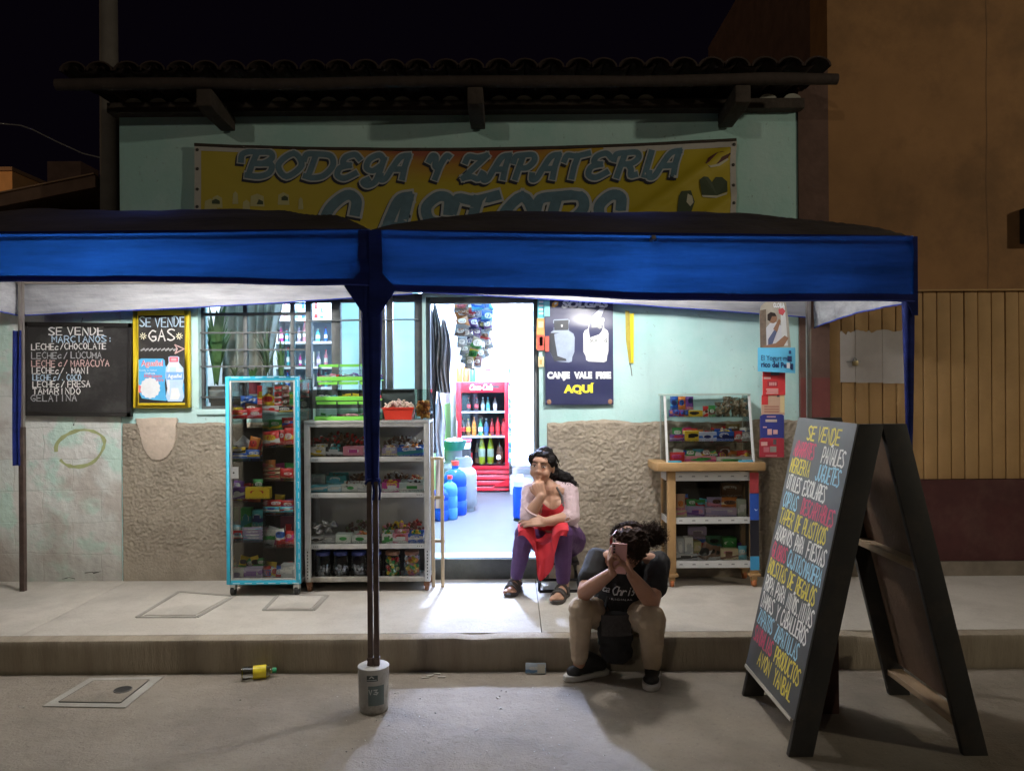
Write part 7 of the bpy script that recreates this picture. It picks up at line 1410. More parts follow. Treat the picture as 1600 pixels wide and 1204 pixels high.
# behind the barred window
b=B().m(mat('beige_curtain_cloth',(.36,.32,.275),.85,var=.12,scale=5)); cx0,cx1=PX(346,5.72),PX(446,5.72)
b.grid(lambda u,v:Vector((cx0+(cx1-cx0)*(u*(1-.28*(1-v)*(u>.5)*(2*u-1))),5.74+.022*math.sin(u*40+.6*math.sin(v*4))+.012*math.sin(u*13),PZ(600,5.72,400)+(PZ(445,5.72,400)-PZ(600,5.72,400))*v)),110,14); b.build('beige_curtain',label='pleated beige curtain drawn aside behind the barred window',cat='curtain')
M_leaf=mat('window_plant_green',(.07,.135,.035),.55,var=.3,scale=20); M_leaf2=mat('window_plant_dull',(.08,.11,.05),.6,var=.3,scale=20); M_pot=mat('dull_pot',(.16,.13,.11),.8,var=.3); M_pot2=mat('maroon_pot',(.22,.04,.05),.6)
def plant(px,py,D_,hpx,n,wd,sp,m,potm,lab,pr=.05,ph=.09):
    base=P(px,py,D_); t=thing('potted_plant',(base.x,D_,base.z-ph),lab_ok(lab),'plant','plants on the inner window sill')
    b=B().m(potm); b.lathe([(pr*.7,0),(pr*.95,ph*.95),(pr,ph),(pr*.85,ph),(pr*.8,ph*.85),(.001,ph*.84)],(base.x,D_,base.z-ph),18); b.build('pot',t)
    b=B().m(m); h=hpx/F*D_
    for k in range(n):
        a=rnd.random()*6.28; l=h*rnd.uniform(.55,1.05); bend=sp*rnd.uniform(.3,1.1); y0=rnd.uniform(0,.25)*h
        def lf(u,v):
            s=v; r=bend*s*s; ww=wd*max(0,math.sin(math.pi*min(1,s*.93+.07)))**.8*(u-.5)
            return Vector((base.x+(r+.012)*math.cos(a)-ww*math.sin(a),D_+(r*.35+.01)*math.sin(a)+ww*math.cos(a)*.6,base.z+y0*(1-s)*0+l*s*(1-.25*s*bend/max(h,.01))+y0))
        b.grid(lf,2,8)
    b.build('leaves',t)
plant(338,603,5.55,112,26,.05,.14,M_leaf,M_pot,'tall broad leaved green plant at the left of the barred window',.07,.12); plant(366,592,5.58,30,16,.012,.14,M_leaf2,M_pot2,'small spiky plant in a maroon pot behind the barred window'); plant(395,596,5.58,26,14,.016,.09,M_leaf,M_pot2,'small bushy plant in a maroon pot behind the barred window',.055); plant(418,592,5.6,76,16,.018,.12,M_leaf2,M_pot,'feathery dull green plant before the beige curtain'); plant(440,600,5.6,60,10,.02,.04,M_leaf,M_pot,'slim upright plant at the right of the beige curtain')
b=B().m(M_wood_dark); b.box((WX0+.01,5.46,PZ(637,5.5,330)),(PX(474,5.5),5.66,PZ(622,5.5,400))); b.build('plant_bench',label='dark plank ledge carrying the potted plants inside the window',cat='ledge')
tx=PX(333,5.5); b=B().m(mat('grey_planter',(.22,.20,.18),.8,var=.3)); b.box((tx-.09,5.48,PZ(622,5.5,333)+.001),(tx+.09,5.62,PZ(603,5.5,333)-.12)) if False else b.lathe([(.075,0),(.095,.05),(.09,.06)],(tx,5.55,PZ(622,5.5,333)),20); b.build('clay_saucer',label='wide grey clay saucer under the tall window plant',cat='saucer')
# stocked shelf deeper inside
D_=6.7; sx0,sx1=PX(432,D_),PX(524,D_); sh_=thing('goods_shelf',((sx0+sx1)/2,D_,FZ),'white wall shelf stocked with bottles and boxes seen through the window','shelf'); M_shw=mat('white_shelf_board',(.70,.71,.74),.5)
b=B().m(M_shw); b.box((sx0-.02,D_-.01,FZ),(sx0,D_+.28,2.4)); b.box((sx1,D_-.01,FZ),(sx1+.02,D_+.28,2.4)); b.build('side_panel',sh_)
shy=[602,570,531,495]
for y in shy: z=PZ(y,D_); b=B().m(M_shw); b.box((sx0,D_,z-.02),(sx1,D_+.27,z)); b.build('shelf_board',sh_)
b=B().m(mat('pale_blue_board',(.45,.55,.68),.6)); b.box((sx0,D_+.272,FZ),(sx1,D_+.28,2.4)); b.build('back_panel',sh_)
gS='goods on the shelf seen through the window'; cc=[CYN,WHT,PNK,RED,WHT,BLU,MAG,WHT,TEA,LAV,PNK,CYN]
for r_,y in enumerate(shy):
    z=PZ(y,D_); x=sx0+.03; k=0
    while x<sx1-.05:
        wd=rnd.uniform(.028,.042); h=rnd.uniform(.085,.15); c=cc[(k*5+r_*3)%12]; od=('first','second','third','fourth','fifth','sixth','seventh','eighth')[min(k,7)]; rw=('bottom','lower','upper','top')[r_]
        if k>7: break
        if k%3==2: t=thing('carton',(x,D_+.06,z),lab_ok('%s %s carton, %s from the left on the %s window shelf'%('small',NAMES[c],od,rw)),'box',gS); b=B().m(ink([c,WHT,c],2)); b.box((x-wd/2,D_+.03,z+.0005),(x+wd/2,D_+.09,z+h)); b.build('box_body',t,bevel=.002); b=B().m(mat('carton_flap_%s'%NAMES[c],dim(c,.8) if 'dim' in globals() else c,.5)); b.box((x-wd/2+.003,D_+.033,z+h+.0005),(x+wd/2-.003,D_+.087,z+h+.003)); b.build('top_flap',t)
        else: bottle(x,D_+.06,z+.0005,h*1.25,wd*.5,c,(WHT,RED,BLU)[k%3],WHT if c!=WHT else CYN,'small %s bottle, %s from the left on the %s window shelf'%(NAMES[c],od,rw),gS)
        x+=wd+rnd.uniform(.012,.03); k+=1
# ------------------------------------------------------------------ small things on the road
t=thing('plastic_bottle',G(405,1058),'empty clear plastic bottle with yellow label and green cap lying on the road','bottle')
c0=G(377,1062); c1=G(432,1056); ax=(c1-c0); ax.z=0; Lb=ax.length; ax.normalize(); rr=.033; Mb=Matrix((ax.cross(Vector((0,0,1))),Vector((0,0,1)),ax)).transposed() if False else Matrix([[ -ax.y,0,ax.x],[ax.x,0,ax.y],[0,1,0]])
c0=c0+Vector((0,0,rr)); b=B().m(mglass('pet_plastic',(.80,.84,.82),.55)); b.lathe([(.02,0),(rr*.95,.006),(rr,.02),(rr*.93,.05),(rr,.06),(rr,.12),(rr*.94,.125),(rr*.9,.14),(rr*.5,Lb-.03),(rr*.38,Lb-.024),(rr*.38,Lb-.02)],c0,20,Mb); b.build('body',t)
b=B().m(mat('bottle_label_yellow',(.68,.55,.03),.4,var=.15,scale=30)); b.lathe([(rr*1.02,.058),(rr*1.02,.122)],c0,20,Mb); b.build('label',t); b=B().m(mat('bottle_cap_green',(.02,.20,.08),.4)); b.lathe([(rr*.42,Lb-.02),(rr*.42,Lb),(rr*.38,Lb+.001)],c0,14,Mb); b.build('cap',t)
q0,q1=P(821,1047,4.0),P(853,1031,4.0); t=thing('crushed_packet',((q0.x+q1.x)/2,4.0,0),'flat pale blue and white packet propped on the road against the kerb','packet')
b=B().m(mprint('pale_packet_print',[(.34,.40,.46),(.10,.20,.34),(.48,.47,.42)],2.5,.5,3)); b.box((q0.x,3.992,.002),(q1.x,4.0,.056),(R(-16),R(1.5),0)); b.build('packet_body',t,bevel=.002); b=B().m(flat('packet_cream_side',(.45,.43,.36))); b.box((q0.x+.062,3.9885,.006),(q1.x-.004,3.9915,.05),(R(-16),R(1.5),0),((q0.x+q1.x)/2,3.996,.029)); b.build('cream_panel',t)
# ------------------------------------------------------------------ people
M_skin=mat('brown_skin',(.44,.245,.165),.5,var=.10,scale=14,sub=.08,bump=.05,bscale=120); M_skin2=mat('tan_skin',(.38,.19,.12),.5,var=.10,scale=14,sub=.08,bump=.05,bscale=120)
M_hair=mat('black_hair',(.008,.006,.006),.7,spec=.15,var=.3,scale=30); M_hair2=mat('dark_curly_hair',(.028,.017,.013),.85,var=.3,scale=30,spec=.12)
V=Vector
def hand(wr,d,n,s,curl,sc=.95,th=(.6,.75,.35),spread=.0):
    wr,d,n,s=V(wr),V(d).normalized(),V(n),V(s); n=(n-d*n.dot(d)).normalized(); s=(s-d*s.dot(d)-n*s.dot(n)).normalized()
    pr=[]; ln=[(.040,.025,.019),(.045,.028,.021),(.042,.026,.020),(.032,.020,.017)]
    for i,o in enumerate((.030,.010,-.010,-.029)):
        k=wr+d*(.082-.006*abs(i-1))*sc+s*o*sc; pr.append(('c',wr+s*o*.62*sc,k,.0155*sc,.0120*sc,8))
        p=k; a=0; dd=(d+s*spread*(1.5-i)).normalized()
        for j,l in enumerate(ln[i]):
            a+=curl[j] if not isinstance(curl[0],(list,tuple)) else curl[i][j]
            q=p+(dd*math.cos(a)+n*math.sin(a))*l*sc; r0=(.0098,.0088,.0080)[j]*sc; pr.append(('c',p,q,r0,r0*.9,8)); p=q
    b0=wr+d*.02*sc+s*.026*sc; b1=b0+(d*th[0]+s*th[1]+n*th[2]).normalized()*.040*sc; b2=b1+(d*(th[0]+.5)+s*th[1]*.3+n*(th[2]+.35)).normalized()*.030*sc
    pr+= [('c',b0,b1,.0150*sc,.0110*sc,8),('c',b1,b2,.0110*sc,.0088*sc,8)]
    return pr
def head_prims(c,M,s=1.0):
    f=lambda x,y,z:V(c)+M@V((x*s,y*s,z*s)); e=lambda x,y,z,rx,ry,rz:('e',f(x,y,z),(rx*s,ry*s,rz*s),14,10,M)
    return [e(0,-.012,.022,.074,.090,.088),e(0,.022,-.02,.062,.068,.082),e(0,.038,-.066,.043,.045,.036),e(0,.064,-.088,.022,.020,.018),e(.036,.056,-.030,.028,.026,.030),e(-.036,.056,-.030,.028,.026,.030),
        e(0,.084,.008,.011,.015,.030),e(0,.095,-.014,.0135,.014,.012),e(.012,.086,-.020,.009,.010,.008),e(-.012,.086,-.020,.009,.010,.008),e(0,.060,.046,.050,.024,.022),e(0,.083,-.048,.023,.010,.0065),e(0,.081,-.058,.019,.010,.007),
        e(.072,-.012,-.008,.008,.018,.030),e(-.072,-.012,-.008,.008,.018,.030)]
def face_bits(c,M,root,s=1.0,ey=.081):
    f=lambda x,y,z:V(c)+M@V((x*s,y*s,z*s))
    for sx in (1,-1):
        b=B().m(mat('eye_white',(.55,.50,.47),.3)); b.ell(f(.030*sx,ey-.008,.013),(.012*s,.008*s,.0048*s),12,8,M); b.m(mat('iris_dark',(.02,.012,.01),.2)); b.ell(f(.030*sx,ey-.0015,.014),(.0050*s,.003*s,.0046*s),10,8,M); b.build('eye',root)
        b=B().m(M_hair); b.tube([f((.014+.032*t)*sx,ey+.003-.012*t*t,.037+.006*math.sin(math.pi*t*.9)-.004*t) for t in [i/6 for i in range(7)]],[.0014*s,.0022*s,.0025*s,.0025*s,.0022*s,.0018*s,.001*s],6); b.build('eyebrow',root)
        b=B().m(mat('lash_dark',(.03,.02,.018),.6)); b.tube([f((.017+.027*t)*sx,ey+.001-.005*t*t,.019+.004*math.sin(math.pi*t)) for t in [i/6 for i in range(7)]],.0016*s,5); b.build('eyelid',root)
def lock(b,p0,pts_dir,n,rad,curl,rr,seg=3):
    """one strand: p0, drift per step, helix radius"""
    a0=rnd.random()*6.28; p=V(p0); d=V(pts_dir); u=d.orthogonal().normalized(); v=d.normalized().cross(u); pts=[]
    for i in range(n):
        t=i/(n-1); a=a0+curl*t; pts.append(p+d*t+u*rad*math.cos(a)*min(1,t*3)+v*rad*math.sin(a)*min(1,t*3))
    b.tube(pts,[rr*(1-.5*i/(n-1)) for i in range(n)],seg,False)
def bvh_of(o):
    off=BASE[o]; return BVHTree.FromPolygons([v.co+off for v in o.data.vertices],[list(p.vertices) for p in o.data.polygons])
def frame3(f,upv=(0,0,1)):
    f=V(f).normalized(); r=f.cross(V(upv)).normalized(); u=r.cross(f); return Matrix((r,f,u)).transposed()
# ---- seated woman by the doorway
hipc=V((.295,5.09,.475)); hR,hL=V((.205,5.07,.475)),V((.385,5.07,.475))
kR,kL=P(820,833,4.82),P(879,834,4.77); aR,aL=P(806,905,4.93),P(880,914,4.80)
nk=P(858,764,4.90); shR,shL=P(829,768,4.885),P(889,768,4.92); elR,elL=P(825,808,4.775),P(893,808,4.83); wrR,wrL=P(846,775,4.745),P(850,815,4.725)
hc=P(847,729,4.88); Mh=frame3((-.30,-.93,-.06),(.10,0,1))
wm=thing('person',(.29,4.95,SZ),'woman seated by the doorway in pink top, red apron and purple leggings','person')
waist=V((.285,5.03,.56)); chest=V((.25,4.945,.74))
bp=head_prims(hc,Mh,1.0)+[('c',hc+Mh@V((0,-.02,-.06)),nk,.047,.050),('c',nk,chest,.06,.095),('c',shR,shL,.052,.052),('c',nk,shR,.045,.05),('c',nk,shL,.045,.05),('c',chest,waist,.112,.115),('c',waist,hipc,.115,.12),('c',chest+V((-.01,-.03,.03)),chest+V((-.01,-.035,-.02)),.075,.08),
 ('e',chest+V((-.055,-.075,-.015)),(.055,.05,.055)),('e',chest+V((.05,-.07,-.015)),(.055,.05,.055)),
 ('c',shR,elR,.048,.040),('c',elR,elR.lerp(wrR,.35),.039,.040),('c',elR.lerp(wrR,.35),wrR,.040,.027),('c',shL,elL,.050,.042),('c',elL,elL.lerp(wrL,.35),.041,.041),('c',elL.lerp(wrL,.35),wrL,.041,.026),
 ('c',hR,kR,.085,.060),('c',hL,kL,.088,.062),('c',kR,kR.lerp(aR,.4),.056,.052),('c',kR.lerp(aR,.4),aR,.052,.034),('c',kL,kL.lerp(aL,.4),.058,.054),('c',kL.lerp(aL,.4),aL,.054,.035)]
def foot_prims(a,toe,r=.034):
    a,toe=V(a),V(toe); d=(toe-a); d.z=0; d.normalize(); sd=d.cross(V((0,0,1))); z=SZ+.035
    pr=[('c',a,V((a.x,a.y,z+.012))-d*.025,.034,.032),('c',V((a.x,a.y,z+.01)),V((toe.x,toe.y,z-.002))-d*.03,.036,.024)]
    for i in range(5): q=V((toe.x,toe.y,z-.006))+sd*(.030-.015*i)-d*(.006*i); pr.append(('c',q-d*.05,q,.0125 if i else .015,.009 if i else .0115,8))
    return pr
tR,tL=P(795,921,4.80),P(868,930,4.63); tR=V((tR.x,tR.y,0)); tL=V((tL.x,tL.y,0))
bp+=foot_prims(aR,tR)+foot_prims(aL,tL)
bp+=hand(wrR,(-.30,.22,.95),(.25,.95,-.1),(-.9,.1,0),[(.9,.9,.5),(1.0,.95,.5),(1.05,1.0,.6),(1.1,1.0,.6)],1.0,(.75,.6,.25))
bp+=hand(wrL,(-1,-.02,.10),(0,.75,-.65),(.1,.4,.9),[(.35,.5,.3)]*4,1.0,(.8,.45,.1))
body=blob('body',bp,M_skin,wm,.0052,3)
face_bits(hc,Mh,wm)
hp=[('e',hc+Mh@V((0,-.026,.036)),(.080,.088,.086),16,12,Mh),('e',hc+Mh@V((0,-.062,-.01)),(.072,.058,.085),14,10,Mh),('e',hc+Mh@V((.058,.005,.045)),(.03,.05,.04),12,8,Mh),('e',hc+Mh@V((-.058,.0,.045)),(.03,.05,.04),12,8,Mh),('e',hc+Mh@V((0,.034,.084)),(.052,.030,.022),12,8,Mh),('e',hc+Mh@V((-.045,-.05,-.03)),(.05,.06,.075),12,8,Mh),('e',hc+Mh@V((-.02,-.075,-.06)),(.06,.05,.06),12,8,Mh)]
pt=[hc+Mh@V((.01,-.10,-.03)),P(876,745,4.96),P(887,748,4.94),P(896,755,4.91)]
for a,c,r0,r1 in ((pt[0],pt[1],.05,.046),(pt[1],pt[2],.046,.038),(pt[2],pt[3],.038,.022)): hp.append(('c',a,c,r0,r1))
hair=blob('hair',hp,M_hair,wm,.0055,3,.010,26)
b=B().m(M_hair)
for k in range(150):
    th=rnd.uniform(.2,2.94); ph=rnd.uniform(-.3,3.3); d0=V((math.cos(ph)*math.sin(th),-abs(math.sin(ph))*math.sin(th)*.9+.15,abs(math.cos(th))*.9+.1)); p=hc+Mh@V((d0.x*.083,d0.y*.09-.024,d0.z*.09+.03)); lock(b,p,(Mh@V((d0.x*.02,-.06,-.05)))*rnd.uniform(.6,1.1),7,.004,5,.0022)
for k in range(110): t=rnd.random(); p=pt[0].lerp(pt[3],t)+V((rnd.uniform(-.035,.035),rnd.uniform(-.035,.02),rnd.uniform(-.03,.03))); lock(b,p,V((.03,-.008,-.03))*rnd.uniform(.6,1.1),9,.006,9,.0024)
for k in range(14): p=hc+Mh@V((rnd.uniform(-.05,.06),.055,.088)); lock(b,p,Mh@V((rnd.choice((-1,1))*.04,.012,-.035)),7,.003,4,.0018)
b.build('hair_strands',hair)
M_pink=mat('pink_knit',(.60,.45,.475),.85,var=.08,scale=30,bump=.25,bscale=160)
tp=[('c',shR,elR.lerp(shR,.02),.060,.052),('c',elR,elR.lerp(wrR,.14),.052,.050),('c',shL,elL,.063,.054),('c',elL,elL.lerp(wrL,.16),.054,.052),('c',nk+V((-.05,.025,.0)),shR,.050,.060),('c',nk+V((.055,.025,.0)),shL,.050,.062),('c',nk+V((-.04,.045,.012)),nk+V((.045,.045,.012)),.045,.045),('c',chest+V((-.05,.035,.02)),waist+V((-.03,.02,0)),.085,.105),('c',chest+V((.05,.03,.02)),waist+V((.04,.02,0)),.088,.108),('c',chest+V((0,.05,.05)),waist+V((0,.03,0)),.095,.115),('c',waist+V((0,.015,0)),hipc+V((0,.02,.03)),.122,.128)]
top=blob('top',tp,M_pink,wm,.0055,3,.003,22)
M_cuff=mat('pink_knit_cuff',(.56,.42,.43),.85,var=.05)
for e_,w_ in ((elR,wrR),(elL,wrL)):
    b=B().m(M_cuff); d=(w_-e_).normalized(); c=e_+d*.045; u=d.orthogonal().normalized(); v=d.cross(u); b.tube([c+(u*math.cos(a)+v*math.sin(a))*.042 for a in [i*2*math.pi/20 for i in range(21)]],.009,6); b.build('cuff',top)
b=B().m(M_cuff); c=elL+(wrL-elL).normalized()*.03+V((-.005,-.052,.0)); b.tube([c+V((.019*math.cos(a),-.002,.013*math.sin(a)+.006*math.cos(a))) for a in [i*2*math.pi/16 for i in range(17)]],.0045,6); b.build('cuff_loop',top)
b=B().m(M_skin); b.ell(c+V((0,.0,0)),(.017,.005,.011),10,8); b.build('skin_cutout',top)
M_ap=mat('red_apron_cloth',(.52,.022,.035),.75,var=.10,scale=12,bump=.2,bscale=60)
def bib(u,v):
    x=.168+.145*u if False else (chest.x-.075+.15*u)-(.012*(1-v)*(u-.5)); zt=chest.z+.015+.010*math.cos(6.28*u)-.02*math.sin(math.pi*u); z=.585+(zt-.585)*v
    bust=.05*max(0,1-abs(z-chest.z+.02)/.1); y=chest.y-.118-.012*math.sin(math.pi*u)-bust*.55+.10*max(0,(.66-z))/.08*.25+.03*(2*u-1)**2
    return V((x,y,z))
b=B().m(M_ap); b.grid(bib,18,16); b.grid(lambda u,v:bib(1-u,v)+V((0,.004,0)),18,16); ap=b.build('apron',wm)
def thigh_top(x,y):
    z=.42
    for h_,k_,r0,r1 in ((hR,kR,.092,.068),(hL,kL,.095,.070)):
        t=max(0,min(1,(h_.y-y)/(h_.y-k_.y))); cx=h_.x+(k_.x-h_.x)*t; cz=h_.z+(k_.z-h_.z)*t; r=r0+(r1-r0)*t; dx=abs(x-cx)
        if dx<r: z=max(z,cz+math.sqrt(r*r-dx*dx)+.006)
    return z
def skirt(u,v):
    x=kR.x-.045+(kL.x-kR.x+.075)*u; L1=.20; s=v*.42; drop=[.07,.10,.20,.17,.06][min(4,int(u*4.999))]
    ye=kR.y+(kL.y-kR.y)*u-.045; y0=4.97
    mid=1-abs(2*u-1); hang=.05+.15*max(0,math.sin(math.pi*min(1,max(0,(u-.12)/.72))))**1.5
    if v<.6:
        t=v/.6; y=y0+(ye-y0)*t; z=thigh_top(x,y); zs=.60-.05*t+.012*math.sin(u*9); z=max(z,.56-.045*math.sin(math.pi*max(0,min(1,(u-.25)/.5)))*t) if .2<u<.8 else z
        return V((x,y,max(z,.50)))
    t=(v-.6)/.4; zk=max(thigh_top(x,ye),.50+.0*mid); zk=max(zk,.56-.045*math.sin(math.pi*max(0,min(1,(u-.25)/.5)))) if .2<u<.8 else zk
    return V((x+.012*math.sin(t*4+u*14)*t,ye-.055*min(1,t*2.5)*(1 if zk>.55 else .6)+.010*math.sin(u*26)*t,zk-hang*t-.015*math.sin(math.pi*t*.5)))
b=B().m(M_ap); b.grid(skirt,46,30); b.build('apron_skirt',ap)
b=B().m(mat('grey_strap',(.10,.09,.09),.8)); 
b.tube([bib(.93,1)+V((0,-.003,-.02)),chest+V((.062,-.085,.055)),nk+V((.048,-.035,.012)),nk+V((.05,.03,.03))],.0085,8); b.tube([bib(.07,1)+V((0,-.003,-.02)),chest+V((-.075,-.075,.055)),nk+V((-.052,-.03,.012)),nk+V((-.045,.03,.03))],.0085,8); b.build('apron_strap',ap)
M_leg=mat('purple_leggings',(.075,.028,.105),.7,var=.12,scale=14,bump=.2,bscale=70)
lp=[('c',hipc+V((-.03,.02,0)),hipc+V((.05,.02,0)),.125,.13),('c',hR,kR,.092,.066),('c',hL,kL,.098,.068),('c',kR,kR.lerp(aR,.4),.062,.057),('c',kR.lerp(aR,.4),aR+(kR-aR)*.12,.057,.043),('c',kL,kL.lerp(aL,.4),.064,.059),('c',kL.lerp(aL,.4),aL+(kL-aL)*.12,.059,.044)]
blob('leggings',lp,M_leg,wm,.0055,3,.0035,16)
M_sand=mat('dark_sandal',(.05,.042,.038),.7,var=.2)
for a,toe in ((aR,tR),(aL,tL)):
    d=V((toe.x-a.x,toe.y-a.y,0)).normalized(); sd=d.cross(V((0,0,1))); hl=V((a.x,a.y,0))-d*.055; Ls=(V((toe.x,toe.y,0))-hl).length+.012
    t=blob('sandal',[('c',V((a.x,a.y,SZ+.008)),V((a.x,a.y,SZ+.009)),.004,.004,6)],M_sand,wm,.003,0) if False else None
    out=[(-.028,0),(-.038,.03),(-.034,.09),(-.043,Ls*.68),(-.040,Ls*.88),(-.015,Ls),(.018,Ls),(.040,Ls*.86),(.043,Ls*.66),(.034,.09),(.038,.03),(.028,0)]
    b=B().m(M_sand); b.prism(out,(hl.x,hl.y,SZ+.001),sd,d,(0,0,1),.024); so=b.build('sandal',wm,bevel=.006)
    b=B().m(M_sand)
    for s0,hh in ((.60,.052),(.70,.046)):
        c=hl+d*Ls*s0; b.tube([c+sd*.042*math.cos(th)+V((0,0,SZ+.020+hh*math.sin(th)))+d*.0 for th in [math.pi*i/10 for i in range(11)]],.0095,8)
    c=hl+d*.05; b.tube([c+d*.03+sd*.040*math.cos(th)-d*.055*math.sin(th)+V((0,0,SZ+.055)) for th in [math.pi*i/10 for i in range(11)]],.009,8); c=hl+d*.085; b.tube([c+sd*.040*math.cos(th)+V((0,0,SZ+.025+.062*math.sin(th))) for th in [math.pi*i/10 for i in range(11)]],.010,8); b.build('strap',so)
# low black stool
st=thing('low_stool',(.30,5.09,SZ),'low black metal stool under the seated woman','stool'); M_st=mat('black_stool_metal',(.018,.017,.018),.4,.3)
b=B().m(M_st); b.box((.155,4.97,.335),(.43,5.20,.352)); b.build('seat',st,bevel=.008)
for x0,x1 in ((.165,.18),(.42,.405)):
    b=B().m(M_st); b.tube([(x0,4.90,SZ+.008),(x0,4.905,SZ+.02),(x1,5.18,.335)],.010,8); b.build('leg',st); b=B().m(M_st); b.tube([(x0,5.21,SZ+.008),(x1,4.99,.335)],.010,8); b.build('leg',st)
b=B().m(M_st); b.tube([(.165,4.90,SZ+.010),(.42,4.90,SZ+.010)],.010,8); b.tube([(.17,4.955,.245),(.415,4.955,.245)],.009,8); b.build('stretcher',st)
# ---- girl crouched on the kerb, photographing with a phone
gl=thing('person',(.56,3.98,0),'person in black T-shirt and tan trousers crouching at the kerb behind a phone','person')
hip=V((.555,4.115,.285)); hR,hL=V((.47,4.10,.275)),V((.64,4.10,.275)); kR,kL=P(908,952,3.84),P(1018,968,3.76); aR,aL=P(905,1030,3.93),P(1019,1040,3.88)
kR.z-=.0; toR,toL=G(884,1054,.03),G(1016,1070,.03)
nk=P(986,872,3.97); shR,shL=P(932,873,3.99),P(1030,878,3.99); elR,elL=P(914,925,3.84),P(1018,940,3.79); wrR,wrL=P(957,893,3.715),P(987,898,3.705)
hc=P(984,852,3.85); Mh=frame3((-.48,-.80,-.38),(-.05,0,1))
chest=V((.59,4.02,.54)); waist=V((.565,4.10,.40))
bp=head_prims(hc,Mh,.98)+[('c',hc+Mh@V((0,-.03,-.05)),nk,.045,.048),('c',nk,chest,.06,.09),('c',shR,shL,.05,.05),('c',chest,waist,.105,.11),('c',waist,hip,.11,.115),('c',shR,elR,.046,.041),('c',elR,elR.lerp(wrR,.35),.040,.039),('c',elR.lerp(wrR,.35),wrR,.039,.025),('c',shL,elL,.048,.043),('c',elL,elL.lerp(wrL,.35),.042,.042),('c',elL.lerp(wrL,.35),wrL,.042,.026),
 ('c',hR,kR,.082,.06),('c',hL,kL,.084,.062),('c',kR,kR.lerp(aR,.4),.055,.05),('c',kR.lerp(aR,.4),aR,.05,.033),('c',kL,kL.lerp(aL,.4),.057,.052),('c',kL.lerp(aL,.4),aL,.052,.034),('c',aR,aR-V((0,0,.04)),.034,.03),('c',aL,aL-V((0,0,.04)),.034,.03)]
phc=P(967,872,3.685)
bp+=hand(wrR,(-.22,-.12,.97),(.97,-.2,.15),(0,1,.1),[(.35,.7,.6),(.4,.8,.7),(.55,.85,.8),(.7,.9,.9)],.95,(.7,.5,.5))
bp+=hand(wrL,(-.42,-.22,.88),(-.9,.25,-.3),(.2,.95,.2),[(.35,.6,.5),(.45,.7,.6),(.6,.8,.7),(.75,.9,.8)],.95,(.7,.5,.5))
blob('body',bp,M_skin2,gl,.0052,3); face_bits(hc,Mh,gl,.98)
M_tee=mat('black_cotton',(.013,.012,.013),.9,var=.2,scale=10,bump=.2,bscale=40)
tp=[('c',shR,shR.lerp(elR,.60),.058,.060),('c',shL,shL.lerp(elL,.62),.060,.064),('c',nk+V((-.05,.03,-.02)),shR,.045,.056),('c',nk+V((.05,.03,-.02)),shL,.045,.058),('c',chest+V((-.05,.01,0)),waist+V((-.03,0,-.05)),.105,.11),('c',chest+V((.06,.01,0)),waist+V((.05,0,-.05)),.105,.115),('c',chest+V((0,-.02,.01)),waist+V((0,-.04,-.03)),.11,.115),('c',nk+V((0,.04,-.05)),chest+V((0,.02,0)),.075,.11)]
tee=blob('shirt',tp,M_tee,gl,.0055,3,.004,15); bv=bvh_of(tee)
def onto(bvh):
    def f(x,z,l=0):
        h=bvh.ray_cast(V((x,3.3,z)),V((0,1,0)))
        y=h[0].y if h[0] is not None else 3.95
        return V((x,y-.0025-l,z))
    return f
b=B().m(flat('shirt_lettering',(.55,.54,.54))); ft=onto(bv); p=P(970,931,3.9); 
print_text(b,'ta',ft,P(950,930,3.9).x,P(950,930,3.9).z,.030,.036,.01,.001,.35); hand_text(b,'Chris',P(958,930,3.9).x,p.z-.002,.046,.0055,ft,width=.115,jit=.1,z=.0,shear=.25,gap=.1)
print_text(b,'ORIGINAL',ft,P(970,941,3.9).x,P(970,941,3.9).z,.011,.13,.005,.001,0,'C',1.3); b.build('shirt_print',tee)
M_tan=mat('tan_trousers',(.40,.305,.215),.85,var=.10,scale=12,bump=.2,bscale=60)
lp=[('c',hip+V((-.04,.0,0)),hip+V((.05,0,0)),.115,.12),('c',hR,kR,.088,.064),('c',hL,kL,.090,.074),('c',kR,kR.lerp(aR,.45),.061,.055),('c',kR.lerp(aR,.45),aR+(kR-aR)*.06,.055,.043),('c',kL,kL.lerp(aL,.45),.070,.060),('c',kL.lerp(aL,.45),aL+(kL-aL)*.06,.060,.046)]
blob('trousers',lp,M_tan,gl,.0055,3,.0045,17)
M_shoe=mat('black_trainer',(.015,.014,.015),.6,var=.2,bump=.2,bscale=200); M_sole=mat('white_sole',(.50,.48,.46),.6,var=.1)
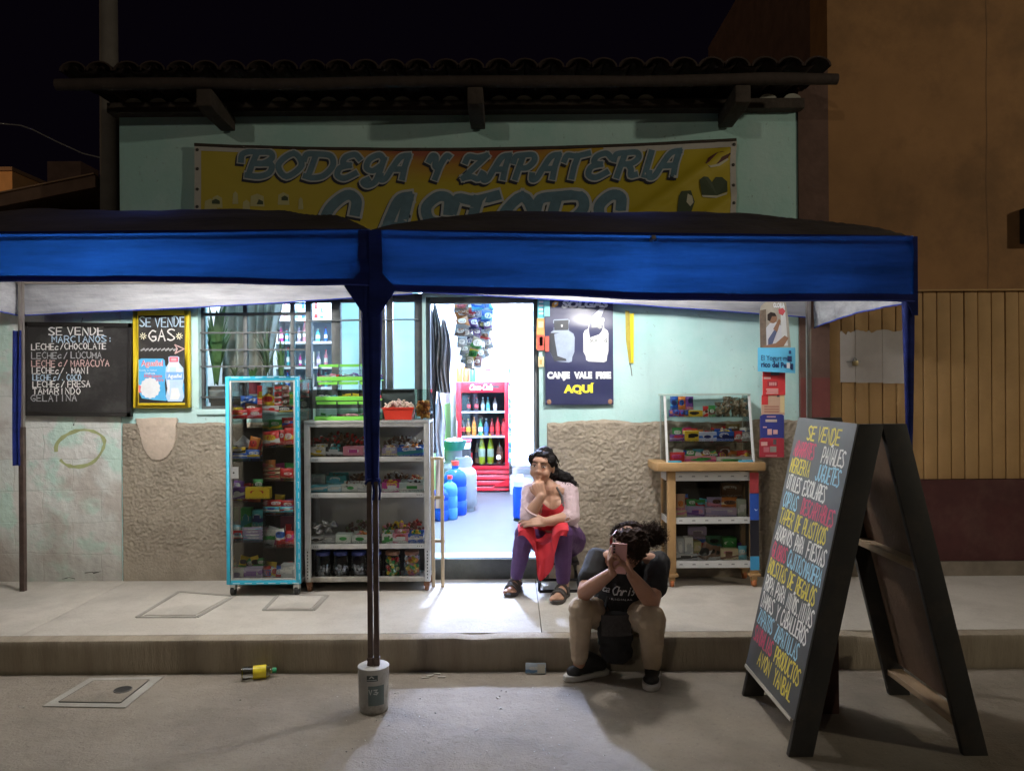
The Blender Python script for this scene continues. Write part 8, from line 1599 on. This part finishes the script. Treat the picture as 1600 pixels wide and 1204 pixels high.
for a,to in ((aR,toR),(aL,toL)):
    d=V((to.x-a.x,to.y-a.y,0)); d=d.normalized() if d.length>.05 else V((-.1,-1,0)).normalized(); sd=d.cross(V((0,0,1))); tip=V((to.x,to.y,0)); hl=tip-d*.235
    if hl.y>KY-.03: hl.y=KY-.035
    sh_o=blob('shoe',[('c',hl+d*.03+V((0,0,.055)),hl+d*.10+V((0,0,.06)),.036,.036),('c',hl+d*.06+V((0,0,.07)),V((a.x,a.y,.10)).lerp(hl+d*.07+V((0,0,.1)),.6),.036,.034),('c',hl+d*.10+V((0,0,.055)),tip-d*.035+V((0,0,.042)),.040,.028),('e',tip-d*.055+V((0,0,.040)),(.042,.042,.026))],M_shoe,gl,.005,4)
    Ls=(tip-hl).length+.008; out=[(-.026,-.008),(-.038,.03),(-.034,.09),(-.045,Ls*.70),(-.038,Ls*.90),(-.014,Ls),(.016,Ls),(.038,Ls*.89),(.046,Ls*.68),(.035,.09),(.038,.03),(.026,-.008)]
    b=B().m(M_sole); b.prism(out,(hl.x,hl.y,.002),sd,d,(0,0,1),.026); b.build('sole',sh_o,bevel=.005)
# curly hair tied in a puff
bun=P(1019,836,3.90)
hp=[('e',hc+Mh@V((0,-.03,.028)),(.080,.085,.082),16,12,Mh),('e',hc+Mh@V((-.055,.015,.025)),(.050,.075,.078),14,10,Mh),('e',hc+Mh@V((-.045,.055,.035)),(.045,.042,.058),14,10,Mh),('e',hc+Mh@V((.0,-.05,-.03)),(.08,.06,.07),14,10,Mh),('e',bun,(.060,.060,.052)),('e',hc+Mh@V((-.012,.035,.080)),(.060,.042,.030),12,8,Mh),('e',hc+Mh@V((-.03,.062,.062)),(.045,.028,.034),12,8,Mh)]
hair=blob('hair',hp,M_hair2,gl,.0055,2,.014,38)
b=B().m(M_hair2)
for k in range(950):
    d0=V((rnd.gauss(0,1),rnd.gauss(0,1),rnd.gauss(0,1))).normalized()
    if k<430: p=bun+V((d0.x*.056,d0.y*.055,d0.z*.048)); dv=d0*rnd.uniform(.012,.038)+V((.004,0,.003))
    else:
        d0=V((d0.x,-abs(d0.y)*.8+.25,abs(d0.z)*.9-.1)); p=hc+Mh@V((d0.x*.083,d0.y*.088-.03,d0.z*.088+.03)); dv=Mh@(d0*rnd.uniform(.008,.026)+V((.01,-.01,0)))
        if (Mh.inverted()@(p-hc)).y>.045 and (Mh.inverted()@(p-hc)).x>-.01: continue
    lock(b,p,dv,14,rnd.uniform(.004,.008),rnd.uniform(9,17),.0013)
for k in range(120): # locks falling beside the face
    p=hc+Mh@V((-rnd.uniform(.02,.085),rnd.uniform(.03,.09),rnd.uniform(.02,.08))); lock(b,p,V((rnd.uniform(-.006,.012),-.004,-rnd.uniform(.03,.085))),16,.006,14,.0016)
b.build('curls',hair)
b=B().m(mat('headband_red',(.42,.03,.035),.6)); arc=lambda r,a,y:hc+Mh@V((r*.90*math.cos(a),y+.012*math.sin(a),.022+r*1.02*math.sin(a)))
b.grid(lambda u,v:arc(.0905,R(2+62*u),.018+.026*v),24,3); b.m(mat('headband_white',(.55,.52,.50),.6)); b.grid(lambda u,v:arc(.0915,R(2+62*u),.040+.010*v),24,2); b.grid(lambda u,v:arc(.0912,R(2+62*u),.012+.008*v),24,2); b.build('hair_band',hair)
# phone
Mp=Euler((R(12),R(3),R(-8))).to_matrix(); ph=thing('mobile_phone',phc,'pink mobile phone held upright in front of the crouching person\'s face','phone')
b=B().m(mat('phone_pink',(.60,.30,.29),.25,.1,var=.03)); b.box(phc-V((.037,.004,.078)),phc+V((.037,.004,.078)),Mp,phc); b.build('back_cover',ph,bevel=.004)
b=B().m(mat('phone_screen_glass',(.02,.02,.025),.1)); b.box(phc+V((-.034,.0042,-.074)),phc+V((.034,.0050,.074)),Mp,phc); b.build('screen',ph)
b=B().m(mat('lens_black',(.01,.01,.012),.1))
for k in range(3): b.lathe([(.0055,0),(.0055,.002),(.004,.0024)],phc+Mp@V((-.024,-.0042,.064-.0155*k)),12,Mp@Matrix.Rotation(R(90),3,'X'))
b.build('camera_lens',ph)
# dark bag slung between the knees
bg_=thing('cloth_bag',(.55,3.90,.06),'soft black cloth bag hanging between the knees of the crouching person','bag')
M_bag=mat('black_bag_cloth',(.014,.013,.014),.85,var=.3,bump=.3,bscale=40); q=P(962,1000,3.9)
blob('bag_body',[('e',V((q.x,3.925,.22)),(.095,.05,.10)),('e',V((q.x+.005,3.91,.15)),(.088,.05,.075)),('c',V((q.x-.05,3.94,.30)),V((q.x+.07,3.94,.29)),.04,.045),('e',V((q.x,3.915,.115)),(.055,.042,.035))],M_bag,bg_,.006,5,.006,12)
b=B().m(mat('grey_mesh_cloth',(.05,.043,.043),.9,var=.3,scale=60)); b.grid(lambda u,v:V((q.x-.075+.15*u,3.868-.012*math.sin(math.pi*u)+.05*(v-.3)**2,.235+.10*v)),14,8); b.build('mesh_pocket',bg_)
b=B().m(M_bag); b.tube([(q.x-.06,3.94,.31),(q.x-.03,3.97,.40),(q.x+.04,3.97,.40),(q.x+.075,3.94,.30)],.010,8); b.build('handle',bg_)
